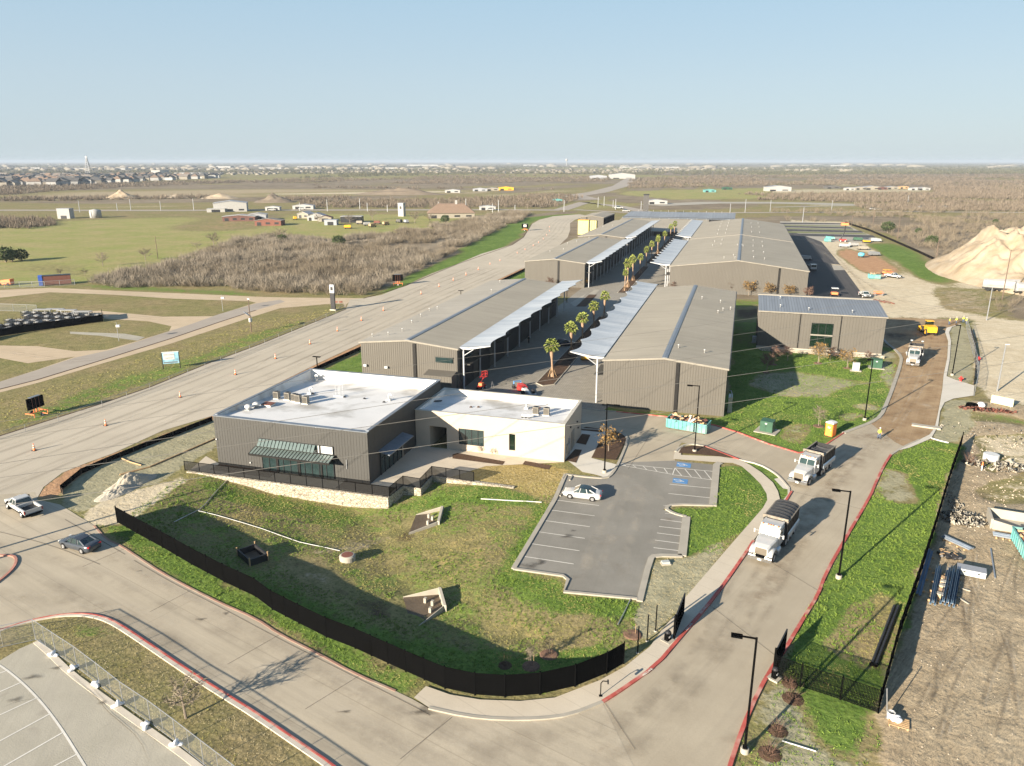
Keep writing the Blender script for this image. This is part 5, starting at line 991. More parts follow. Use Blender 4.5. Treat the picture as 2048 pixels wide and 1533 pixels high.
# ---------------------------------------------------------------- racing car, yellow coupe, lifts
T = thing('racing_car', 'open-wheel racing car in red, white and blue standing on the plaza', 'racing car', (P(1047,783)[0],P(1047,783)[1],.03), heading(P(1032,772), P(1057,789))); T.scale = (1.2,1.25,1.2)
MB().loft([[(x,-w,z0),(x,-w*.8,z1),(x,w*.8,z1),(x,w,z0)] for x,w,z0,z1 in ((-2.1,.2,.15,.55),(-1.4,.5,.1,.9),(-.6,.75,.1,.75),(.2,.7,.1,.62))]).build('engine_cover', M['red'], T, False)
MB().loft([[(x,-w,z0),(x,-w*.8,z1),(x,w*.8,z1),(x,w,z0)] for x,w,z0,z1 in ((.2,.42,.15,.62),(1.2,.3,.2,.55),(2.5,.12,.2,.38))]).build('nose', M['white'], T)
MB().box(2.2,-.95,.1,2.7,.95,.16).build('front_wing', M['carwhite'], T); r_ = MB(); r_.box(-2.6,-.55,.9,-2.2,.55,.96); r_.box(-2.6,-.57,.4,-2.2,-.53,1.0); r_.box(-2.6,.53,.4,-2.2,.57,1.0); r_.build('rear_wing', M['blue'], T)
MB().path([(-.1,-.25,.62),(.0,-.22,.85),(.35,0,.9),(.0,.22,.85),(-.1,.25,.62)],.035,6).build('halo', M['dark'], T); MB().box(-.3,-.22,.6,.3,.22,.66).build('cockpit', M['black'], T)
for x in (-1.8,1.7): [wheel(T, x, s*.82, .34, .36, 'dark') for s in (-1,1)]
sedan('yellow sports coupe parked in the shade under the right canopy', 'yellow', (P(1171,717)[0],P(1171,717)[1],.03), R_(100)).scale = (.95,1,.88)
M['darkcar'] = mat('dark_car_paint', (.03,.03,.05), .25); sedan('dark car parked beside the palm median in the shade', 'darkcar', (P(1128,692)[0],P(1128,692)[1],.03), R_(35))
T = thing('boom_lift', 'small red towable lift standing beside the left canopy post', 'lift', (P(963,778)[0],P(963,778)[1],0), R_(80))
MB().box(-.9,-.4,.35,.9,.4,.7).build('chassis', M['red'], T); MB().box(-.5,-.35,.7,.3,.35,1.2).build('engine_box', M['orangel'], T); MB().path([(-.4,0,1.2),(.8,0,1.9),(-.6,0,2.3),(.9,0,2.6)],.1,6).build('boom', M['red'], T)
k_ = MB(); [k_.path([(.9,-.4,z),(1.6,-.4,z),(1.6,.4,z),(.9,.4,z),(.9,-.4,z)],.03,5) for z in (2.0,2.5,3.0)]; [k_.tube((x,y,2),(x,y,3),.03,n=5) for x in (.9,1.6) for y in (-.4,.4)]; k_.build('basket', M['red'], T)
for x in (-.6,.6): [wheel(T, x, s*.5, .3, .2, 'white') for s in (-1,1)]
T = thing('barricade_frame', 'low folded frame standing right of the red lift', 'frame', (P(982,777)[0],P(982,777)[1],0), .4); MB().path([(0,0,0),(.3,0,1.1),(.6,0,0)],.04,5).build('leg', M['galv'], T); MB().path([(0,.8,0),(.3,.8,1.1),(.6,.8,0)],.04,5).build('leg', M['galv'], T); MB().tube((.3,0,1.1),(.3,.8,1.1),.04,n=5).build('rail', M['galv'], T)
# wheel loader
T = thing('wheel_loader', 'yellow wheel loader working on the brown dirt road', 'loader', (P(1856,668)[0],P(1856,668)[1],.03), heading(P(1868,674), P(1842,656)))
MB().loft([[(x,-w,z0),(x,-w,z1),(x,w,z1),(x,w,z0)] for x,w,z0,z1 in ((-3.2,.9,.9,2.0),(-2.6,1.05,.8,2.2),(-.6,1.05,.8,2.3))]).build('engine_hood', M['yellow'], T)
MB().box(-.55,-.8,.9,.9,.8,1.9).build('cab_base', M['yellow'], T); MB().box(-.5,-.75,1.9,.7,.75,3.1).build('cab_glass', M['glassg'], T); MB().box(-.6,-.85,3.1,.8,.85,3.25).build('cab_roof', M['yellow'], T)
for s in (-1,1): MB().path([(1.0,s*.6,1.7),(2.2,s*.6,1.5),(3.4,s*.6,.6)],.16,6).build('lift_arm', M['yellow'], T)
MB().loft([[(3.3,y,.1),(4.3,y,.05),(4.4,y,.15),(3.6,y,.5),(3.4,y,1.2),(3.25,y,1.2)] for y in (-1.35,1.35)]).build('bucket', M['yellow'], T)
for x in (-1.9,1.6): [wheel(T, x, s*1.0, .75, .55, 'yellow') for s in (-1,1)]
# paver machine with canopy behind the blue-roofed building; scissor lift and boom lift far right
def small_machine(name, label, px, py, body, top, rz=0, h=2.4):
    T = thing(name, label, 'machine', P(px,py), rz); MB().loft([[(-1.6,-.9,.6),(-1.6,.9,.6),(-1.6,.9,1.3),(-1.6,-.9,1.3)],[(1.6,-.9,.6),(1.6,.9,.6),(1.6,.7,1.1),(1.6,-.7,1.1)]]).build('body', M[body], T)
    for s in (-1,1): MB().loft([[(-1.7,s*.95,.0),(-1.7,s*1.3,.0),(-1.7,s*1.3,.6),(-1.7,s*.95,.6)],[(1.7,s*.95,.0),(1.7,s*1.3,.0),(1.7,s*1.3,.6),(1.7,s*.95,.6)]]).build('track', M['tyre'], T)
    for x in (-1.2,.4): [MB().tube((x,s*.8,1.2),(x,s*.8,h),.05,n=5).build('canopy_post', M['dark'], T) for s in (-1,1)]
    MB().box(-1.5,-1,h,.8,1,h+.1).build('canopy_roof', M[top], T); return T
small_machine('paving_machine', 'orange paving machine with pale canopy behind the blue-roofed building', 1668,592,'orangel','white',R_(90))
small_machine('telehandler', 'yellow machine in the back corner of the pale yard', 1733,486,'yellow','dark',.3,2.0); small_machine('excavator', 'orange equipment beside the white pickup in the pale yard', 1775,550,'orangel','yellow',.5,1.8)
M['lilac'] = M['white']
T = thing('boom_lift', 'red boom lift with raised basket near the parking bays', 'lift', P(1685,484), 0); MB().box(-1.6,-1.1,.5,1.6,1.1,1.4).build('chassis', M['red'], T); MB().path([(-1,0,1.4),(.4,0,5),(.5,0,8.6)],.3,6).build('boom', M['dark'], T); MB().box(-1.7,-1,8.4,1.9,1,9.6).build('basket', M['orangel'], T)
for x in (-1.1,1.1): [wheel(T, x, s*1.1, .5, .4, 'white') for s in (-1,1)]
# roll-off containers
def dumpster(label, loc, rz, L=6.7, full=True, group='teal roll-off containers'):
    T = thing('roll_off_container', label, 'dumpster', loc, rz, group); w, h = 1.2, 1.55
    mb = MB(); mb.box(-L/2,-w,.2,L/2,w,.3); mb.box(-L/2,-w,.3,L/2,-w+.06,h); mb.box(-L/2,w-.06,.3,L/2,w,h); mb.box(-L/2,-w+.06,.3,-L/2+.06,w-.06,h); mb.box(L/2-.06,-w+.06,.3,L/2,w-.06,h)
    n = int(L/.62)
    for k in range(n+1):
        xx = -L/2+.06+k*(L-.2)/n
        for s in (-1,1): mb.box(xx,min(s*w,s*(w+.09)),.25,xx+.09,max(s*w,s*(w+.09)),h-.05)
    for k in range(4): yy = -w+.1+k*(2*w-.3)/3; [mb.box(min(s*L/2,s*(L/2+.09)),yy,.25,max(s*L/2,s*(L/2+.09)),yy+.1,h-.05) for s in (-1,1)]
    mb.build('tub', M['teal'], T); r = MB(); [r.box(-L/2-.1,min(s*(w-.03),s*(w+.12)),h+.004,L/2+.1,max(s*(w-.03),s*(w+.12)),h+.12) for s in (-1,1)]; [r.box(min(s*(L/2-.03),s*(L/2+.12)),-w+.04,h+.002,max(s*(L/2-.03),s*(L/2+.12)),w-.04,h+.11) for s in (-1,1)]; r.build('top_rail', M['teal'], T)
    for x in (-L/2+.4,L/2-.4): [MB().lathe([(.12,-.08),(.12,.08)],10,(x,s*.9,.12),'Y').build('roller', M['dark'], T) for s in (-1,1)]
    if full:
        rg = random.Random(int(loc[0]*7)); d = MB(); d.box(-L/2+.07,-w+.07,.9,L/2-.07,w-.07,1.1); d.build('debris_bed', M['mulch'], T)
        for mname, cnt in (('cardboard',46),('white',22),('dark',26),('rust',12)):
            d = MB()
            for k in range(cnt): d.obox((rg.uniform(-L/2+.5,L/2-.5), rg.uniform(-w+.35,w-.35), rg.uniform(1.2,1.95)), rg.uniform(.3,1.3), rg.uniform(.15,.6), rg.uniform(.03,.16), rg.uniform(0,6), rg.uniform(-.5,.5), rg.uniform(-.6,.6))
            d.build('debris', M[mname], T)
    return T
A, B_ = P(1334,858), P(1408,871)
dumpster('teal container heaped with boards, against the nearest right warehouse', ((A[0]+B_[0])/2+.3,(A[1]+B_[1])/2+1.2,.03), heading(A,B_), math.dist(A,B_)+.4)
dumpster('teal container cut by the right picture edge in the dirt yard', (P(2066,1115)[0],P(2066,1115)[1],0), R_(88), 7)
dumpster('small teal container in the pale yard beside the white pickup', P(1748,558), R_(0), 3.8)
dumpster('teal container far back by the parking bays', P(1655,484), R_(5), 3, False)
# portable toilet, cabinets
T = thing('portable_toilet', 'orange portable toilet with white roof on the lawn edge', 'portable toilet', P(1660,872), heading(P(1650,872),P(1668,877)))
MB().box(-.58,-.58,.1,.58,.58,2.1).build('cabin', M['orange'], T); MB().loft([[(-.64,-.64,2.1),(.64,-.64,2.1),(.64,.64,2.1),(-.64,.64,2.1)],[(-.6,-.6,2.25),(.6,-.6,2.25),(.6,.6,2.25),(-.6,.6,2.25)],[(-.3,-.45,2.38),(.3,-.45,2.38),(.3,.45,2.38),(-.3,.45,2.38)]]).build('roof', M['white'], T)
d = MB().box(-.45,-.62,.15,.45,-.58,2.0).build('door', mat('orange_door', (.8,.27,.06), .5), T); MB().box(.3,-.66,1.0,.36,-.62,1.15).build('handle', M['white'], d); MB().box(-.2,-.64,1.35,.2,-.62,1.6).build('sign', M['white'], d); MB().box(-.62,-.62,0,.62,.62,.1).build('skid', M['dark'], T)
def cabinet(label, px, py, w, d_, h, m, rz=0, pad=.5):
    T = thing('electrical_cabinet', label, 'cabinet', P(px,py), rz); MB().box(-w/2-pad,-d_/2-pad,0,w/2+pad,d_/2+pad,.12).build('pad', M['conc_pale'], T)
    MB().loft([[(-w/2,-d_/2,.12),(w/2,-d_/2,.12),(w/2,d_/2,.12),(-w/2,d_/2,.12)],[(-w/2,-d_/2,h-.12),(w/2,-d_/2,h-.12),(w/2,d_/2,h),(-w/2,d_/2,h)]]).build('casing', M[m], T)
    for s in (-1,1): q = MB().box(s*w/4-w/4+.03,-d_/2-.03,.2,s*w/4+w/4-.03,-d_/2,h-.25).build('door', M[m], T); MB().box(s*.1-.02,-d_/2-.05,h*.5,s*.1+.02,-d_/2-.03,h*.5+.15).build('handle', M['dark'], q)
    MB().box(-.2,-d_/2-.04,h-.55,.1,-d_/2-.031,h-.35).build('warning_label', M['white'], T); return T
cabinet('dark green transformer cabinet on a white pad in the middle of the lawn', 1534,863,1.9,1.5,1.9,'green_box',R_(-18),.7); cabinet('green cabinet on a pad behind the lawn lamp post', 1752,736,2.0,1.4,1.9,'green_box',R_(-5),.5)
M['greybox'] = mat('pale_grey_cabinet', (.4,.42,.4), .5)
T = cabinet('pale grey twin utility cabinet beside the green cabinet', 1711,742,1.3,.6,1.7,'greybox',R_(-5),.4); cabinet('grey cabinet in the shade at the corner of the blue-roofed building', 1508,686,.9,.5,1.6,'greybox',0,.1)
T = thing('wall_tank', 'tall grey pipe cabinet against the shaded wall of the near right warehouse', 'cabinet', (.35,124.5,0)); MB().box(-.3,-1.1,.3,.35,1.1,2.6).build('casing', M['galv'], T); MB().path([(0,-1.1,2.4),(.2,-1.4,3.3),(0,-.4,3.6),(-.3,.2,3.4)],.08,6).build('pipe', M['galv'], T); MB().box(-.35,-1.2,0,.4,1.2,.3).build('base', M['concrete'], T)
# ---------------------------------------------------------------- lamp posts
def lamp(label, base, top, head_dx=-1, h=None, arm=.9, double=False, group='dark lamp posts along the roads', rz=0, m='black'):
    b = P(*base)
    if h is None:
        lo, hi = 1, 30
        for _ in range(40):
            z = (lo+hi)/2; v = np.array([b[0], b[1], z-CAM_H]); y = 766.5-1500*(v@_U)/(v@_F)
            if y > top[1]: lo = z
            else: hi = z
        h = z
    T = thing('lamp_post', label, 'lamp post', b, rz, group)
    MB().lathe([(.3,0),(.3,.35),(.27,.4),(0,.4)],16).build('concrete_base', M['conc_pale'], T); MB().box(-.16,-.16,.4,.16,.16,.52).build('base_plate', M[m], T)
    MB().loft([[(-.085,-.085,.5),(.085,-.085,.5),(.085,.085,.5),(-.085,.085,.5)],[(-.07,-.07,h),(.07,-.07,h),(.07,.07,h),(-.07,.07,h)]]).build('pole', M[m], T)
    for s in ((-1,1) if double else (head_dx,)):
        MB().box(min(0,s*arm),-.05,h-.12,max(0,s*arm),.05,h-.02).build('arm', M[m], T); L = MB().box(min(s*arm,s*(arm+.75)),-.22,h-.16,max(s*arm,s*(arm+.75)),.22,h-.04).build('lamp_head', M[m], T)
        MB().box(min(s*(arm+.1),s*(arm+.6)),-.16,h-.175,max(s*(arm+.1),s*(arm+.6)),.16,h-.162).build('lens', M['lens'], L)
    return T
lamp('tall dark lamp post in the bottom verge, nearest the camera', (1489,1505),(1517,1276),-1)
lamp('tall dark lamp post on the right lawn beside the second kerb line', (1677,1157),(1700,982.5),-1)
lamp('dark lamp post at the sidewalk corner of the cream building', (1209,946),(1214,808),1)
lamp('dark lamp post on the mulch island by the accessible bays', (1389,904.5),(1397.4,771.7),-1)
lamp('dark lamp post on the lawn in front of the green cabinets', (1729,841),(1744.4,719),-1,arm=.1)
lamp('dark lamp post on the narrow strip right of the dirt road', (1904,751.4),(1919,650),-1,arm=.1)
p = P(800,776); lamp('double-headed dark lamp post in front of the left warehouse', (799,760),(796.4,701),1,double=True,arm=.3)
lamp('short dark lamp post beside the track left of the warehouse', (636,752),(634,713),1,double=True,arm=.05)
lamp('short lamp post rising behind the left warehouse roof', (922,600),(921,581),1,double=True,arm=.05)
lamp('thin lamp post behind the left canopy near the lawn', (1133.6,606),(1134,577),1,arm=.1)
def utility_pole(label, base, top, m='poleWood', cross=True, group='utility poles across the fields', r=.16, h=None, lamphead=False):
    b = P(*base) if len(base) == 2 else base
    if h is None:
        lo, hi = 1, 40
        for _ in range(40):
            z = (lo+hi)/2; v = np.array([b[0], b[1], z-CAM_H]); y = 766.5-1500*(v@_U)/(v@_F)
            if y > top[1]: lo = z
            else: hi = z
        h = z
    T = thing('utility_pole', label, 'pole', b, R_(20), group); MB().tube((0,0,0),(0,0,h),r,r*.7,8).build('pole', M[m], T)
    if cross:
        c = MB().obox((0,0,h-.5),2.2,.14,.14).build('crossarm', M[m], T); [MB().lathe([(.06,0),(.08,.08),(.05,.16)],8,(x,0,h-.43)).build('insulator', M['galv'], c) for x in (-1,0,1)]
    if lamphead: MB().obox((.3,0,h+.05),.7,.25,.14).build('lamp_head', M['white'], T)
    return T
for b, t, lb in (((316,518),(313,473),'lone wooden pole in the left pasture'), ((1794,483),(1796.5,438),'wooden pole on the slope edge left of the mound'), ((1872,520),(1876.7,463),'wooden pole at the foot of the sand mound'), ((2004,600),(2019.5,500),'tall wooden pole before the white trailers'), ((1745,455),(1747,420),'thin wooden pole in the scrub beyond the parking bays'), ((1703,452),(1705,430),'short wooden pole at the far end of the parking bays')): utility_pole(lb, b, t, cross=False)
utility_pole('pale metal pole left of the white trailers', (1973,641),(1982,575.6), 'galv', False, None); utility_pole('pale metal light pole in the right-hand lot', (1994,783),(2014,690), 'galv', False, None, lamphead=True)
# poles standing just outside the left edge whose shadows cross the road
for k, (px, py) in enumerate(((0,1097),(0,1117))):
    q = P(px, py); utility_pole('wooden pole at the left road corner, %s one' % ('far','near')[k], (q[0]-math.cos(SUN_AZ)*16, q[1]-math.sin(SUN_AZ)*16, 0), None, h=11.5+k*.3, group='poles at the left road corner', r=.2, cross=False)
# ---------------------------------------------------------------- traffic cones
def cone_mesh():
    T = thing('traffic_cone', 'orange traffic cone', 'traffic cone', (0,0,0), 0, 'orange cones along the track')
    MB().box(-.3,-.3,.03,.3,.3,.1).build('base', M['dark'], T); c = MB().lathe([(.2,.1),(.04,1.15),(0,1.15)],12).build('cone_body', M['orangel'], T)
    for z in (.45,.78): r0 = .2-(z-.1)*.152; MB().lathe([(r0+.012,z),(r0-.02+.012,z+.16)],12).build('reflective_band', M['white'], c)
    return T
cones = [(69,902,'nearest to the pickup, lowest left'),(211.7,852,'left of the dark building, second from the picture edge'),(360.7,795.5,'in front of the billboard, third from the left'),(471,750,'on the track, fourth from the left'),(551,718,'on the track, fifth from the left'),(620,689,'on the track, sixth from the left'),(675,663,'left of the warehouse roof corner, seventh from the left'),(723,642,'on the track, eighth from the left'),(767,622,'beyond the tower sign, ninth from the left'),(842,589,'on the track, tenth from the left'),(878,574,'on the track, eleventh from the left'),(906.7,561.6,'on the track, twelfth from the left'),(932,551,'on the track, thirteenth from the left'),(956.6,540,'on the track, fourteenth from the left')]
c0 = cone_mesh()
for k, (px, py, s) in enumerate(cones): o = c0 if k == 0 else dup(c0); o.location = P(px, py); o['label'] = 'orange traffic cone '+s; o.scale = (.95,.95,1.0)
for k, (px, py) in enumerate(((980,529),(1000,522),(1034.5,507),(1050,500),(1066.6,492),(1077,486),(1086.6,479),(1093,471),(1099,463),(1099,455))):
    o = dup(c0); o.location = P(px, py); o.scale = (.8,.8,.7); o['label'] = 'small distant orange cone in the bend of the track, %s' % ('first after the row','second','third','fourth','fifth','sixth','seventh','eighth','ninth','farthest')[k]; o['group'] = 'distant cones in the bend'
# ---------------------------------------------------------------- people
def person(label, px, py, rz, shirt, pants, pose=0, cat='person', h=1.76, vest=True, tz=0, loc=None):
    T = thing('person', label, cat, loc or P(px, py, tz), rz)
    J = {'pel':(0,0,.95),'ch':(0.02,0,1.2),'nk':(0.01,0,1.46),'hd':(.03,0,1.56),'ht':(.03,0,1.7)}
    V = [(0,0,.95),(.02,0,1.15),(.01,0,1.38),(.02,0,1.5)]; E = [(0,1),(1,2),(2,3)]; Rr = [.15,.14,.16,.07]
    V += [(.03,0,1.62),(.04,0,1.72)]; E += [(3,4),(4,5)]; Rr += [.095,.08]
    sw = .12 if pose else .03
    for s in (-1,1):
        n = len(V); V += [(0,s*.1,.9),(s*sw*.6,s*.11,.5),(s*sw,s*.12,.09),(s*sw+.15,s*.13,.04)]; E += [(0,n),(n,n+1),(n+1,n+2),(n+2,n+3)]; Rr += [.1,.065,.045,.04]
        n = len(V); ex = .18 if pose == 2 else .04; V += [(.0,s*.2,1.4),(.0,s*.27,1.14),(ex+.08,s*.26,.92),(ex+.12,s*.25,.84)]; E += [(2,n),(n,n+1),(n+1,n+2),(n+2,n+3)]; Rr += [.06,.045,.033,.03]
        q = n+3
        for k in range(5): V.append((ex+.16+(.03 if k else -.01), s*(.215+k*.018), .76-(.01 if k in (1,4) else .03 if k else -.03))); E.append((q, len(V)-1)); Rr.append(.009)
    me = bpy.data.meshes.new('body'); me.from_pydata(V, E, []); o = bpy.data.objects.new('body', me); scene.collection.objects.link(o); o.parent = T; me.materials.append(M['skin'])
    m = o.modifiers.new('skin', 'SKIN'); [setattr(d, 'radius', (r, r)) for d, r in zip(me.skin_vertices[0].data, Rr)] if me.skin_vertices else None
    me.skin_vertices[0].data[0].use_root = True
    o.modifiers.new('sub', 'SUBSURF').levels = 1
    c = MB(); c.loft([[(.02+a*math.cos(t*.5236)*.85, b*math.sin(t*.5236), z) for t in range(12)] for a, b, z in ((.17,.2,.92),(.16,.19,1.1),(.18,.225,1.32),(.13,.2,1.44),(.07,.09,1.5))]); c.build('shirt', M[shirt], T, True)
    for s in (-1,1): MB().path([(0,s*.17,1.41),(0,s*.28,1.16),(.1 if pose == 2 else .05,s*.27,1.02)],[.075,.065,.06],8).build('sleeve', M[shirt], T, True); MB().path([(0,s*.09,.98),(s*sw*.6,s*.11,.5),(s*sw,s*.12,.08)],[.125,.095,.075],8).build('trouser_leg', M[pants], T, True); MB().obox((s*sw+.06,s*.12,.045),.28,.1,.09).build('boot', M['dark'], T)
    MB().lathe([(.125,1.7),(.12,1.76),(.08,1.82),(0,1.84)],14,(.03,0,0)).build('hard_hat', M['white' if vest else 'dark'], T, True)
    return T
person('worker in a yellow hi-vis top and dark trousers crossing the dirt road', 1757.5,878,R_(-60),'hiviz','denim',1)
person('worker in hi-vis at the left of the crew by the dirt road end', 1898,650,R_(-20),'hiviz','denim',2); person('worker in hi-vis in the middle of the crew at the dirt road end', 1912,648,R_(-160),'hiviz','denim',2)
person('worker in pale hi-vis, tallest of the crew at the dirt road end', 1926,646,R_(120),'hiviz','denim',1); person('worker in hi-vis at the right of the crew, close to the concrete', 1932,649,R_(200),'hiviz','denim',0)
person('person in dark clothes walking in the shade before the left warehouse', 1057.5,687,R_(-90),'dark','dark',1,vest=False)
# ---------------------------------------------------------------- fences and gates along the entrance
panel_fence('black_privacy_fence', 'long black slatted fence curving along the lower edge of the lawn', FENCE, 2.05, 2.45, 'black', group=None)
T_ = thing('fence_post', 'bare black post, nearest the end of the black fence', 'post', P(1275,1307), 0, 'bare black posts by the gate'); MB().box(-.05,-.05,0,.05,.05,2.6).build('post', M['black'], T_); MB().lathe([(.13,0),(.13,.06),(0,.06)],10).build('footing', M['concrete'], T_); MB().box(-.06,-.06,2.6,.06,.06,2.64).build('cap', M['dark'], T_)
for px, py, s in ((1294,1283,'middle one of the three'),(1311,1263,'farthest of the three')): dup(T_, P(px,py), 0, 'bare black post, '+s)
def gate(label, a, b, h=2.2):
    T = thing('swing_gate', label, 'gate', a, heading(a,b)); L = math.dist(a,b); mb = MB(); mb.box(0,-.02,.12,L,.02,h)
    n = int(L/.14); [mb.box(k*L/n,-.04,.14,k*L/n+.05,.04,h-.03) for k in range(n)]; mb.build('gate_leaf', M['black'], T)
    f = MB(); f.box(0,-.05,.08,L,.05,.14); f.box(0,-.05,h,L,.05,h+.06); f.box(L-.05,-.05,.14,L,.05,h); f.build('gate_frame', M['dark'], T); MB().box(-.12,-.09,0,.02,.09,h+.3).build('hinge_post', M['black'], T); return T
gate('black gate leaf swung open at the left of the entrance road', P(1348,1279), P(1367,1229)); gate('black gate leaf swung open at the right of the entrance road', P(1547,1349), P(1569,1304))
for px, py, s in ((1335,1283,'left'),(1549,1358,'right')):
    T = thing('gate_motor', 'black gate motor box on a concrete pad, %s side of the entrance' % s, 'gate motor', P(px,py,.0), R_(60)); MB().box(-.45,-.45,0,.45,.45,.16).build('pad', M['conc_pale'], T); MB().box(-.25,-.2,.16,.25,.2,.85).build('housing', M['black'], T); MB().lathe([(.27,.85),(.25,.98),(.1,1.08),(0,1.1)],12).build('cover', M['dark'], T, True); MB().box(-.12,-.22,.45,.12,-.2,.6).build('label_plate', M['white'], T)
fr = PP([(1548,1355),(1600,1374),(1680,1400),(1756,1427)])
panel_fence('picket_fence', 'black picket fence closing the lower end of the right lawn', fr, 2.1, 2.5, 'black', pickets=.10)
fr2 = PP([(1756,1427),(1794,1285.6),(1829,1185.5),(1864,1077.7),(1899,960),(1922,893)])
panel_fence('black_screen_fence', 'long black screened fence between the right lawn and the dirt yard', fr2, 2.15, 2.5, 'screen')
# speed access keypad post on the sidewalk
T = thing('keypad_post', 'thin black gooseneck keypad post at the sidewalk by the red kerb', 'keypad post', P(1201,1392,.12), R_(20)); MB().path([(0,0,0),(0,0,1.15),(.15,0,1.35),(.55,0,1.3)],.04,6).build('gooseneck', M['black'], T); MB().box(.5,-.1,1.1,.6,.1,1.4).build('keypad', M['dark'], T); MB().box(-.12,-.12,0,.12,.12,.02).build('foot_plate', M['black'], T)
# construction fence (temporary chain link) at the lower left
cl = PP([(-220,1330),(-60,1310),(72,1281),(112,1308),(155,1337),(200,1372),(247,1410),(302,1448),(353,1487),(408,1531),(470,1580),(560,1655)])
mesh_fence('chain_link_fence', 'temporary chain-link fence around the old parking lot', cl, 2.1, 3.6, 'link', mpost='galv', r=.035, mid=True)
bagp = [(102,1312,'first from the left'),(144,1342,'second from the left'),(194,1373,'third from the left'),(241,1410,'fourth from the left'),(291,1451,'fifth from the left'),(347,1492,'sixth from the left')]
sb = thing('sandbags', 'white sandbags', 'sandbags', (0,0,0), 0, 'sandbags along the chain-link fence')
for k, (x, y, z, q) in enumerate(((0,0,.1,.3),(.35,.1,.1,-.4),(.15,.05,.26,.9))): MB().lathe([(.02,-.32),(.12,-.27),(.15,0),(.12,.27),(.02,.32)],10,(x,y,z),'X' if k < 2 else 'Y').build('sandbag', M['bags'], sb, True)
for k, (px, py, s) in enumerate(bagp): o = sb if k == 0 else dup(sb); o.location = P(px,py,.05); o.rotation_euler = (0,0,k*1.3); o['label'] = 'white sandbags on the chain-link fence foot, '+s
# chain-link along the right-hand lot
cr_ = PP([(1932,655),(1941,690),(1951,730),(1955,760),(1948,793)])
mesh_fence('chain_link_fence', 'chain-link fence curving along the pale right-hand lot', cr_, 2.2, 3, 'link', mpost='galv', r=.04)
mesh_fence('roadside_wire_fence', 'thin wire fence along the grass left of the track', PP([(690,618),(632,648),(500,702),(411,738),(300,780),(205,815),(118,845),(-20,885)]), 1.2, 6, 'link', mpost='galv', r=.035)
# silt fences
def silt(label, pts, h=.75): return panel_fence('silt_fence', label, pts, h, 2.4, 'screen', post=.025, mpost='poleWood', posth=.15, panelgap=.0, cat='silt fence')
silt('low black silt fence along the orange strip by the track corner', PP([(126,990),(121.5,982),(163,948),(213,926),(318,883.5),(425,842)]))
silt('low black silt fence behind the left warehouse', [(-79.2,108,0),(-79.2,128,0),(-78.6,150,0),(-78.6,282,0)]); silt('low black silt fence along the crest above the parking bays', PP([(1690,447),(1740,463),(1790,485),(1835,505),(1875,524),(1932,565)]), 1.1)
silt('crumpled black silt fence at the right edge of the narrow mat strip', PP([(1946,772),(1949,750),(1952,720),(1948,690),(1941,662)]), .9)
# ---------------------------------------------------------------- signs and boards
def board_trailer(label, px, py, rz, s=1.0):
    T = thing('message_board_trailer', label, 'message board', P(px,py), rz, 'solar message board trailers'); T.scale = (s,s,s)
    f = MB(); f.box(-1.3,-.06,.5,1.3,.06,.62); f.box(-1.3,-.9,.5,-1.18,.9,.62); f.box(1.18,-.9,.5,1.3,.9,.62); f.tube((0,-.9,.55),(0,-2.2,.5),.06); f.tube((0,0,.6),(0,0,2.4),.1); f.tube((-.5,0,.6),(-.5,0,1.8),.05); f.tube((.5,0,.6),(.5,0,1.8),.05); f.build('trailer_frame', M['orangel'], T)
    b = MB().box(-1.45,-.1,1.2,1.45,.1,3.0).build('display_board', M['black'], T); [MB().box(x-.03,-.14,1.2,x+.03,-.1,3.0).build('board_strut', M['rust'], b) for x in (-.6,0,.6)]; MB().box(-.9,-.3,3.05,.9,.3,3.12).build('solar_panel', M['coping'], T)
    for sx in (-1,1): wheel(T, 0, sx*1.05, .32, .2, 'white')
    for x in (-1.2,1.2): MB().tube((x,-.8,.05),(x,-.8,.6),.05).build('leg', M['orangel'], T)
    return T
board_trailer('orange trailer with black message board on the grass at the far left', 75,831,heading(P(52,836),P(97,820)),1.05); board_trailer('black message board trailer beside the brush, beyond the tower sign', 796,571,heading(P(780,573),P(815,572)),1.2)
bt = board_trailer('message board trailer with a white lit panel at the far bend of the track', 1050,462,.1,1.35); MB().obox((0,-.13,2.2),1.3,.03,1.0,0).build('display_panel', M['white'], bt)
b0, b1 = P(328,739), P(357,737); T = thing('billboard', 'small blue and white billboard on black posts beside the track', 'billboard', b0, heading(b0,b1)); L = math.dist(b0,b1)+.3
H_ = 3.4; MB().box(0,-.06,1.1,L,.06,H_).build('sign_panel', mat('billboard_face', (.22,.42,.52), .5, 0, .4, .8, alt=(.4,.55,.62), alts=.6), T)
for x in (-.08,L+.08): MB().tube((x,0,0),(x,0,H_+.1),.09,n=6).build('post', M['dark'], T)
MB().box(-.1,-.1,H_,L+.1,.1,H_+.14).build('top_rail', M['white'], T); MB().box(.12,-.09,1.25,L-.3,-.062,1.5).build('lower_band', M['coping'], T)
for zz, ss, x in ((2.95,.5,L*.42),(2.25,.5,L*.42)):
    MB().box(.15,-.085,zz-.32,L*.74,-.062,zz+.3).build('white_strip', M['white'], T)
tt = text3('NOW LEASING', (L*.42,-.092,2.93), 0, .3, M['coping'], 'sign_lettering', T, R_(90)); tt2 = text3('GARAGES', (L*.42,-.092,2.25), 0, .34, M['coping'], 'sign_lettering', T, R_(90))
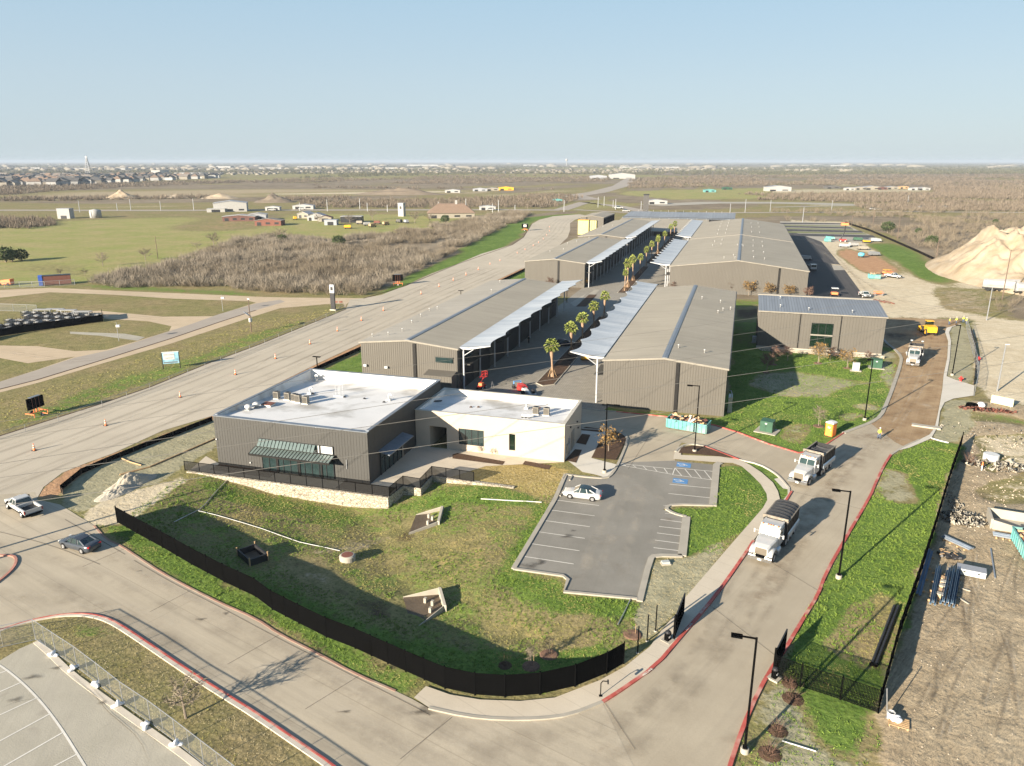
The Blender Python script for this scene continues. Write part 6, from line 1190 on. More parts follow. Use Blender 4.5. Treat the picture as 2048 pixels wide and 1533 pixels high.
T = thing('tower_sign', 'tall narrow grey tower sign on the green verge of the track', 'tower sign', P(667,621), heading(P(660,621),P(675,622))); MB().box(-.65,-.25,.3,.65,.25,4.9).build('shaft', M['dark'], T); MB().box(-.66,-.27,4.9,.66,.27,7.2).build('top_panel', M['steelw'], T); MB().box(-.4,-.285,5.6,.4,-.272,6.6).build('emblem', M['dark'], T); MB().box(-.9,-.5,0,.9,.5,.3).build('plinth', M['concrete'], T)
for q, s in ((674,'left'),(681,'middle'),(684,'right')): T = thing('small_sign', 'small dark sign on a stake right of the tower sign, %s one' % s, 'sign', P(q,617)); MB().tube((0,0,0),(0,0,1.6),.04,n=5).build('stake', M['dark'], T); MB().box(-.3,-.03,1.6,.3,.03,2.1).build('plate', M['rust'], T)
T = thing('solar_lamp_post', 'dark post with a tilted solar panel on the verge between lane and track', 'solar post', P(503,665), R_(-20)); MB().tube((0,0,0),(0,0,8.2),.14,.1,8).build('pole', M['poleWood'], T); MB().obox((-1.0,0,4.4),2.0,1.3,.08,0,-.5,.35).build('solar_panel', M['coping'], T); MB().box(-.2,-.3,2.6,.35,.3,3.5).build('battery_box', M['white'], T); MB().box(-.3,-.1,8.1,.6,.1,8.3).build('lamp_head', M['white'], T)
for b, t, s in (((446,623),(442,590),'near the top lane bend'), ((238,683),(234,645),'beside the gravel path')):
    T = utility_pole('thin pale light pole with a white lamp box '+s, b, t, 'galv', False, 'thin light poles in the left field', r=.07); k = P(*b); hh = [c for c in kids(T)][0].dimensions.z; MB().box(-.1,-.3,hh-1.1,.7,.3,hh-.6).build('lamp_box', M['white'], T)
# ---------------------------------------------------------------- detention pond structures
def headwall(label, tip, a, b, cpx, zb):
    T = thing('concrete_headwall', label, 'headwall', (0,0,0), 0, 'concrete headwalls in the lawn'); A_, B2, C2 = [P(*q, zb) for q in (tip, a, b)]
    mb = MB(); mb.loft([[(A_[0],A_[1],zb-.2),(A_[0]+.25,A_[1]+.1,zb-.2),(A_[0]+.25,A_[1]+.1,zb+.12),(A_[0],A_[1],zb+.12)],[(B2[0],B2[1],zb-.2),(B2[0]+.25,B2[1]+.1,zb-.2),(B2[0]+.25,B2[1]+.1,zb+.8),(B2[0],B2[1],zb+.8)]]); mb.build('wing_wall', M['conc_pale'], T)
    mb = MB(); mb.loft([[(B2[0]-.1,B2[1],zb-.2),(B2[0]+.2,B2[1],zb-.2),(B2[0]+.2,B2[1],zb+.85),(B2[0]-.1,B2[1],zb+.85)],[(C2[0]-.1,C2[1],zb-.2),(C2[0]+.2,C2[1],zb-.2),(C2[0]+.2,C2[1],zb+.6),(C2[0]-.1,C2[1],zb+.6)]]); mb.build('back_wall', M['conc_pale'], T)
    D2 = P(*cpx, zb); mb = MB(); mb.loft([[(C2[0]-.1,C2[1]-.12,zb-.2),(C2[0]-.1,C2[1]+.12,zb-.2),(C2[0]-.1,C2[1]+.12,zb+.5),(C2[0]-.1,C2[1]-.12,zb+.5)],[(D2[0],D2[1]-.12,zb-.2),(D2[0],D2[1]+.12,zb-.2),(D2[0],D2[1]+.12,zb+.06),(D2[0],D2[1]-.12,zb+.06)]]); mb.build('wing_wall', M['conc_pale'], T)
    mb = MB(); mb.face([(A_[0],A_[1],zb+.05),(B2[0],B2[1],zb+.05),(C2[0],C2[1],zb+.05),(D2[0],D2[1],zb+.05)]); mb.build('wet_apron', M['mud'], T)
    for u, v in ((.55,.3),(.72,.5),(.6,.75)): q = lerp(lerp(A_, B2, u), lerp(D2, C2, u), v); MB().box(q[0]-.12,q[1]-.15,zb,q[0]+.12,q[1]+.15,zb+.55).build('baffle_block', M['conc_pale'], T)
za = zg(P(840,1045,-1.2)[0], P(840,1045,-1.2)[1]); zb2 = zg(P(850,1200,-1.2)[0], P(850,1200,-1.2)[1])
headwall('triangular concrete headwall just right of the white stone wall end', (832,1031), (884,1025), (876,1052), (818,1067), za+.15)
headwall('triangular concrete headwall near the black fence, with wet mud inside', (806,1196), (879,1190), (889,1222), (826,1262), zb2+.15)
q = P(696,1131,-1.3); T = thing('manhole_riser', 'round white concrete manhole riser with rusty lid in the lawn', 'manhole', (q[0],q[1],zg(q[0],q[1]))); MB().lathe([(.85,-.3),(.85,.5),(.7,.62),(.62,.62)],24).build('riser', M['conc_pale'], T, False); MB().lathe([(.6,.6),(.6,.64),(0,.66)],20).build('lid', M['rust'], T)
q = P(508,1135,-1.2); T = thing('outlet_box', 'dark timber and metal outlet box sunk in the lawn by the black fence', 'drain box', (q[0],q[1],zg(q[0],q[1])), R_(-30))
mb = MB(); mb.box(-1.5,-1,-.3,1.5,-.85,.75); mb.box(-1.5,.85,-.3,1.5,1,.75); mb.box(-1.5,-.85,-.3,-1.35,.85,.75); mb.box(1.35,-.85,-.3,1.5,.85,.75); mb.build('box_wall', M['dark'], T); MB().box(-1.3,-.8,-.1,1.3,.8,.1).build('mud_floor', M['mud'], T); [MB().box(x-.06,y-.06,-.2,x+.06,y+.06,1.0).build('stake', M['wood'], T) for x in (-1.5,1.5) for y in (-1,1)]
def pipe_line(label, pts, r=.032, m='white', zf=None, name='white_pipe', cat='pipe'):
    W0 = [P(a, b, -1.0 if inpoly(np.array([P(a,b)[0]]), np.array([P(a,b)[1]]), POND)[0] else 0) for a, b in pts]; W0 = resample(W0, 1.5); W0 = [(p[0], p[1], zg(p[0], p[1])+.08) for p in W0]
    o = MB().path(W0, r, 6).build(name, M[m], None); return tag(o, label, cat)
pipe_line('thin white pipe running across the upper lawn toward the black fence', [(398,1033),(432,1040),(490,1055),(560,1078),(600,1092),(680,1108)]); pipe_line('pale irrigation pipe slanting from the stone wall down to the fence', [(455,970),(400,1030),(350,1060)], .05, 'galv'); pipe_line('white pipe lying across the lawn toward the parking kerb', [(962,1012),(1000,1015),(1083,1021)], .06)
pipe_line('straw log lying on the green matting left of the dark building', [(240,951),(300,935),(370,905),(432,878)], .13, 'wood', name='erosion_log', cat='erosion log'); pipe_line('pale pipe across the matting beside the track corner', [(243,918),(262,926),(283,932)], .1, 'wood', name='erosion_log', cat='erosion log')
pipe_line('short white pipe on the seeding beside the dirt road', [(1860,877),(1880,883),(1897,887)], .1); pipe_line('thin grey pipe down the slope beside the mat', [(1262,1214),(1250,1240),(1235,1270)], .05, 'galv'); pipe_line('white pipe on the ground by the bottom lamp post', [(1564,1484),(1600,1495),(1632,1505)], .05)
# gravel heap beside the driveway
def heap(name, label, cat, cx, cy, rx, ry, h, m, rz=0, seed=1, n=60, kind=None, sharp=1.0, base_z=-.3):
    rg = np.random.default_rng(seed); u, v = np.meshgrid(np.linspace(-1,1,n), np.linspace(-1,1,n)); r = np.sqrt(u*u+v*v)
    z = np.clip(1-r**sharp, 0, 1); z = z*(1+.55*(vnoise(u*3+9, v*3, 1, seed)-.5)+.28*(vnoise(u*9, v*9+5, 1, seed+1)-.5)+.11*(vnoise(u*30, v*30, 1, seed+2)-.5)-.45*r*np.abs(vnoise(np.arctan2(v,u)*5+9, r*1.5, 1, seed+4)-.5)-.2*r*np.abs(vnoise(np.arctan2(v,u)*13+30, r*3, 1, seed+5)-.5)); z = z*h*(r < 1)+base_z*(r >= 1)
    X_, Y_ = u*rx, v*ry; c, s = math.cos(rz), math.sin(rz); V = np.stack([cx+X_*c-Y_*s, cy+X_*s+Y_*c, z], -1).reshape(-1, 3); i = np.arange(n*n).reshape(n, n)
    F_ = np.stack([i[:-1,:-1].ravel(), i[:-1,1:].ravel(), i[1:,1:].ravel(), i[1:,:-1].ravel()], 1); o = fastmesh(name, V, F_, m); return tag(o, label, cat, kind=kind)
M['gravel'] = groundmat('pale_gravel', (.42,.37,.29), (.52,.47,.38), scale=.9, bump=.5, bs=7); M['sand'] = groundmat('yellow_sand', (.31,.235,.15), (.50,.425,.32), scale=.14, bump=1, bs=1.2, tracks=.5, ang=R_(60))
a = P(262,968); heap('gravel_heap', 'ridge of pale gravel beside the unpaved driveway', 'gravel heap', a[0],a[1],3.6,1.5,1.5,M['gravel'],heading(P(220,985),P(290,960)),3); a = P(236,985); heap('gravel_heap', 'lower gravel ridge at the near end of the driveway heap', 'gravel heap', a[0],a[1],3.2,1.4,.9,M['gravel'],heading(P(220,990),P(290,960)),5)
a = P(1990,560); heap('sand_mound', 'large pale sand and spoil mound in the right background', 'mound', a[0]+14,a[1]+8,30,58,20,M['sand'],R_(8),8,120,sharp=1.5)
a = P(2110,560); heap('sand_mound', 'second crest of the spoil mound, cut by the picture edge', 'mound', a[0]+6,a[1]-4,40,52,17,M['sand'],R_(30),12,100,sharp=1.5)
# ================================================================ VEGETATION
def twig_bush(n, spread=.5, w=.05, seed=0, up=.5, fill=0):
    rg = np.random.default_rng(seed); V = []
    for k in range(n):
        a = rg.uniform(0, 6.283); r = spread*rg.uniform(.1, 1)**.7; h = rg.uniform(.45, 1)*(1-.35*(r/spread)**2)
        b = np.array([rg.normal(0, .08)*spread*1.5+.35*r*math.cos(a), rg.normal(0, .08)*spread*1.5+.35*r*math.sin(a), rg.uniform(0, .45)*h]); t = np.array([r*math.cos(a), r*math.sin(a), h])
        s = rg.normal(size=3); s[2] *= .3; s /= np.linalg.norm(s); V += [b-s*w, b+s*w, t]
    return np.array(V)
def leaf_blob(n, seed=0, size=.16, squash=.8, base=.15):
    rg = np.random.default_rng(seed); V = []
    for k in range(n):
        d = rg.normal(size=3); d /= np.linalg.norm(d); r = .5*rg.uniform(.35, 1)**.5; c = d*r; c[2] = c[2]*squash+.5*squash+base
        p = rg.normal(size=(3, 3))*size*.6; V += [c+p[0], c+p[1], c+p[2]]
    return np.array(V)
def scatter(name, temps, pts, scales, m, kind='stuff', zs=None, hs=None):
    rg = np.random.default_rng(len(pts)); out = []
    for ti, T in enumerate(temps):
        k = np.arange(len(pts)) % len(temps) == ti; p = pts[k]; s = scales[k]; a = rg.uniform(0, 6.283, len(p)); c, sn = np.cos(a), np.sin(a); h = s if hs is None else hs[k]
        X_ = T[None, :, 0]*c[:, None]-T[None, :, 1]*sn[:, None]; Y_ = T[None, :, 0]*sn[:, None]+T[None, :, 1]*c[:, None]
        V = np.stack([p[:, 0, None]+X_*s[:, None], p[:, 1, None]+Y_*s[:, None], p[:, 2, None]+T[None, :, 2]*h[:, None]], -1); out.append(V.reshape(-1, 3))
    V = np.concatenate(out); return fastmesh(name, V, np.arange(len(V)).reshape(-1, 3), m, kind=kind)
def world_in(polys, density, world=False, seed=3, holes=()):
    rg = np.random.default_rng(seed); A = []
    for pl in polys:
        q = pl if world else [P(*p)[:2] for p in pl]; xs = [p[0] for p in q]; ys = [p[1] for p in q]; n = int((max(xs)-min(xs))*(max(ys)-min(ys))*density)
        x = rg.uniform(min(xs), max(xs), n); y = rg.uniform(min(ys), max(ys), n); k = inpoly(x, y, q)
        for h in holes: k &= ~inpoly(x, y, h)
        A.append(np.stack([x[k], y[k]], 1))
    return np.concatenate(A)
def px_in(polys, n, seed=4):
    rg = np.random.default_rng(seed); A = []
    ar = []
    for pl in polys:
        xs = [p[0] for p in pl]; ys = [p[1] for p in pl]; ar.append((max(xs)-min(xs))*(max(ys)-min(ys)))
    for pl, a_ in zip(polys, ar):
        xs = [p[0] for p in pl]; ys = [p[1] for p in pl]; m_ = int(n*a_/sum(ar)); x = rg.uniform(min(xs), max(xs), m_); y = rg.uniform(min(ys), max(ys), m_); k = inpoly(x, y, pl)
        d = np.stack([_F[i]+_R[i]*(x[k]-1024)/1500-_U[i]*(y[k]-766.5)/1500 for i in range(3)], 1); t = -CAM_H/d[:, 2]; A.append(np.stack([d[:, 0]*t, d[:, 1]*t], 1))
    return np.concatenate(A)
def with_z(p, dz=0): return np.concatenate([p, (zground(p[:, 0], p[:, 1])+dz)[:, None]], 1)
bushes = [twig_bush(64, .62, .011, s) for s in range(5)]
brushA = [(182,566),(250,545),(330,528),(400,505),(470,482),(545,470),(600,474),(660,486),(740,470),(830,458),(900,447),(960,437),(1020,424),(1062,428),(1042,443),(1000,458),(955,481),(860,530),(800,560),(755,583),(722,592),(640,591),(540,586),(440,578),(330,574),(230,578)]
p = world_in([brushA], .22); g_ = vnoise(p[:, 0], p[:, 1], 13, 8); thin = inpoly(p[:, 0], p[:, 1], [P(*q)[:2] for q in [(720,468),(850,455),(960,470),(900,505),(760,498),(640,500),(620,482)]])
keep = (g_ > .14) & (~thin | (g_ > .42)); p = p[keep]; sc = 2.6+2.6*vnoise(p[:, 0], p[:, 1], 14, 9)+RNG.uniform(-.5, .9, len(p)); h_ = vnoise(p[:, 0], p[:, 1], 22, 41)+RNG.uniform(-.25,.25,len(p)) > .58; scatter('scrub_brush', bushes, with_z(p[~h_]), sc[~h_], M['twig'], hs=sc[~h_]*RNG.uniform(.5,.95,(~h_).sum())); scatter('scrub_brush', bushes, with_z(p[h_]), sc[h_]*1.12, M['twig2'], hs=sc[h_]*RNG.uniform(.55,1.1,h_.sum()))
brushR = [[(1478,432),(1560,424),(1700,422),(2080,424),(2080,475),(1960,466),(1868,512),(1800,480),(1700,448),(1560,441),(1480,438)]]
p = world_in(brushR, .030, seed=5); g_ = vnoise(p[:, 0], p[:, 1], 45, 3); p = p[g_ > .3]; scatter('scrub_brush', bushes, with_z(p), RNG.uniform(2.2, 6, len(p)), M['twig'])
p = world_in([[(1870,500),(1900,480),(1960,470),(1935,500),(1900,540),(1875,525)], [(1975,600),(2060,600),(2060,640),(1990,640)]], .06, seed=6); scatter('scrub_brush', bushes, with_z(p), RNG.uniform(1.5, 3.5, len(p)), M['twig'])
far = [twig_bush(20, .62, .04, s+20) for s in range(4)]
bands = [[(0,373),(450,361),(1000,350),(1232,353),(1200,372),(1150,380),(1000,379),(500,376),(100,384),(0,392)], [(1262,358),(1420,352),(2048,349),(2048,374),(1860,372),(1560,371),(1450,374),(1250,378)], [(600,404),(900,400),(1110,390),(1165,396),(1110,416),(600,416)], [(1860,374),(2048,374),(2048,398),(1880,398)], [(1290,389),(1560,389),(1860,388),(2048,398),(2048,406),(1740,406),(1540,401),(1300,402)], [(-20,438),(110,440),(112,452),(60,458),(-20,458)], [(1700,410),(2048,408),(2048,424),(1740,422)], [(0,398),(420,394),(420,398),(0,404)], [(560,397),(700,395),(700,400),(560,402)]]
p = px_in(bands, 25000); d = np.hypot(p[:, 0], p[:, 1]); sc = np.clip(d*.006, 3.5, 20)*RNG.uniform(.7, 1.3, len(p)); hs = np.clip(sc, 3, 5.2)*RNG.uniform(.5, 1.35, len(p)); g_ = vnoise(p[:, 0], p[:, 1]*.6, 160, 5); k = g_ > .28
scatter('far_woodland', far, with_z(p[k]), sc[k], M['twigfar'], hs=hs[k])
bands = [[(-40,331),(2100,331),(2100,349),(1400,351),(1000,349),(450,360),(-40,372)], [(-40,326),(2100,326),(2100,331),(-40,331)]]
M['fartree'] = leafmat('far_dark_trees', (.05,.06,.035), (.14,.125,.075)); p = px_in(bands, 15000, 9); d = np.hypot(p[:, 0], p[:, 1]); sc = np.clip(d*.006, 8, 60)*RNG.uniform(.6, 1.4, len(p)); k = (vnoise(p[:, 0], p[:, 1]*.4, 500, 2) > .38); scatter('horizon_woodland', far, with_z(p[k]), sc[k], M['fartree'], hs=RNG.uniform(6, 13, len(p))[k])
# grass blades on the near lawns
tuft = [twig_bush(7, .8, .11, s+40) for s in range(5)]
lot_ = [P(*q)[:2] for q in [(1131,950),(1429,930.7),(1421.7,1012),(1345,1010),(1370,1036),(1359,1112),(1297,1121),(1275,1199),(1128,1185),(1126,1153),(1027,1139)]]
mudp = [[P(*q, -1.2)[:2] for q in pl] for pl in ([(800,1040),(885,1022),(880,1055),(815,1070)], [(800,1192),(880,1188),(892,1222),(826,1266),(760,1240)], [(560,1130),(640,1128),(720,1190),(700,1215),(600,1180)])]
lawnP = [POND]; E_ = [(1800,900),(1860,881),(1900,890),(1915,900),(1756,1420),(1560,1352),(1571,1306),(1653,1152),(1744,994),(1768,938)]
C3 = [(1450,850),(1470,705),(1510,712),(1760,718),(1795,730),(1768,809),(1742,842),(1690,862),(1655,880),(1597,900),(1478,862)]
L3 = [(1444,935),(1480,938),(1530,990),(1520,1022),(1440,1110),(1378,1105),(1376,1038),(1350,1025),(1345,1014),(1425,1016),(1440,935)]
S3 = [(192,1050),(235,1050),(420,1155),(560,1232),(700,1302),(850,1366),(840,1378),(791,1378),(640,1306),(512,1233),(443,1203),(325,1143),(240,1086)]
B3 = [(1460,1533),(1505,1425),(1540,1356),(1756,1432),(1765,1500),(1730,1560),(1460,1600)]
Wn = [(1490,1405),(1540,1360),(1756,1432)]
def grassy(polys, dens, pl, world=False, seed=1, s=(.16,.34), drop=()):
    p = world_in(polys, dens, world, seed, holes=drop); n = vnoise(p[:, 0], p[:, 1], 2.3, 21)*.5+vnoise(p[:, 0], p[:, 1], 7, 22)*.5; k = n < pl; d = RNG.uniform(0, 1, len(p))
    return p[k], p[~k]
Ls = []; Ds = []
for args in ((lawnP, 14, .5, True, 1), ([E_], 16, .66, False, 2), ([C3], 9, .68, False, 3), ([L3], 14, .62, False, 4), ([S3], 14, .6, False, 5)):
    a, b = grassy(*args, drop=mudp); Ls.append(a); Ds.append(b)
edge = world_in([[(1085,1012),(1108,1004),(1026,1142),(1124,1160),(1126,1190),(1278,1207),(1262,1236),(1120,1206),(1000,1160)]], 14, seed=8); Ls.append(edge)
p = np.concatenate(Ls); k = ~inpoly(p[:, 0], p[:, 1], lot_); p = p[k]; z_ = with_z(p, -.02); matE = [P(*q)[:2] for q in [(1768,940),(1790,938),(1840,960),(1848,1010),(1800,1010),(1756,990)]]; k = ~inpoly(p[:, 0], p[:, 1], matE) | (vnoise(p[:, 0], p[:, 1], 1.5, 71) > .72); z_ = z_[k]
s_ = RNG.uniform(.13, .27, len(z_)); scatter('lawn_grass', tuft, z_, s_, M['grassL'], hs=s_*RNG.uniform(.6, 1.1, len(z_)))
q = z_[RNG.uniform(0,1,len(z_)) < .07]; q = q[vnoise(q[:,0],q[:,1],4,30) > .45]; s_ = RNG.uniform(.3,.5,len(q)); scatter('weed_clumps', [twig_bush(14,.7,.06,60+k) for k in range(3)], q, s_, M['grassL'], hs=s_*RNG.uniform(.7,1.2,len(q)))
p = np.concatenate(Ds); k = ~inpoly(p[:, 0], p[:, 1], lot_) & ~inpoly(p[:, 0], p[:, 1], matE); z_ = with_z(p[k], -.02); s_ = RNG.uniform(.12, .24, len(z_)); scatter('dormant_grass', tuft, z_, s_, M['grassD'], hs=s_*RNG.uniform(.5, .9, len(z_)))
st_ = [(1380,1112),(1425,1095),(1470,1078),(1413,1146),(1355,1220),(1300,1290),(1262,1285),(1292,1190),(1312,1122)]
tanl = [(905,925),(1010,935),(1100,940),(1160,950),(1132,952),(1108,1000),(1030,975),(900,955)]
p = world_in([st_, tanl], 9, seed=12); z_ = with_z(p, -.02); scatter('dry_grass', tuft, z_, RNG.uniform(.15, .3, len(z_)), M['strawy'], hs=RNG.uniform(.06, .14, len(z_)))
bl = [(10,1260),(130,1240),(208,1246),(288,1292),(411,1374),(512,1437),(620,1533),(450,1560),(350,1490),(200,1385),(130,1335),(80,1288)]
ul = [(0,800),(120,770),(250,730),(340,695),(400,680),(520,640),(690,615),(512,685),(376,738),(205,800),(0,865)]
p = world_in([bl], 9, seed=14); z_ = with_z(p, -.02); n = vnoise(p[:, 0], p[:, 1], 3, 4); scatter('verge_grass', tuft, z_[n < .4], RNG.uniform(.15, .3, (n < .4).sum()), M['grassD'], hs=RNG.uniform(.06, .16, (n < .4).sum())); scatter('verge_grass', tuft, z_[n >= .4], RNG.uniform(.15, .3, (n >= .4).sum()), M['strawy'], hs=RNG.uniform(.06, .14, (n >= .4).sum()))
p = world_in([ul], 1.6, seed=15); z_ = with_z(p, -.02); s_ = RNG.uniform(.3, .6, len(z_)); scatter('verge_grass', tuft, z_, s_, M['grassD'], hs=s_*.4)
p = world_in([B3], 5, seed=16); n = vnoise(p[:, 0], p[:, 1], 3.5, 14); z_ = with_z(p, -.02); k = (n > .52) & (p[:, 0] > P(1470,1500)[0]-2); scatter('verge_grass', tuft, z_[k], RNG.uniform(.2, .4, k.sum()), M['grassL'], hs=RNG.uniform(.1, .25, k.sum()))
# ---------------------------------------------------------------- trees
def tree_parts(seed, h=1., trunk=.28, spread=.42, lean=.05, twigs=5, nb=9, tw=.006):
    rg = random.Random(seed); tr = MB(); V = []; top = Vector((rg.uniform(-lean,lean), rg.uniform(-lean,lean), h*.72))
    def pt(t): return Vector((top.x*t, top.y*t, top.z*t))
    tr.path([pt(0), pt(.35), pt(.7), pt(1)], [trunk*.09, trunk*.065, trunk*.04, trunk*.015], 6)
    for b in range(nb):
        t = .32+.66*b/nb; a = b*2.4+rg.uniform(-.4,.4); L = spread*(1.15-.55*t)*rg.uniform(.8,1.2); o = pt(t); e = o+Vector((math.cos(a)*L, math.sin(a)*L, L*rg.uniform(.55,1.0)))
        m = o.lerp(e,.5)+Vector((0,0,-.02)); tr.path([o,m,e],[trunk*.035,trunk*.022,trunk*.008],4)
        for q in range(twigs*6):
            u = rg.uniform(.3,1); c = o.lerp(e,u); d = Vector((rg.gauss(0,1),rg.gauss(0,1),rg.gauss(.5,.8))).normalized(); l = rg.uniform(.09,.22)*h; s = d.orthogonal().normalized()*tw
            V += [c-s, c+s, c+d*l]
            c2 = c+d*l*.5; d2 = Vector((rg.gauss(0,1),rg.gauss(0,1),rg.gauss(.3,.8))).normalized(); s = d2.orthogonal().normalized()*tw*.8; V += [c2-s, c2+s, c2+d2*l*.7]
    return tr, [tuple(v) for v in V]
def make_tree(name, label, seed, crown='twig', leaves=0, leafm=None, group=None, cat='tree', **kw):
    T = thing(name, label, cat, (0,0,0), 0, group); tr, V = tree_parts(seed, **kw); tr.build('trunk', M['bark'], T)
    o = fastmesh('crown', V, np.arange(len(V)).reshape(-1,3), M[crown]); o.parent = T
    if leaves:
        rg = np.random.default_rng(seed); n = leaves; VV = np.array(V).reshape(-1,3,3)[:,2]; c = VV[rg.integers(0,len(VV),n)]+rg.normal(size=(n,3))*.03; pr_ = rg.normal(size=(n,3,3))*.028; L_ = (c[:,None]+pr_).reshape(-1,3)
        l = fastmesh('foliage', L_, np.arange(len(L_)).reshape(-1,3), M[leafm]); l.parent = T
    return T
def hgt(base, topy):
    b = P(*base); lo, hi = .2, 40
    for _ in range(40):
        z = (lo+hi)/2; v = np.array([b[0], b[1], z-CAM_H]); y = 766.5-1500*(v@_U)/(v@_F)
        if y > topy: lo = z
        else: hi = z
    return b, z
def put(T, base, topy, label, k=0, group=None):
    b, h = hgt(base, topy); o = dup(T, b, k*1.7+.3, label, group, h); return o
def protos(fn, n): return [fn(k) for k in range(n)]
bt = make_tree('bare_tree', 'bare tree', 3, group='bare trees in the fields'); bt2 = make_tree('bare_tree', 'bare tree', 8, spread=.55, nb=11, group='bare trees in the fields')
firsts = []
def place(protoT, items, scale_fix=1):
    for k, (base, topy, label) in enumerate(items):
        b, h = hgt(base, topy)
        o = protoT if k == 0 else dup(protoT); o.location = (b[0], b[1], zg(b[0], b[1])); o.rotation_euler = (0,0,k*1.7+.3); o.scale = (h*scale_fix,)*2+(h,); o['label'] = label
place(bt, [((428,493),462,'dark bare tree standing in the pasture above the brush'), ((206,533),503,'bare tree at the brush corner behind the blue container'), ((120,552),536,'low bare tree behind the blue container'), ((980,443),425,'bare tree at the edge of the brush by the track bend'), ((636,447),425,'bare tree behind the white farmhouse'), ((745,440),418,'tall pale bare tree between the farm sheds'), ((1085,410),398,'bare tree left of the highway junction'), ((830,447),421,'wide bare tree in front of the white tank tower'), ((372,1437),1352,'young bare tree in the grass strip by the chain-link fence')], 1.15)
place(bt2, [((291,521),497,'small bare tree beside the lone wooden pole'), ((395,500),483,'faint bare tree at the top of the brush'), ((170,552),538,'spreading bare tree at the brush corner, right of the container'), ((560,478),455,'bare tree at the near edge of the farmyard'), ((700,447),428,'bare tree beside the small white farm shed'), ((860,445),426,'round bare tree right of the tank tower'), ((1055,418),400,'bare tree by the roadside field')], 1.3)
sm = make_tree('young_tree', 'young tree', 21, trunk=.2, spread=.3, crown='strawtwig' if 'strawtwig' in M else 'twig', group='young staked trees on the lawns', nb=7)
place(sm, [((1637,853),806,'thin leafless young tree left of the orange toilet'), ((1062,1330),1286,'leafless sapling in a mulch ring, left of the pair near the curved fence'), ((1098,1307),1262,'leafless sapling in a mulch ring, right of the pair near the curved fence'), ((984,912),895,'tiny sapling in the bed before the cream building, middle one'), ((960,908),890,'tiny sapling in the bed before the cream building, left one')], .9)
au = make_tree('autumn_tree', 'tree', 33, trunk=.2, spread=.3, leaves=430, leafm='autumn', group='small autumn trees', nb=10)
place(au, [((1497,592),560,'brown-leaved tree against the wide warehouse, leftmost full one'), ((1537,594),564,'orange-leaved tree against the wide warehouse, beside the downspout'), ((1576,596),568,'yellowish tree against the wide warehouse, third from the left'), ((1636,727),683,'orange-leaved young tree in front of the blue-roofed building window'), ((1694,737),697,'thin orange young tree left of the grey twin cabinet'), ((1217,904),851,'small orange-brown tree in the island beside the cream building'), ((1165,575),552,'small orange tree beyond the left canopy end')], 1.2)
mv = make_tree('bare_young_tree', 'tree', 41, trunk=.2, spread=.33, crown='mauve', group='reddish leafless young trees', nb=9, twigs=7)
place(mv, [((1347,583),558,'leafless reddish tree at the canopy corner of the wide warehouse'), ((1416,585),566,'faint leafless tree on the wide warehouse wall, left part'), ((1460,588),562,'leafless reddish tree on the wide warehouse wall, left of the brown-leaved one'), ((1616,600),570,'reddish tree at the right corner of the wide warehouse'), ((1547,728),688,'dark leafless tree in the warehouse shade, right one of two'), ((1533,745),703,'dark leafless tree in the warehouse shade, left one of two'), ((1575,722),688,'leafless tree in front of the blue-roofed building, by the shade edge'), ((1660,722),690,'bare tree right of the orange tree at the blue-roofed building'), ((1735,722),700,'faint leafless tree right of the twin cabinet'), ((1101,577),552,'leafless tree at the wall behind the left canopy end')], 1.2)
# mulch rings
rg_ = thing('mulch_ring', 'mulch ring', 'mulch ring', (0,0,0), 0, 'mulch rings round the young trees'); MB().lathe([(1.3,.02),(1.1,.1),(.5,.12),(0,.09)],18).build('mulch_bed', mat('reddish_mulch', (.17,.10,.065), .9, 0, .3, 3, .6, 9), rg_); MB().tube((.35,.2,0),(.35,.2,1.1),.03,n=5).build('stake', M['wood'], rg_)
for k, (px, py, s, lb) in enumerate(((1637,853,1.1,'reddish mulch ring left of the orange toilet'), (1636,727,1.15,'reddish mulch ring under the orange tree by the blue-roofed building'), (1694,737,1.05,'reddish mulch ring left of the grey twin cabinet'), (1547,730,1,'mulch ring in the warehouse shade, right one'), (1533,746,1,'mulch ring in the warehouse shade, left one'), (1062,1332,.95,'brown mulch ring near the curved fence, left one'), (1098,1308,1.05,'brown mulch ring near the curved fence, right one'), (1265,1270,1.1,'brown mulch ring beside the bare black posts'))):
    o = rg_ if k == 0 else dup(rg_); q = P(px, py); o.location = (q[0], q[1], zg(q[0], q[1])-.01); o.scale = (s*.6,s*.6,1); o['label'] = lb
# evergreens
ce = thing('cedar_tree', 'cedar', 'tree', (0,0,0), 0, 'dark evergreens in the scrub'); MB().tube((0,0,0),(0,0,.7),.05,.02,6).build('trunk', M['bark'], ce)
V = leaf_blob(900, 5, .075, .85, .1); o = fastmesh('crown', V, np.arange(len(V)).reshape(-1,3), M['cedar']); o.parent = ce
for k, (base, topy, lb) in enumerate((((12,525),492,'dark cedar cut by the left picture edge'), ((25,523),498,'dark cedar beside the edge one in the pasture'), ((44,522),497,'dark cedar, right one of the left group'), ((1775,466),442,'olive evergreen in the scrub beyond the slope crest'), ((1836,468),456,'small dark evergreen in the scrub left of the mound'), ((1862,492),470,'yellow-green evergreen right behind the slope fence'), ((1985,470),452,'evergreen on the skyline of the sand mound'), ((2006,474),458,'evergreen behind the mound crest, right one'), ((1990,448),438,'far evergreen in the right-hand scrub'), ((678,494),470,'small dark evergreen inside the brush'), ((565,488),468,'dark evergreen shrub at the top of the brush'), ((890,447),430,'dark evergreen by the brown-roofed house'))):
    b, h = hgt(base, topy); q = ce if k == 0 else dup(ce); q.location = b; q.scale = (h*1.15,h*1.15,h); q.rotation_euler = (0,0,k); q['label'] = lb
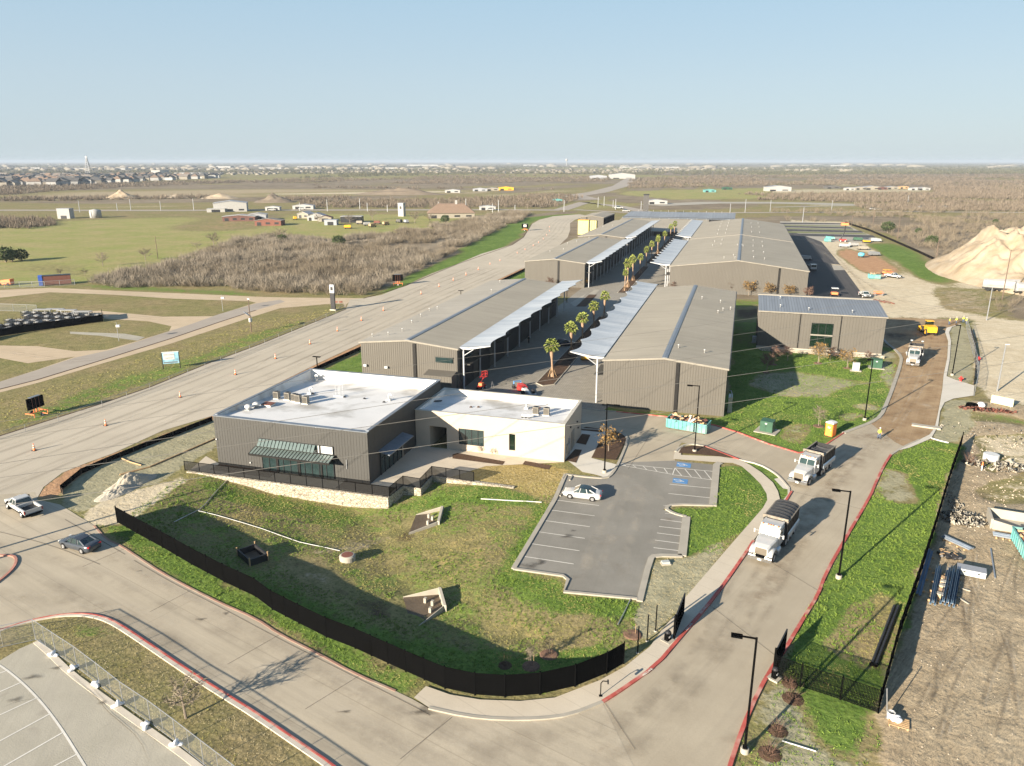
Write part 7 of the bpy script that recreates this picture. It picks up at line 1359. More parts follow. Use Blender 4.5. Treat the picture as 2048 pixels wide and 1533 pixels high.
sh_ = thing('dry_shrub', 'shrub', 'shrub', (0,0,0), 0, 'leafless shrubs by the gate'); V = twig_bush(70, .7, .010, 77); o = fastmesh('branches', V, np.arange(len(V)).reshape(-1,3), M['mauve']); o.parent = sh_; MB().lathe([(.5,0),(.3,.06),(0,.07)],10).build('mulch_base', M['mulch'], sh_)
for k, (px, py, s, lb) in enumerate(((1586,1398,1.7,'reddish leafless shrub below the picket fence'), (1556,1462,1.5,'leafless reddish shrub right of the bottom lamp post, upper one'), (1540,1508,1.7,'leafless reddish shrub right of the bottom lamp post, lower one'), (1580,1368,1.3,'pale dry shrub by the right gate motor'), (1010,1330,1.2,'dry pale shrub just inside the curved fence'), (1940,925,2.2,'reddish shrub inside the shade of the screened fence'))):
    q = sh_ if k == 0 else dup(sh_); b = P(px,py); q.location = (b[0],b[1],zg(b[0],b[1])); q.scale = (s,s,s); q['label'] = lb
# palms
def palm(seed):
    T = thing('palm_tree', 'palm', 'palm tree', (0,0,0), 0, 'fan palms in the planted median'); rg = random.Random(seed); H_ = 5.7
    rings = [(0,.34),(.4,.26),(1.4,.19),(3.2,.19),(3.7,.3),(4.6,.36),(5.3,.36),(5.8,.2)]; MB().path([(math.sin(z)*.05,0,z) for z, r in rings],[r for z, r in rings],10).build('trunk', M['palmbark'], T)
    V = []; 
    for f in range(34):
        a = f*2.39996; el = 1.3-2.15*(f/34)+rg.uniform(-.15,.15); L = rg.uniform(.65,1.0); d = Vector((math.cos(a)*math.cos(el), math.sin(a)*math.cos(el), math.sin(el))); o = Vector((0,0,5.75)); c = o+d*L; sd = d.cross(Vector((0,0,1))).normalized(); up = sd.cross(d).normalized()
        V += [o-sd*.02, o+sd*.02, c]
        for q in range(11):
            t = (q-5)/5*1.25; dd = (d*math.cos(t)+sd*math.sin(t)).normalized(); l = .82*(1-.25*abs(q-5)/5); tip = c+dd*l+Vector((0,0,-.28-.1*rg.random())); pv = dd.cross(up).normalized()*.055; mid = c+dd*l*.55; V += [c, mid-pv, tip, c, tip, mid+pv]
    V = [tuple(v) for v in V]; o = fastmesh('crown', V, np.arange(len(V)).reshape(-1,3), M['palmleaf']); o.parent = T
    B = MB()
    for k in range(4): a = k*1.57+.6; B.tube((math.cos(a)*.9,math.sin(a)*.9,0),(math.cos(a)*.2,math.sin(a)*.2,1.7),.04,n=5)
    B.build('wooden_brace', M['wood'], T); return T
pls = [(-32.9,135.6,1.02,'nearest to the racing car, lowest in the picture'),(-33.1,153.5,1.03,'second from the front'),(-33.2,166,1.05,'third from the front'),(-33.3,180,.97,'fourth from the front'),(-33.4,195,.98,'fifth from the front, last of the near median'),(-34.8,240,.95,'first of the far row, short one'),(-34.9,247,1.36,'tallest, beside the far warehouses'),(-35.2,262,1.2,'behind the tallest one'),(-35.4,281,1.1,'fourth in the far row'),(-35.6,302,1.1,'fifth in the far row'),(-35.8,322,1.15,'sixth in the far row'),(-35.8,345,1.15,'seventh in the far row'),(-37,356,1.05,'eighth in the far row, left of its neighbour'),(-36,374,1.1,'ninth in the far row'),(-36.2,408,1.25,'left one of the last pair'),(-35.4,420,1.3,'right one of the last pair')]
p0 = [palm(1), palm(2)]; used = [0, 0]
for k, (x, y, s, lb) in enumerate(pls):
    t = k % 2; q = p0[t] if not used[t] else dup(p0[t]); used[t] = 1; q.location = (x, y, .1); q.rotation_euler = (0,0,k*2.1); q.scale = (s*(.7 if y > 230 else .95),s*(.7 if y > 230 else .95),s*RNG.uniform(.93,1.07)); q.rotation_euler = (RNG.uniform(-.04,.04),RNG.uniform(-.04,.04),k*2.1); q['label'] = 'fan palm '+lb+' in the planted median'
# ================================================================ WEAR: tyre bands, seams, ruts, drips (stains on the paving, plus some painted shade)
def stainmat(name, col, amt, sc=.5, stretch=None, ang=0, lo=.42, hi=.7):
    m, t, b = newmat(name); pos = t.nodes.new('ShaderNodeNewGeometry').outputs['Position']; v = pos
    if stretch:
        vr = t.nodes.new('ShaderNodeVectorRotate'); vr.rotation_type = 'Z_AXIS'; vr.inputs['Angle'].default_value = -ang; t.links.new(pos, vr.inputs['Vector']); v = mapping(t, vr.outputs[0], (1/stretch, 1, 1))
    n = ramp(t, noise(t, v, sc, 5, .65), lo, hi); a = t.nodes.new('ShaderNodeAttribute'); a.attribute_name = 'c1'; s = t.nodes.new('ShaderNodeSeparateColor'); t.links.new(a.outputs['Color'], s.inputs[0])
    al = mth(t, 'MULTIPLY', mth(t, 'MULTIPLY', n, s.outputs[0]), amt, clamp=True); t.links.new(al, b.inputs['Alpha']); b.inputs['Base Color'].default_value = (*col, 1); b.inputs['Roughness'].default_value = .9; return m
M['st_dark'] = stainmat('tyre_and_shade_darkening', (.25,.21,.155), .32, .3); M['st_rut'] = stainmat('pressed_rut', (.17,.135,.095), .4, .9, lo=.3, hi=.6); M['st_track'] = stainmat('rubber_streaks', (.22,.19,.15), .32, .8, 14, R_(90), .35, .65); M['st_light'] = stainmat('pale_dust', (.56,.5,.4), .4, .35); M['st_oil_shade'] = stainmat('oil_stain_and_shade', (.05,.043,.036), .6, 1.1, lo=.3, hi=.5); M['st_brown'] = stainmat('tracked_brown_mud', (.27,.2,.13), .45, .5); M['st_seam'] = stainmat('road_seam', (.14,.12,.095), .7, 1.5, lo=.2, hi=.4)  # oil and tyre tints also paint shade on the dirt road
ZW = [.0500]
def band(name, pts, w, m, z=None, px=True, smooth=2, ends=True):
    p = PP(pts) if px else pts; p = resample(smoothline([q[:2] for q in p], smooth), 1.2 if w > .2 else 2.5); ZW[0] += .0003; z = z or ZW[0]
    L, Rr = strip(p, w, 0); n = len(p); V = []; C = []
    for i in range(n):
        e = min(1, i/4, (n-1-i)/4) if ends else 1; V += [(*L[i], z), (*p[i], z), (*Rr[i], z)]; C += [(0,0,0,1), (e,e,e,1), (0,0,0,1)]
    F_ = [(3*i+k, 3*i+k+1, 3*i+k+4, 3*i+k+3) for i in range(n-1) for k in (0,1)]
    o = fastmesh(name, V, np.array(F_), M[m], {'c1': np.array(C)}, 'structure')
    if o.data.polygons[0].normal.z < 0: o.data.flip_normals()
def patch(name, px, py, rx, ry, m, rz=0, z=None):
    c = P(px, py); ZW[0] += .0003; z = z or ZW[0]; n = 20; V = [(c[0], c[1], z)]; C = [(1,1,1,1)]; F_ = []
    for i in range(n): a = 6.2832*i/n; k = 1+.25*math.sin(a*3+px)+.12*math.sin(a*5+py); x, y = rx*k*math.cos(a), ry*k*math.sin(a); V.append((c[0]+x*math.cos(rz)-y*math.sin(rz), c[1]+x*math.sin(rz)+y*math.cos(rz), z)); C.append((0,0,0,1))
    F_ = [(0, 1+i, 1+(i+1) % n) for i in range(n)]; fastmesh(name, V, np.array(F_), M[m], {'c1': np.array(C)}, 'structure')
# wheel paths on the foreground road sweeping round to the gate
W_ = [[(-60,1075),(90,1110),(230,1165),(400,1245),(560,1325),(720,1405),(880,1478),(1050,1530),(1200,1520)],[(-60,1130),(80,1160),(220,1215),(380,1290),(540,1375),(700,1460),(850,1540)],[(-60,1180),(60,1195),(180,1215),(330,1290),(500,1395),(680,1510),(760,1560)],[(150,1075),(300,1160),(450,1235),(620,1330),(800,1415),(980,1470),(1140,1470),(1280,1420),(1370,1340)],
      [(700,1440),(860,1510),(1040,1555),(1220,1530),(1340,1450),(1420,1340),(1490,1220)],[(900,1470),(1060,1500),(1200,1480),(1310,1410),(1390,1310),(1450,1210)]]
for k, q in enumerate(W_):
    band('tyre_band', q, 2.4, 'st_dark')
for q in ([(60,1245),(120,1222),(200,1208),(300,1222),(380,1262)],[(0,1200),(60,1190),(130,1180)],[(0,1215),(70,1200),(150,1196)],[(-20,1240),(60,1216),(140,1200)],[(240,1125),(420,1215),(620,1315),(800,1400)],[(1240,1380),(1330,1320),(1400,1225),(1470,1130)],[(1500,1420),(1590,1250),(1640,1165),(1700,1060)],[(900,1440),(1080,1450),(1210,1415)]): band('dust_band', q, 1.1, 'st_light')
for q in ([(268,1122),(350,1170),(440,1215),(560,1280),(700,1350),(830,1415),(860,1432)],[(130,1040),(250,1110)],[(-20,1060),(100,1090),(200,1130)],[(0,1290),(160,1245)]): band('road_seam', q, .16, 'st_seam', ends=False)
for a, b in (((385,1180),(300,1225)),((560,1270),(455,1330)),((720,1352),(610,1420)),((250,1098),(165,1135)),((905,1435),(800,1520)),((1210,1408),(1270,1500)),((1420,1212),(1560,1320)),((1500,1100),(1640,1185)),((1590,985),(1725,1020))): band('road_joint', [a, b], .09, 'st_seam', ends=False, smooth=0)
for k, (px, py, a, b, m) in enumerate(((868,1408,1.6,.6,'st_oil_shade'),(846,1425,1.2,.5,'st_oil_shade'),(280,1143,.3,.2,'st_oil_shade'),(452,1228,.35,.3,'st_oil_shade'),(690,1425,.6,.2,'st_oil_shade'),(402,1240,.6,.25,'st_oil_shade'),(1480,1150,.5,.5,'st_light'),(1512,1152,.7,.7,'st_light'),(1494,1252,.4,.4,'st_light'),(1230,1500,2.5,1,'st_brown'),(1500,1480,3,1.2,'st_brown'))): patch('road_stain', px, py, a, b, m, .4)
# entrance road wheel paths
for dx in (-26, 12, 48, 80):
    band('tyre_band', [(1395+dx,1330),(1460+dx,1215),(1520+dx*.9,1110),(1585+dx*.8,1005),(1650+dx*.7,930),(1720+dx*.5,890)], 1.0, 'st_dark')
band('tracked_mud', [(1500,1240),(1580,1090),(1650,985),(1730,905),(1790,860)], 4.5, 'st_brown'); band('tracked_mud', [(1690,880),(1740,870),(1800,880)], 5, 'st_brown'); band('tracked_mud', [(1690,905),(1740,890),(1800,888)], 3, 'st_light')
for q in ([(1200,850),(1300,862),(1420,885),(1540,925)],[(1210,865),(1300,880),(1400,888),(1500,915)]): band('tyre_band', q, 1.1, 'st_dark')
band('road_joint', [(1300,870),(1256,940)], .08, 'st_seam', ends=False, smooth=0)
# dirt road ruts
for dx in (-28, -12, 14, 30): band('dirt_rut', [(1745+dx*1.2,868),(1800+dx,800),(1832+dx*.9,735),(1850+dx*.8,690),(1858+dx*.6,650)], .7, 'st_dark'); band('dirt_rut', [(1752+dx*1.2,868),(1806+dx,800),(1838+dx*.9,735),(1852+dx*.8,690)], .4, 'st_light')
patch('dry_patch', 1853,812,1.3,3,'st_light',.3); patch('dry_patch', 1800,880,2.6,1.2,'st_light',.3); patch('painted_shade_patch', 1790,672,6,5,'st_oil_shade'); patch('painted_shade_patch', 1830,705,4,3,'st_dark')  # the two dark patches by the loader are painted shade
# track: long rubber and seams
for x in (-101, -97.5, -94, -90.5, -87, -84.5): band('track_tyre_band', [(x-3,60),(x,95),(x+.6,150),(x-.6,215),(x,280)], 1.3, 'st_track', px=False)
for x in (-99, -92.5, -85.5): band('track_dust', [(x-3,60),(x,95),(x+.6,150),(x,215),(x,280)], .8, 'st_light', px=False)
for k in range(5): band('track_tyre_band', [(1000+k*12,520-k*0),(1060+k*10,485),(1090+k*9,465),(1098+k*8,450),(1115+k*8,438)], 1.6, 'st_dark')
band('track_seam', [(325,850),(376,840)], .1, 'st_seam', ends=False, smooth=0); band('track_seam', [(500,745),(560,700)], .1, 'st_seam'); band('tyre_band', [(690,600),(740,606),(800,600),(880,560)], 1.2, 'st_dark')
for q in ([(0,700),(80,712),(150,722),(230,712)],[(512,612),(590,606),(680,604),(740,600)],[(0,588),(120,582),(260,588),(420,594)],[(100,628),(240,630),(360,640)]): band('lane_track', q, .9, 'st_dark'); band('lane_track', [(a, b+4) for a, b in q], .9, 'st_light')
# parking lot wear
for q in ([(1245,960),(1215,1030),(1180,1100),(1165,1160)],[(1262,965),(1240,1040),(1210,1110),(1205,1170)],[(1290,975),(1275,1040),(1255,1100),(1240,1170)],[(1240,945),(1290,985),(1330,1000)]): band('lot_dust', q, 1.5, 'st_light')
for px, py, a, b, m in ((1062,1132,1.4,.8,'st_oil_shade'),(1083,1125,.5,.7,'st_oil_shade'),(1135,1074,.9,.5,'st_oil_shade'),(1146,1063,.4,.3,'st_oil_shade'),(1368,1063,.3,.3,'st_oil_shade'),(1340,1040,1,.6,'st_brown'),(1305,1085,1.2,.6,'st_light'),(1220,1075,2.2,1.6,'st_light'),(1190,1130,1.8,2.4,'st_light'),(1280,1000,2,1.6,'st_light'),(1250,1140,1.4,2.2,'st_dark'),(1170,1040,1.2,2,'st_dark'),(1150,1155,1.1,.6,'st_dark'),(66,1356,.9,.35,'st_oil_shade'),(112,1338,.5,.3,'st_oil_shade'),(30,1402,.6,.4,'st_oil_shade'),(205,1407,.4,.3,'st_oil_shade')): patch('lot_stain', px, py, a, b, m, .5)
# old lot cracks
for q in ([(140,1347),(165,1372),(190,1392),(215,1425),(240,1445),(280,1480),(300,1530)],[(240,1440),(262,1452),(300,1472),(330,1500)],[(170,1360),(205,1400),(225,1412)],[(0,1420),(35,1404),(90,1398)]): band('crack', q, .1, 'st_seam', smooth=1)
# dirt yard: paired tyre ruts pressed by machines
rg = random.Random(5)
for k in range(20):
    x = rg.uniform(1830,2040); y = rg.uniform(1180,1500); a = rg.uniform(-1.9,-1.2); L = rg.uniform(60,190); cu = rg.uniform(-.18,.18); q = [(x,y)]
    for i in range(5): a += cu*.5; q.append((q[-1][0]+math.cos(a)*L/5, q[-1][1]+math.sin(a)*L/5))
    q = [(u, v) for u, v in q if u > 1790+(1427-v)*.32+20]
    if len(q) > 2: band('tyre_rut', q, rg.uniform(.3,.6), 'st_rut', smooth=2); band('tyre_rut', [(u+7, v+2) for u, v in q], .3, 'st_light', smooth=2)
for k in range(26): patch('soil_patch', rg.uniform(1850,2040), rg.uniform(1180,1530), rg.uniform(.6,2.2), rg.uniform(.4,1.2), rg.choice(['st_light','st_dark','st_dark','st_brown']), rg.uniform(0,3))
for k in range(14): patch('soil_patch', rg.uniform(1960,2048), rg.uniform(850,1010), rg.uniform(1,3), rg.uniform(.6,1.6), rg.choice(['st_light','st_brown','st_dark']), rg.uniform(0,3))
for q in ([(1640,500),(1720,560),(1790,600),(1900,620),(2040,610)],[(1700,560),(1780,575),(1880,590),(2000,580)],[(1600,475),(1660,500),(1700,545),(1760,620)],[(1780,640),(1860,620),(1960,600)]): band('haul_track', q, 3.5, 'st_light'); band('haul_track', [(a+6,b+5) for a, b in q], 1.2, 'st_brown')
# loose pebbles and clods on the dirt yard
c_ = world_in([[(1945,830),(2048,850),(2048,1533),(1790,1533),(1775,1430),(1925,890)]], .5, seed=31); rk = np.array([(-.5,-.4,0),(.5,-.3,0),(0,.5,.5),(.5,-.3,0),(.1,.6,0),(0,.1,.6),(.1,.6,0),(-.5,-.4,0),(0,.1,.6)]); s_ = RNG.uniform(.05,.2,len(c_)); M['chips'] = leafmat('stone_chips', (.27,.21,.15), (.5,.44,.35)); scatter('pebbles', [rk], with_z(c_), s_*.7, M['chips'])
c_ = world_in([[(1945,880),(2048,870),(2048,1080),(1940,1060)]], 1.2, seed=33); s_ = RNG.uniform(.06,.28,len(c_)); scatter('stone_chips', [rk], with_z(c_), s_, M['chips'])
c_ = world_in([[(121,985),(213,930),(426,845),(436,920),(376,944),(220,1035)], [(1870,860),(1908,805),(1945,800),(1945,850),(1905,884)]], 4, seed=35); scatter('matting_straw', tuft, with_z(c_, -.02), RNG.uniform(.15,.35,len(c_)), M['strawy'], hs=RNG.uniform(.04,.1,len(c_)))
# ================================================================ FARM, TOWN AND YARD
def hut(name, label, px, py, w, d, h, wm, rm, rz=0, roof='gable', rh=None, cat='shed', group=None, doors=1, over=.4, loc=None):
    T = thing(name, label, cat, loc or P(px, py), rz, group); rh = rh if rh is not None else w*.18
    if roof == 'gable':
        MB().loft([[(-w/2,y,0),(w/2,y,0),(w/2,y,h),(0,y,h+rh),(-w/2,y,h)] for y in (0,d)]).build('wall', M[wm], T)
        MB().loft([[(-w/2-over,y,h-.1),(0,y,h+rh+.05),(w/2+over,y,h-.1),(w/2+over,y,h+.1),(0,y,h+rh+.25),(-w/2-over,y,h+.1)] for y in (-over,d+over)]).build('roof', M[rm], T)
    elif roof == 'hip':
        MB().box(-w/2,0,0,w/2,d,h).build('wall', M[wm], T); i = min(w,d)*.42
        MB().loft([[(-w/2-over,-over,h),(w/2+over,-over,h),(w/2+over,d+over,h),(-w/2-over,d+over,h)],[(-w/2+i,i,h+rh),(w/2-i,i,h+rh),(w/2-i,d-i,h+rh),(-w/2+i,d-i,h+rh)]]).build('roof', M[rm], T)
    else:
        MB().box(-w/2,0,0,w/2,d,h).build('wall', M[wm], T); MB().box(-w/2-.2,-.2,h,w/2+.2,d+.2,h+.25).build('roof', M[rm], T)
    for k in range(doors): xx = -w/2+w*(k+.5)/doors; MB().box(xx-w*.12/doors*2,-.06,0 if k == 0 else .9,xx+w*.12/doors*2,-.01,min(2.2,h*.8)).build('door' if k == 0 else 'window', M['dark'], T)
    return T
M['townwall'] = mat('town_house_wall', (.2,.18,.145), .8); M['brownroof'] = mat('brown_shingle_roof', (.2,.14,.10), .8, 0, .15); M['palewall'] = mat('pale_house_wall', (.26,.235,.19), .8); M['redwall'] = mat('faded_red_wall', (.12,.06,.05), .8, 0, .2, .5); M['whitewall'] = mat('white_shed_wall', (.34,.335,.32), .7)
M['greyroof'] = mat('grey_metal_roof', (.3,.31,.33), .6); M['tanroof'] = mat('tan_shingle_roof', (.22,.19,.16), .8, 0, .15); M['darkroof'] = mat('dark_shingle_roof', (.10,.095,.09), .8, 0, .15)
M['yellowc'] = mat('pale_yellow_panel', (.5,.47,.2), .6); M['containerblue'] = mat('bright_blue_panel', (.05,.12,.45), .5)
yw = YAW
hut('storage_shed','white block shed at the left end of the pasture crest',128,438,9,6,7,'whitewall','greyroof',yw,'flat')
T = thing('storage_tank','white round tank right of the block shed on the pasture crest','tank',P(192,436)); MB().lathe([(4,0),(4,5),(3.6,5.6),(0,6.4)],20).build('tank_body', M['whitewall'], T, True); MB().box(-.3,-4.3,0,.3,-3.95,5.2).build('ladder', M['galv'], T)
hut('metal_barn','long white metal barn with open grey side, on the pasture crest',461,424,26,16,7,'whitewall','greyroof',yw+.25,'gable',1.6,'barn',None,3); hut('low_shed','low white shed left of the long barn',432,425,14,8,2.6,'whitewall','whitewall',yw+.2,'flat')
hut('open_shed','red-posted open shed with white roof below the long barn',478,443,22,10,3.2,'redwall','whitewall',yw+.1,'gable',.9,'shed',None,4); hut('stable','grey flat shed joined right of the red-posted one',515,441,12,12,3.8,'greyroof','whitewall',yw+.2,'gable',.8)
hut('old_barn','rusty dark open barn in front of the grey shed',536,452,17,9,3.2,'rust','tanroof',yw,'gable',1.2,'barn',None,3); hut('farmhouse','white farmhouse with grey roof amid the farmyard',632,442,12,9,3.2,'whitewall','greyroof',yw,'gable',2,'house',None,3); hut('farmhouse','low tan farmhouse left of the white one',606,437,9,9,3,'palewall','greyroof',yw-.3,'gable',1.6,'house',None,2)
hut('red_shed','red-roofed shed right of the white farmhouse',650,444,9,6,2.8,'palewall','redwall',yw,'gable',1.2); hut('grey_shed','small grey shed in front of the red-roofed one',661,451,8,6,3.2,'greyroof','greyroof',yw,'flat'); hut('white_carport','white open carport in the farmyard',702,446,14,9,4,'dark','whitewall',yw,'flat')
T = hut('brown_roofed_house','cream house with a large hipped brown roof and white chimney',903,437,34,18,3.6,'palewall','brownroof',yw+.1,'hip',6.5,'house',None,4,.8); MB().box(3,7,3,4.6,8.4,12.5).build('chimney', M['whitewall'], T)
T = thing('tank_tower','narrow white tower box with a dark window among the trees','tower',P(804,433)); MB().box(-2.2,-2,0,2.2,2,9.5).build('shaft', M['whitewall'], T); MB().box(-.7,-2.1,5.5,.7,-2.01,7.5).build('window', M['dark'], T); MB().box(-2.4,-2.2,9.5,2.4,2.2,9.9).build('roof', M['greyroof'], T)
rg = random.Random(4)
for k, (px, py, lb, mm) in enumerate(((735,452,'pale trailer in the farmyard, left of the junk row','whitewall'),(755,449,'rusty trailer in the farmyard junk row','rust'),(772,451,'tan wreck at the right end of the farmyard junk row','wood'),(696,458,'yellow farm machine on the green patch','yellow'),(720,449,'pale vehicle behind the carport','palewall'),(745,455,'tan trailer in front of the junk row','wood'),(798,446,'dark car wreck under the grey tree, left one','darkroof'),(812,447,'grey car wreck under the grey tree, right one','greyroof'),(590,440,'yellow machine left of the tan farmhouse','yellow'))):
    T = thing('farm_trailer', lb, 'trailer', P(px,py), rg.uniform(0,3), 'trailers and wrecks in the farmyard'); MB().box(-2.6,-1.1,.6,2.6,1.1,.9).build('bed', M['dark'], T); MB().loft([[(-2.4,-1,.9),(-2.4,1,.9),(-2.2,.9,2.3),(-2.2,-.9,2.3)],[(1.8,-1,.9),(1.8,1,.9),(1.6,.9,2.4),(1.6,-.9,2.4)]]).build('load', M[mm], T)
    for x in (-1.5,1.5): [MB().lathe([(.4,-.12),(.4,.12)],12,(x,s,.4),'Y').build('wheel', M['tyre'], T) for s in (-1,1)]
T = thing('blue_fronted_container', 'dark red container with a bright blue end beside the upper lane', 'container', P(112,570), heading(P(90,571),P(136,568))); MB().box(-3.6,-1.3,.3,4.6,1.3,3.2).build('container_body', M['rust'], T); MB().box(-4.8,-1.4,.2,-3.62,1.4,3.4).build('blue_end', M['containerblue'], T); MB().box(-3.7,-1.4,3.2,4.7,1.4,3.35).build('container_roof', M['dark'], T)
mesh_fence('farm_fence', 'grey wire fence with pale posts left of the blue-ended container', PP([(-20,578),(40,575),(90,574),(150,570)]), 1.8, 5, 'link', mpost='galv', r=.07)
T = thing('orange_machine', 'orange machine cut by the left edge above the lane', 'machine', P(12,571), .2); MB().loft([[(-2,-1,.5),(-2,1,.5),(-2,1,1.6),(-2,-1,1.6)],[(2.4,-1,.5),(2.4,1,.5),(2.4,1,2.2),(2.4,-1,2.2)]]).build('body', M['orangel'], T); [MB().lathe([(.5,-.2),(.5,.2)],12,(x,s,.5),'Y').build('wheel', M['tyre'], T) for x in (-1.4,1.6) for s in (-1,1)]
# equipment compound with black screen fence
yd = PP([(-60,690),(0,674),(70,663),(147,652.5),(206,644),(206,640),(82,628),(0,623),(-60,622)])
panel_fence('compound_fence', 'black screened fence around the equipment compound at the left edge', yd[:5]+[P(205,634)], 1.9, 5, 'screen'); mesh_fence('compound_rear_fence', 'pale wire fence along the back of the equipment compound', PP([(-60,621),(0,622),(55,624),(75,625)]), 2, 5, 'link', mpost='galv', r=.05)
st = thing('stacked_frames', 'stack', 'stack', (0,0,0), 0, 'stacked frames in the left compound')
mb = MB(); [mb.box(-2.2,-.9,.15+k*.4,2.2,.9,.22+k*.4) for k in range(3)]; [mb.tube((x,y,0),(x,y,1.5),.05,n=4) for x in (-2.1,-1,0,1,2.1) for y in (-.85,.85)]; mb.build('frame', M['dark'], st); [MB().box(x,-.6,1.05,x+.9,.6,1.2).build('board', M['whitewall'], st) for x in (-1.9,.6)]
n_ = 0
for r, (a, b, cnt) in enumerate((((62,632),(188,638),7),((66,639),(170,645),6),((30,648),(110,649),4),((-10,660),(66,653),5),((-40,668),(30,664),4))):
    for k in range(cnt):
        q = lerp(a, b, k/(cnt-1)); o = st if n_ == 0 else dup(st); o.location = P(*q); o.rotation_euler = (0,0,yw+.1*(k%3)); o['label'] = 'stack of dark frames in the left compound, %s row, place %s from the left' % (('back','second','middle','fourth','front')[r], ('one','two','three','four','five','six','seven')[k]); n_ += 1
tb = thing('white_table', 'pale flat table', 'table', (0,0,0), 0, 'pale tables at the back of the compound'); MB().box(-2.4,-.9,1.0,2.4,.9,1.1).build('table_top', M['whitewall'], tb); [MB().box(x-.05,y-.05,0,x+.05,y+.05,1).build('leg', M['galv'], tb) for x in (-2.2,2.2) for y in (-.8,.8)]
for k, (px, py, w_) in enumerate(((88,627,'leftmost'),(110,626,'second'),(135,628,'third'),(165,631,'rightmost'))): o = tb if k == 0 else dup(tb); o.location = P(px,py,.8); o.rotation_euler = (0,0,yw); o['label'] = 'pale flat panel at the back fence of the left compound, %s' % w_
# yellow containers by the track bend, trailers right
T = thing('yellow_bin', 'pale yellow tall bin beside the third left warehouse', 'bin', P(1167,470), yw-.3); MB().box(-3,-1.5,.2,3,3,8).build('bin_body', M['yellowc'], T); MB().box(-3.1,-1.6,8,3.1,3.1,8.3).build('bin_rim', M['yellow'], T); T = thing('yellow_container', 'pale yellow lower container right of the tall bin', 'bin', P(1180,462), yw-.3); MB().box(-3,-1.5,.2,4,3,6).build('bin_body', M['yellowc'], T); [MB().box(-3+k*1.4,-1.6,.3,-2.8+k*1.4,-1.51,5.9).build('rib', M['yellow'], T) for k in range(5)]
for k, (px, py, rz, L, lb) in enumerate(((1996,583,yw-.5,9,'short white trailer left of the tanker row'), (2032,583,yw-.15,14,'white tank trailer in the middle of the right-hand row'), (2075,590,yw-.1,14,'white tank trailer cut by the right picture edge'))):
    T = thing('white_trailer', lb, 'trailer', P(px,py), rz, 'white trailers before the mound'); MB().loft([[(x,r*math.cos(t*.7854),2.3+r*math.sin(t*.7854)) for t in range(8)] for x, r in ((-L/2,1.2),(-L/2+.4,1.5),(L/2-.4,1.5),(L/2,1.2))]).build('tank', M['whitewall'], T, False); MB().box(-L/2,-.6,.7,L/2,.6,.95).build('chassis', M['dark'], T)
    for x in (-L/2+1.5,-L/2+2.9,L/2-1.5): [MB().lathe([(.5,-.15),(.5,.15)],12,(x,s*1.1,.5),'Y').build('wheel', M['tyre'], T) for s in (-1,1)]
T = thing('blue_tank', 'light blue round tank on legs in the orange dirt', 'tank', P(1722,516)); MB().lathe([(.2,.5),(1.3,.9),(1.4,1.8),(.9,2.2),(0,2.3)],18).build('tank_body', M['cyan'], T, True); [MB().tube((x,y,0),(x,y,1),.08,n=5).build('leg', M['dark'], T) for x in (-.9,.9) for y in (-.9,.9)]
for px, py, rz, mm, lb in ((1688,495,0,'whitewall','white van body among the yard supplies, left one'),(1707,493,.5,'whitewall','white cement trailer among the yard supplies'),(1726,500,.2,'palewall','tan trailer on the orange dirt'),(1716,482,0,'green_box','dark green container by the parking bays'),(1752,484,.2,'greybox','grey stacked material at the end of the parking bays'),(1660,480,0,'teal','pale green block by the parking bays'),(1748,512,.4,'galv','grey pipe pile on the orange dirt'),(1611,520,0,'whitewall','white cart on the black asphalt')):
    T = thing('yard_load', lb, 'load', P(px,py), rz, 'loads standing in the pale yard'); MB().loft([[(-2.4,-1,.5),(-2.4,1,.5),(-2.2,.9,1.9),(-2.2,-.9,1.9)],[(2.4,-1,.5),(2.4,1,.5),(2,.8,1.6),(2,-.8,1.6)]]).build('load_body', M[mm], T); MB().box(-2.6,-1.05,.3,2.6,1.05,.5).build('bed', M['dark'], T); [MB().lathe([(.35,-.1),(.35,.1)],10,(x,s,.35),'Y').build('wheel', M['tyre'], T) for x in (-1.6,1.6) for s in (-1,1)]
T = thing('roller_truck', 'white-fronted dark truck on the fresh black asphalt', 'truck', P(1623,540), R_(-80)); MB().box(-3,-1.1,.6,1,1.1,1.6).build('truck_bed', M['dark'], T); MB().box(1.05,-1.1,.6,2.8,1.1,2.4).build('cab', M['carwhite'], T); MB().box(2.81,-.9,1.4,2.86,.9,2.2).build('windshield', M['glass'], T); [wheel(T, x, s*1.0, .45, .3, 'dark') for x in (-2,2) for s in (-1,1)]
for k in range(4): T = thing('pipe_length', 'brown pipe lying by the pale yard edge, %s from the left' % ('first','second','third','fourth')[k], 'pipe', P(1752+k*9,603+k*1.2), R_(118)); MB().tube((-2,0,.2),(2.5,0,.2),.18,n=8).build('pipe_body', M['rust' if k%2 else 'poleWood'], T); MB().tube((2.5,0,.2),(2.62,0,.2),.24,n=8).build('collar', M['dark'], T)
T = thing('orange_barrier', 'folded orange barrier beside the pipes in the pale yard', 'barrier', P(1757,592), .3); [MB().box(-1.4,y,z,1.4,y+.08,z+.25).build('board', M['orangel'], T) for y, z in ((-.3,.8),(.2,.5),(.6,1.1))]; [MB().box(x,-.4,0,x+.08,.8,1.2).build('leg', M['galv'], T) for x in (-1.2,1.1)]
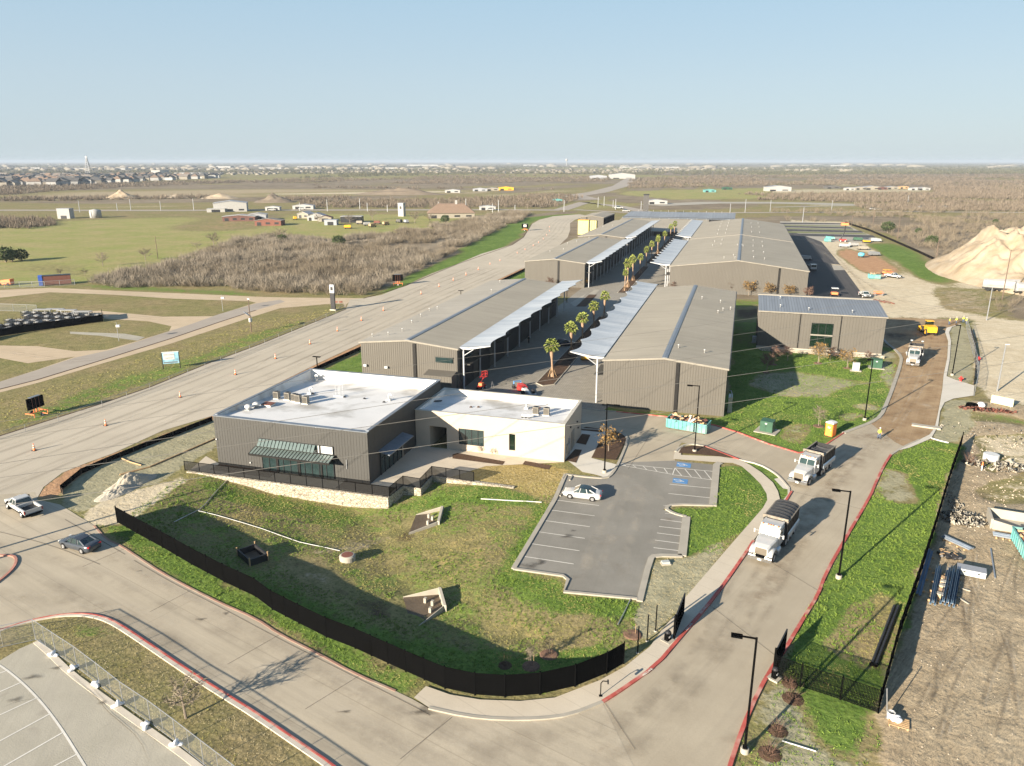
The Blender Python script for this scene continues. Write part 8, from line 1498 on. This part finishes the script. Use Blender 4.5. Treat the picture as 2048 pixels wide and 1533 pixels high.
# ---------------------------------------------------------------- far buildings
hz = [(1314,409,20,'pale concrete mixer truck group at the far white road','whitewall'),(1558,383,34,'long white low building on the far field edge','whitewall'),(1420,385,16,'small green-and-white farm building in the far field','teal'),(1455,380,14,'green shed on the far field track','green_box'),(1666,378,22,'dark building in the far scrub, left of the tan ones','darkroof'),(1700,381,14,'white container in the far scrub','whitewall'),(1722,380,18,'tan building in the far scrub','palewall'),(1745,380,24,'large tan building in the far scrub','palewall'),(1765,380,14,'reddish roofed building in the far scrub','redwall'),(1785,379,18,'pale building right of the reddish one','palewall'),(1808,378,14,'orange-brown building in the far scrub','wood'),(1832,381,16,'white shed in the far scrub','whitewall'),(1848,381,18,'white trailer row at the right end of the far yard','whitewall'),(1245,358,60,'long pale building beside the far end of the highway','whitewall'),(1197,358,40,'grey low building left of the highway crest','greyroof'),(905,386,20,'white dome-roofed works shed by the far earthworks','whitewall'),(1012,381,22,'yellow machine cluster at the far earthworks','yellow'),(960,383,20,'grey machine cluster at the far earthworks','greyroof'),(985,382,18,'pale machine cluster at the far earthworks','palewall'),(545,422,12,'white car-sized shed at the highway, left','whitewall'),(606,419,18,'white sheds at the highway above the farmhouse','whitewall'),(975,421,14,'white shed at the highway right of the brown-roofed house','whitewall'),(1115,406,10,'pale green shed at the roadside field','teal')]
for px, py, w_, lb, mm in hz: hut('far_building', lb, px, py, w_, w_*.45, max(3, w_*.16), mm, 'greyroof' if mm in ('whitewall','palewall') else mm, yw, 'gable', w_*.06, 'building', 'scattered far buildings', 2, .3)
T = thing('dark_tower', 'dark narrow tower behind the blue roof of the far hall', 'tower', P(1291,430), yw); MB().box(-1.8,-1.8,0,1.8,1.8,15).build('shaft', M['darkroof'], T); MB().box(-2,-2,15,2,2,15.6).build('cap', M['dark'], T); MB().box(-.5,-1.9,0,.5,-1.81,3).build('door', M['black'], T)
for px, py, w_, h_, lb in ((30,354,520,10,'very long white warehouse at the left horizon town edge'),(440,337,300,26,'white hall on the horizon above the left town end'),(312,352,60,34,'tall pale tower block at the right end of the left town'),(375,352,180,18,'white-and-dark school block right of the left town'),(845,333,620,28,'long dark warehouse with white edge on the horizon'),(740,338,900,14,'long pale viaduct-like building on the horizon'),(1060,332,300,20,'white hall on the horizon, middle'),(1410,327,220,24,'white hall on the horizon above the far fields'),(1680,333,260,20,'white hall on the right horizon'),(160,340,240,16,'white hall above the left town, left one'),(235,340,180,14,'white hall above the left town, right one'),(60,338,260,14,'pale hall at the far left horizon'),(1300,336,900,14,'long pale strip building behind the middle town'),(540,338,300,14,'white hall above the middle town, left'),(610,335,260,14,'white hall above the middle town, right')):
    hut('horizon_hall', lb, px, py, w_*.42, 60, h_*.45, 'whitewall', 'whitewall' if px != 845 else 'greyroof', yw, 'flat', 1, 'hall', 'big halls on the horizon', 1)
T = thing('water_tower', 'white water tower on the horizon above the middle town', 'water tower', P(1133,333)); MB().lathe([(4,0),(3,20),(3,38),(10,46),(12,53),(8,59),(0,62)],16).build('tower_body', M['whitewall'], T, True); MB().lathe([(12.4,51),(12.4,54)],16).build('band', M['greyroof'], T)
T = thing('lattice_mast', 'tall lattice mast standing over the left town', 'mast', P(178,352), .3); mb = MB(); [mb.tube((x,y,0),(x*.15,y*.15,50),.9,n=4) for x in (-7,7) for y in (-7,7)]; [mb.tube((-7*(1-k/9),-7*(1-k/9),k*5.5),(7*(1-k/9),7*(1-k/9),k*5.5+4),.6,n=4) for k in range(9)]; mb.build('mast_frame', M['greyroof'], T); MB().box(-2,-2,50,2,2,54).build('mast_head', M['white'], T)
# houses of the left town: up to 240 individual houses, two builds, three colours
def house_proto(wm, rm, hip, gp):
    T = thing('town_house', 'house', 'house', (0,0,0), 0, gp); MB().box(-8,-6,0,8,6,5).build('wall', M[wm], T)
    if hip: MB().loft([[(-8.8,-6.8,5),(8.8,-6.8,5),(8.8,6.8,5),(-8.8,6.8,5)],[(-3,-.3,9.2),(3,-.3,9.2),(3,.3,9.2),(-3,.3,9.2)]]).build('roof', M[rm], T)
    else: MB().loft([[(-8.8,-6.8,4.8),(0,-6.8,8.8),(8.8,-6.8,4.8),(8.8,-6.8,5.1),(0,-6.8,9.2),(-8.8,-6.8,5.1)],[(-8.8,6.8,4.8),(0,6.8,8.8),(8.8,6.8,4.8),(8.8,6.8,5.1),(0,6.8,9.2),(-8.8,6.8,5.1)]]).build('roof', M[rm], T)
    MB().box(-2.5,-6.1,.3,2.5,-6.01,2.9).build('garage_door', M['whitewall'], T); return T
gp = 'suburban houses of the left-hand town'
pro = [(house_proto('townwall','darkroof',True,gp),'cream-walled house with dark hipped roof'),(house_proto('palewall','tanroof',False,gp),'cream-walled house with tan gabled roof'),(house_proto('whitewall','darkroof',False,gp),'white-walled house with dark gabled roof'),(house_proto('whitewall','brownroof',True,gp),'white-walled house with brown hipped roof')]
snaps = [snapshot(p[0]) for p in pro]; rg = random.Random(12); used = [0]*4; town = [(-30,356.5),(130,353.5),(300,352.5),(420,350),(450,354),(430,357.5),(300,362.5),(200,368.5),(110,372),(-30,374)]; tw_ = [P(*q)[:2] for q in town]; n_ = 0
rows = [373,371.4,369.8,368.3,366.9,365.5,364.2,362.9,361.7,360.5,359.4,358.3,357.3,356.3,355.4,354.5]
for r, py in enumerate(rows):
    px = -20+rg.uniform(0,10)
    while px < 450:
        q = P(px+rg.uniform(-2,2), py+rg.uniform(-.3,.3)); dist = math.hypot(q[0],q[1])
        if inpoly(np.array([q[0]]), np.array([q[1]]), tw_)[0] and n_ < 280:
            t = rg.randrange(4); o = pro[t][0] if not used[t] else dup(pro[t][0], tree=snaps[t]); used[t] = 1; s = rg.uniform(.85,1.15)*(1+.25*(dist > 1500)); o.location = q; o.rotation_euler = (0,0,rg.choice([0,1.57,3.14])+rg.uniform(-.3,.3)+.4); o.scale = (s,s,s)
            o['label'] = pro[t][1]+(', nearest' if r < 4 else ', middle' if r < 8 else ', back' if r < 12 else ', farthest')+(' rows of left town')+(', at picture edge' if px < 60 else ', left part' if px < 140 else ', left of the mast' if px < 178 else ', right of the mast' if px < 250 else ', right part' if px < 330 else ', right end'); n_ += 1
        px += 1500*(17 if r < 10 else 24)/dist*rg.uniform(.9,1.4)
# the towns beyond, too many and too small to count
def boxes_town(name, polys, n, seed, wmat, s0=8, s1=22, hh=(4,9), taper=False):
    pt = px_in(polys, n, seed); rg = np.random.default_rng(seed); d = np.hypot(pt[:,0], pt[:,1]); V = []; F_ = []
    w_ = rg.uniform(s0, s1, len(pt))*np.clip(d/2600, .8, 2.2); dd = rg.uniform(s0, s1, len(pt)); h = rg.uniform(*hh, len(pt))*np.clip(d/2600, .8, 1.6); a = rg.uniform(-.4, .4, len(pt)); c, s = np.cos(a), np.sin(a)
    base = np.array([(-1,-1,0),(1,-1,0),(1,1,0),(-1,1,0),(-1,-1,.6),(1,-1,.6),(1,1,.6),(-1,1,.6),(-.1,-1,1),(-.1,1,1)]) ; X_ = base[None,:,0]*w_[:,None]/2; Y_ = base[None,:,1]*dd[:,None]/2
    V = np.stack([pt[:,0,None]+X_*c[:,None]-Y_*s[:,None], pt[:,1,None]+X_*s[:,None]+Y_*c[:,None], base[None,:,2]*h[:,None]], -1).reshape(-1,3)
    q = np.array([(0,1,5,4),(1,2,6,5),(2,3,7,6),(3,0,4,7)]); r = np.array([(4,8,9,7),(8,5,6,9),(4,5,8,8),(7,9,6,6)]); off = (np.arange(len(pt))*10)[:,None,None]
    Fq = (off+q[None]).reshape(-1,4); Fr = (off+r[None,:2]).reshape(-1,4); tri = (off+np.array([(4,5,8),(6,7,9)])[None]).reshape(-1,3)
    fastmesh(name+'_walls', V, Fq, M[wmat], kind='stuff'); fastmesh(name+'_roofs', V, Fr, M['darkroof' if seed % 2 else 'tanroof'], kind='stuff'); fastmesh(name+'_gables', V, tri, M[wmat], kind='stuff')
boxes_town('distant_town', [[(450,349),(1000,345.5),(1000,343),(700,343.5),(450,347)], [(1000,347),(1230,347.5),(1420,341),(1560,339),(1300,338),(1040,342)], [(420,351),(560,350),(560,347),(420,348)]], 800, 3, 'townwall', 7, 16, (3.5,7))
boxes_town('distant_suburb', [[(510,340),(1000,341),(1000,338),(510,337)], [(1080,335),(1300,335.5),(1300,333),(1080,332.5)], [(1560,343.5),(1710,345),(1710,342),(1580,341)], [(20,342),(500,342),(500,338),(20,338)]], 200, 4, 'townwall', 10, 26, (4,9))
boxes_town('horizon_city', [[(0,336),(2048,336),(2048,328.5),(0,328.5)]], 60, 6, 'townwall', 16, 60, (5,11))
# poles and vehicles along the highway
pol = utility_pole('pole', (300,421), (300,404), 'galv', False, 'thin poles along the highway', r=.3); sp_ = snapshot(pol)
for k, (px, py) in enumerate(((160,425),(235,422),(262,421),(322,422),(388,421),(600,423),(655,423),(720,418),(735,423),(775,424),(877,421),(932,421),(985,425),(997,425),(1030,425),(1128,424),(1196,415),(1208,413),(1226,416),(1231,420),(1282,420),(1460,425),(1490,425),(1540,424),(1605,445),(1663,422),(1815,410))):
    o = pol if k == 0 else dup(pol, tree=sp_); o.location = P(px,py); o.scale = (1,1,RNG.uniform(.8,1.5)); o['label'] = 'thin pale pole beside the highway, %s' % ('left of the storage shed' if px < 200 else 'above the pasture' if px < 450 else 'behind the farmyard' if px < 850 else 'behind the brown-roofed house' if px < 1110 else 'at the highway junction' if px < 1300 else 'beyond the wide warehouses' if px < 1700 else 'in the far right scrub')
cr = thing('highway_car', 'car', 'car', (0,0,0), 0, 'cars on the far roads'); MB().loft([[(-2.3,-.9,.4),(-2.3,.9,.4),(-2.3,.9,1.0),(-2.3,-.9,1.0)],[(2.3,-.9,.4),(2.3,.9,.4),(2.3,.9,.9),(2.3,-.9,.9)]]).build('body', M['carwhite'], cr); MB().loft([[(-1.6,-.8,1.0),(1.2,-.8,1.0),(1.2,.8,1.0),(-1.6,.8,1.0)],[(-1,-.65,1.5),(.5,-.65,1.5),(.5,.65,1.5),(-1,.65,1.5)]]).build('cabin', M['glass'], cr); [MB().lathe([(.34,-.1),(.34,.1)],10,(x,s*.85,.34),'Y').build('wheel', M['tyre'], cr) for x in (-1.4,1.4) for s in (-1,1)]
for k, (px, py, lb) in enumerate(((545,422,'white car on the highway above the farm, left'),(605,420,'white car on the highway above the farmhouse'),(980,421,'white van on the highway right of the brown-roofed house'),(1237,418,'dark car at the highway junction'),(1252,424,'small white car near the tower at the junction'),(1755,421,'white car on the far road in the scrub'),(1746,420,'dark car ahead of the white one in the scrub'),(1888,417,'dark car alone in the right-hand scrub'),(1845,417,'red car in the right-hand scrub'),(1130,395,'small car on the far highway stretch'))):
    o = cr if k == 0 else dup(cr); o.location = P(px,py,.15); o.rotation_euler = (0,0,yw); o.scale = (1.6,1.6,1.6) if py < 420 else (1.3,)*3; o['label'] = lb
for k, (px, py, h_, lb) in enumerate(((243,398,9,'small sandy spoil heap at the left earthworks'),(440,397,5,'low sandy heap right of the farther earthworks'),(550,405,8,'dark soil heap above the farm'),(800,390,9,'wide brush heap at the middle earthworks'),(345,396,4,'reddish low heap at the left earthworks'))): q = P(px,py); heap('spoil_heap', lb, 'heap', q[0], q[1], 22 if k != 3 else 60, 14, h_, M['sand' if k in (0,1,4) else 'twigfar'], yw, 20+k, 30)
# ---------------------------------------------------------------- material yard at the right
T = thing('job_box', 'grey steel job box with sloping lid in the dirt yard', 'tool box', P(1941,1152), heading(P(1912,1147),P(1970,1159))); T.scale = (.62,.75,.75); MB().loft([[(-2,-.5,.15),(2,-.5,.15),(2,.6,.15),(-2,.6,.15)],[(-2,-.5,.9),(2,-.5,.9),(2,.6,1.1),(-2,.6,1.1)]]).build('box_body', M['greybox'], T); MB().loft([[(-2.05,-.55,.9),(2.05,-.55,.9),(2.05,.65,1.12),(-2.05,.65,1.12)],[(-2.05,-.5,1.0),(2.05,-.5,1.0),(2.05,.6,1.24),(-2.05,.6,1.24)]]).build('lid', M['galv'], T); [MB().box(x-.15,-.56,.6,x+.15,-.51,.75).build('handle', M['dark'], T) for x in (-1,1)]
def bundle(label, a, b, w_, h, m='bluesteel', n=6, under=True):
    A_, B2 = P(*a), P(*b); L = math.dist(A_, B2); T = thing('steel_bundle', label, 'steel beams', A_, heading(A_, B2), 'blue steel bundles in the dirt yard')
    for k in range(n): y = -w_/2+w_*(k+.5)/n; z = .2+(k%2)*h*.4; mb = MB(); mb.box(0,y-w_/n*.42,z,L,y-w_/n*.32,z+h*.55); mb.box(0,y+w_/n*.32,z,L,y+w_/n*.42,z+h*.55); mb.box(0,y-w_/n*.32,z+.02,L,y+w_/n*.32,z+.07); mb.build('channel', M[m], T)
    for k in range(4): x = L*(k+.5)/4; MB().box(x-.08,-w_/2-.2,.02,x+.08,w_/2+.2,.18).build('timber_bearer', M['wood'], T)
    return T
bundle('wide bundle of blue steel channels on timber, right one of the pair', (1893,1216), (1906,1148), 1.25, .8, n=7); bundle('narrow blue steel bundle left of the wide one', (1864,1214), (1877,1142), .55, .6, n=3); bundle('long blue channels lying along the screened fence', (1836,1195), (1861,1106), .5, .3, n=2); bundle('loose grey-blue channels lying askew above the bundles', (1886,1077), (1942,1103), .8, .25, 'alum', 3); bundle('pale steel channel lying before the culvert block', (1985,1072), (2038,1082), .9, .3, 'alum', 3)
T = thing('timber_stack', 'small stack of timber ends between the blue bundles', 'timber', P(1880,1200), R_(70)); [MB().box(-.1+k*.9,-.5,.05,.5+k*.9,.5,.5).build('block', M['cardboard'], T) for k in range(5)]; [MB().box(-.1+k*.9,-.4,.51,.4+k*.9,.4,.62).build('plate', M['conc_pale'], T) for k in (0,2,3)]
T = thing('culvert_block', 'open concrete culvert block cut by the right picture edge', 'concrete block', P(2018,1052), R_(-8)); T.scale = (.75,.75,.75); MB().box(-2.6,-2.2,0,4,2.0,.15).build('floor_slab', M['conc_pale'], T); MB().box(-2.8,-2.2,0,-2.5,2.2,1.6).build('side_wall', M['conc_pale'], T); MB().loft([[(-2.5,-2.35,0),(-2.5,-2.1,0),(-2.5,-2.1,1.5),(-2.5,-2.35,1.5)],[(3.8,-2.35,0),(3.8,-2.1,0),(3.8,-2.1,.4),(3.8,-2.35,.4)]]).build('wing_wall', M['conc_pale'], T); MB().box(-2.5,2.0,0,4,2.2,1.6).build('side_wall', M['conc_pale'], T)
rg = random.Random(9); T = thing('scrap_pile', 'dark pile of bags and scrap in the fence shade', 'scrap pile', P(1897,1114), 0); mb = MB(); [mb.obox((rg.uniform(-.8,.8),rg.uniform(-.6,.6),rg.uniform(.1,.4)),rg.uniform(.3,.9),rg.uniform(.2,.5),rg.uniform(.1,.4),rg.uniform(0,3),.3,.2) for k in range(16)]; mb.build('bags', M['dark'], T); mb = MB(); [mb.obox((rg.uniform(-.8,.8),rg.uniform(-.6,.6),.5),.6,.1,.05,rg.uniform(0,3),.3) for k in range(6)]; mb.build('scrap_boards', M['wood'], T)
def rubble(label, cx, cy, rx, ry, n, seed, m='conc_pale', s=(.1,.45), h=.5):
    c = P(cx,cy); rg = np.random.default_rng(seed); V = []; F_ = []
    for k in range(n):
        a = rg.uniform(0,6.283); r = rg.uniform(0,1)**.6; q = rg.normal(size=(8,3))*rg.uniform(*s)*.5; q += np.array([c[0]+rx*r*math.cos(a), c[1]+ry*r*math.sin(a), h*(1-r)*rg.uniform(0,1)+.1])
        b = len(V); V += list(q); F_ += [(b,b+1,b+2,b+3),(b+4,b+5,b+6,b+7),(b,b+1,b+5,b+4),(b+2,b+3,b+7,b+6),(b+1,b+2,b+6,b+5),(b,b+3,b+7,b+4)]
    o = fastmesh('rubble', np.array(V), np.array(F_), M[m], kind='stuff'); return o
rubble('', 1925,1040,2.6,2.0,260,1); rubble('', 2010,935,5,2.2,170,2); rubble('', 1975,822,4.5,.9,120,3,'rust'); rubble('', 1985,870,9,5,90,5,s=(.08,.25),h=.05); rubble('', 1912,1010,.8,4,60,7,s=(.08,.3),h=.2)
T = thing('concrete_ring', 'white concrete ring on the rubble ground right of the screened fence', 'concrete ring', P(1981,920)); MB().lathe([(1.0,0),(1.0,.85),(.85,.9),(.8,.9)],20).build('ring', M['white'], T); MB().lathe([(.8,.88),(.75,.8),(0,.8)],20).build('ring_cover', M['greybox'], T)
T = thing('marker_post', 'short orange and white marker post near the concrete ring', 'marker', P(1963,941)); MB().tube((0,0,0),(0,0,.7),.09).build('post', M['white'], T); MB().tube((0,0,.7),(0,0,1.2),.1).build('orange_top', M['orangel'], T)
T = thing('white_board_panel', 'upright white panel standing in the right-hand lot', 'panel', P(2003,811), heading(P(1990,807),P(2018,813))); MB().box(-1.7,-.08,.1,1.7,.08,1.5).build('panel_face', mat('cream_panel', (.5,.48,.32), .6), T); [MB().box(x-.05,-.5,0,x+.05,.5,.12).build('foot', M['galv'], T) for x in (-1.5,1.5)]
T = thing('pipe_coil', 'black coil of pipe with a white bag at the mat edge', 'pipe coil', P(1943,815)); [MB().lathe([(.9-.05*k,z),(1.0-.05*k,z+.1),(.9-.05*k,z+.2),(.75,z+.1)],18,(0,0,0)).build('coil', M['black'], T) for k, z in enumerate((.02,.25,.48))]; MB().lathe([(.6,0),(.7,.4),(.4,.8),(0,.9)],12,(1.5,.6,0)).build('white_bag', M['bags'], T, True)
for px, py, s, lb in ((1921,763,1,'red fire hydrant on the mat beside the new sidewalk'),(1957,722,.9,'red fitting on the chain-link fence of the right-hand lot'),(1745,697,.8,'small red fitting in the shade beside the blue-roofed building')):
    T = thing('fire_hydrant', lb, 'hydrant', P(px,py)); T.scale = (s,)*3; MB().lathe([(.22,0),(.18,.1),(.18,.7),(.24,.75),(.16,.95),(0,1.0)],12).build('hydrant_body', M['red'], T, True); MB().tube((-.4,0,.55),(.4,0,.55),.1).build('nozzle', M['red'], T)
T = thing('pallet', 'wooden pallet with buckets by the lower corner of the fence', 'pallet', P(1797,1448), R_(-10)); [MB().box(-.7,-.55+k*.2,.12,.7,-.42+k*.2,.16).build('slat', M['wood'], T) for k in range(6)]; [MB().box(x-.05,-.55,0,x+.05,.58,.12).build('bearer', M['wood'], T) for x in (-.6,0,.6)]
T = thing('bucket', 'white bucket standing at the corner of the black fence', 'bucket', P(1781,1438,0)); MB().lathe([(.22,0),(.28,.6),(.24,.6),(.2,.1)],14).build('bucket_body', M['white'], T); MB().tube((-.27,0,.58),(.27,0,.62),.02).build('handle', M['galv'], T); T = thing('bag_bundle', 'pale blue-white bags beside the bucket on the pallet', 'bags', P(1797,1444,.17), .5); [MB().lathe([(.05,-.3),(.18,-.2),(.2,0),(.16,.2),(.05,.3)],10,(x,y,.12),'X').build('bag', M['bags'], T, True) for x, y in ((0,0),(.1,.3),(-.2,.2))]
T = thing('fence_stay', 'thin pale pole leaning at the corner of the black fence', 'pole', P(1774,1436)); q = P(1768,1381,0); MB().tube((0,0,0),(-.35,-.1,2.6),.04,n=6).build('pole', M['galv'], T); MB().box(-.1,-.1,0,.1,.1,.05).build('foot', M['galv'], T)
for k, (a, b) in enumerate((((1789,1212),(1744,1328)),((1797,1213),(1752,1330)))):
    A_, B2 = P(*a,.2), P(*b,.2); T = thing('black_pipe', 'black corrugated pipe lying on the right lawn, %s of the pair' % ('left','right')[k], 'pipe', A_, 0, 'black pipes on the lawn'); L = math.dist(A_,B2); n = int(L/.18); pts = [(0+(B2[0]-A_[0])*i/n, (B2[1]-A_[1])*i/n, 0) for i in range(n+1)]; MB().path(pts,[.12 if i%2 else .14 for i in range(n+1)],10).build('pipe_body', M['dark'], T); MB().tube(pts[-1], (pts[-1][0]-.03, pts[-1][1]-.1, 0), .17, n=12).build('pipe_bell', M['black'], T)
for k, (a, b, lb) in enumerate((((1917,1176),(1941,1183),'pale thin timber on the dirt right of the bundles, upper'),((1915,1195),(1938,1209),'pale thin timber on the dirt right of the bundles, lower'),((1981,1098),(1990,1157),'thin steel rail on the dirt right of the job box'),((1564,1010),(1560,1006),'x'))):
    if lb == 'x': continue
    A_, B2 = P(*a,.06), P(*b,.06); o = MB().obox(((A_[0]+B2[0])/2,(A_[1]+B2[1])/2,.08), math.dist(A_,B2), .12, .1, heading(A_,B2)).build('loose_timber', M['conc_pale' if k < 2 else 'galv'], None); tag(o, lb, 'timber')
rl2 = P(1868,858); T = thing('concrete_slab', 'broken concrete slab lying at the right edge of the dirt road', 'slab', P(1852,855), R_(-12)); MB().box(-2,-.5,0,2,.5,.25).build('slab_body', M['conc_pale'], T); MB().box(1.0,.55,0,2.2,.9,.2).build('slab_fragment', M['conc_pale'], T)
# wheel stops
ws_ = thing('wheel_stop', 'wheel stop', 'wheel stop', (0,0,0), 0, 'concrete wheel stops'); MB().loft([[(x,-.12,0),(x,.12,0),(x,.07,.14),(x,-.07,.14)] for x in (-.8,.8)]).build('stop_body', M['conc_pale'], ws_); MB().box(-.6,-.03,.14,-.5,.03,.16).build('anchor_pin', M['dark'], ws_)
for k, (px, py, lb) in enumerate(((1128,955,'concrete wheel stop in the top left stall, left one'),(1142,957,'concrete wheel stop in the top left stall, right one'),(1123,988,'concrete wheel stop in front of the white sedan'))): o = ws_ if k == 0 else dup(ws_); o.location = P(px,py,.03); o.rotation_euler = (0,0,R_(90)); o['label'] = lb
T = thing('valve_box', 'small pale valve box on the straw matting below the parking lot', 'valve box', P(1331,1128), .4); MB().box(-.5,-.35,0,.5,.35,.12).build('pad', M['conc_pale'], T); MB().box(-.4,-.25,.12,.4,.25,.3).build('box', M['greybox'], T)
T = thing('dark_screen_wall', 'dark screen wall panel at the left corner of the dark building', 'screen', (-66.6,83.2,0)); MB().box(-1.6,-.1,0,-.1,.05,2.3).build('panel', M['black'], T); MB().box(-1.75,-.12,0,-1.6,.1,2.4).build('post', M['dark'], T)
# ---------------------------------------------------------------- overhead wires
for k, (pa, pb, z, lb) in enumerate((((-80,940),(2130,603),13,'topmost wire sweeping over the dark roof'), ((-80,967),(2130,660),13,'second wire crossing the cream building roof'), ((-80,1024),(2130,711),12,'lowest thick wire crossing the plaza steps and the lawn'), ((-80,855),(2130,551),14,'thin wire crossing the warehouse canopies'), ((-80,890),(2130,577),14,'thin wire above the racing car'))):
    a, b = P(*pa, z), P(*pb, z); n = 24; a_, b_ = Vector(a), Vector(b); pts = [a_.lerp(b_, i/n)+Vector((0,0,-.0)) for i in range(n+1)]
    o = MB().path(pts, .027 if k < 3 else .017, 5).build('overhead_wire', M['wirec'] if 'wirec' in M else M.setdefault('wirec', mat('dull_wire', (.2,.185,.16), .6)), None); tag(o, lb, 'wire', 'overhead wires')
# ---------------------------------------------------------------- haze
hm = bpy.data.materials.new('pale_air'); hm.use_nodes = True; t = hm.node_tree; t.nodes.clear(); out = t.nodes.new('ShaderNodeOutputMaterial'); pv = t.nodes.new('ShaderNodeVolumePrincipled')
pv.inputs['Color'].default_value = (.54, .63, .74, 1); pv.inputs['Density'].default_value = 8.5e-5; pv.inputs['Anisotropy'].default_value = .0; t.links.new(pv.outputs[0], out.inputs['Volume'])
hz_o = MB().box(-40000,-200,-4,40000,70000,64).build('haze', hm); tag(hz_o, kind='stuff')
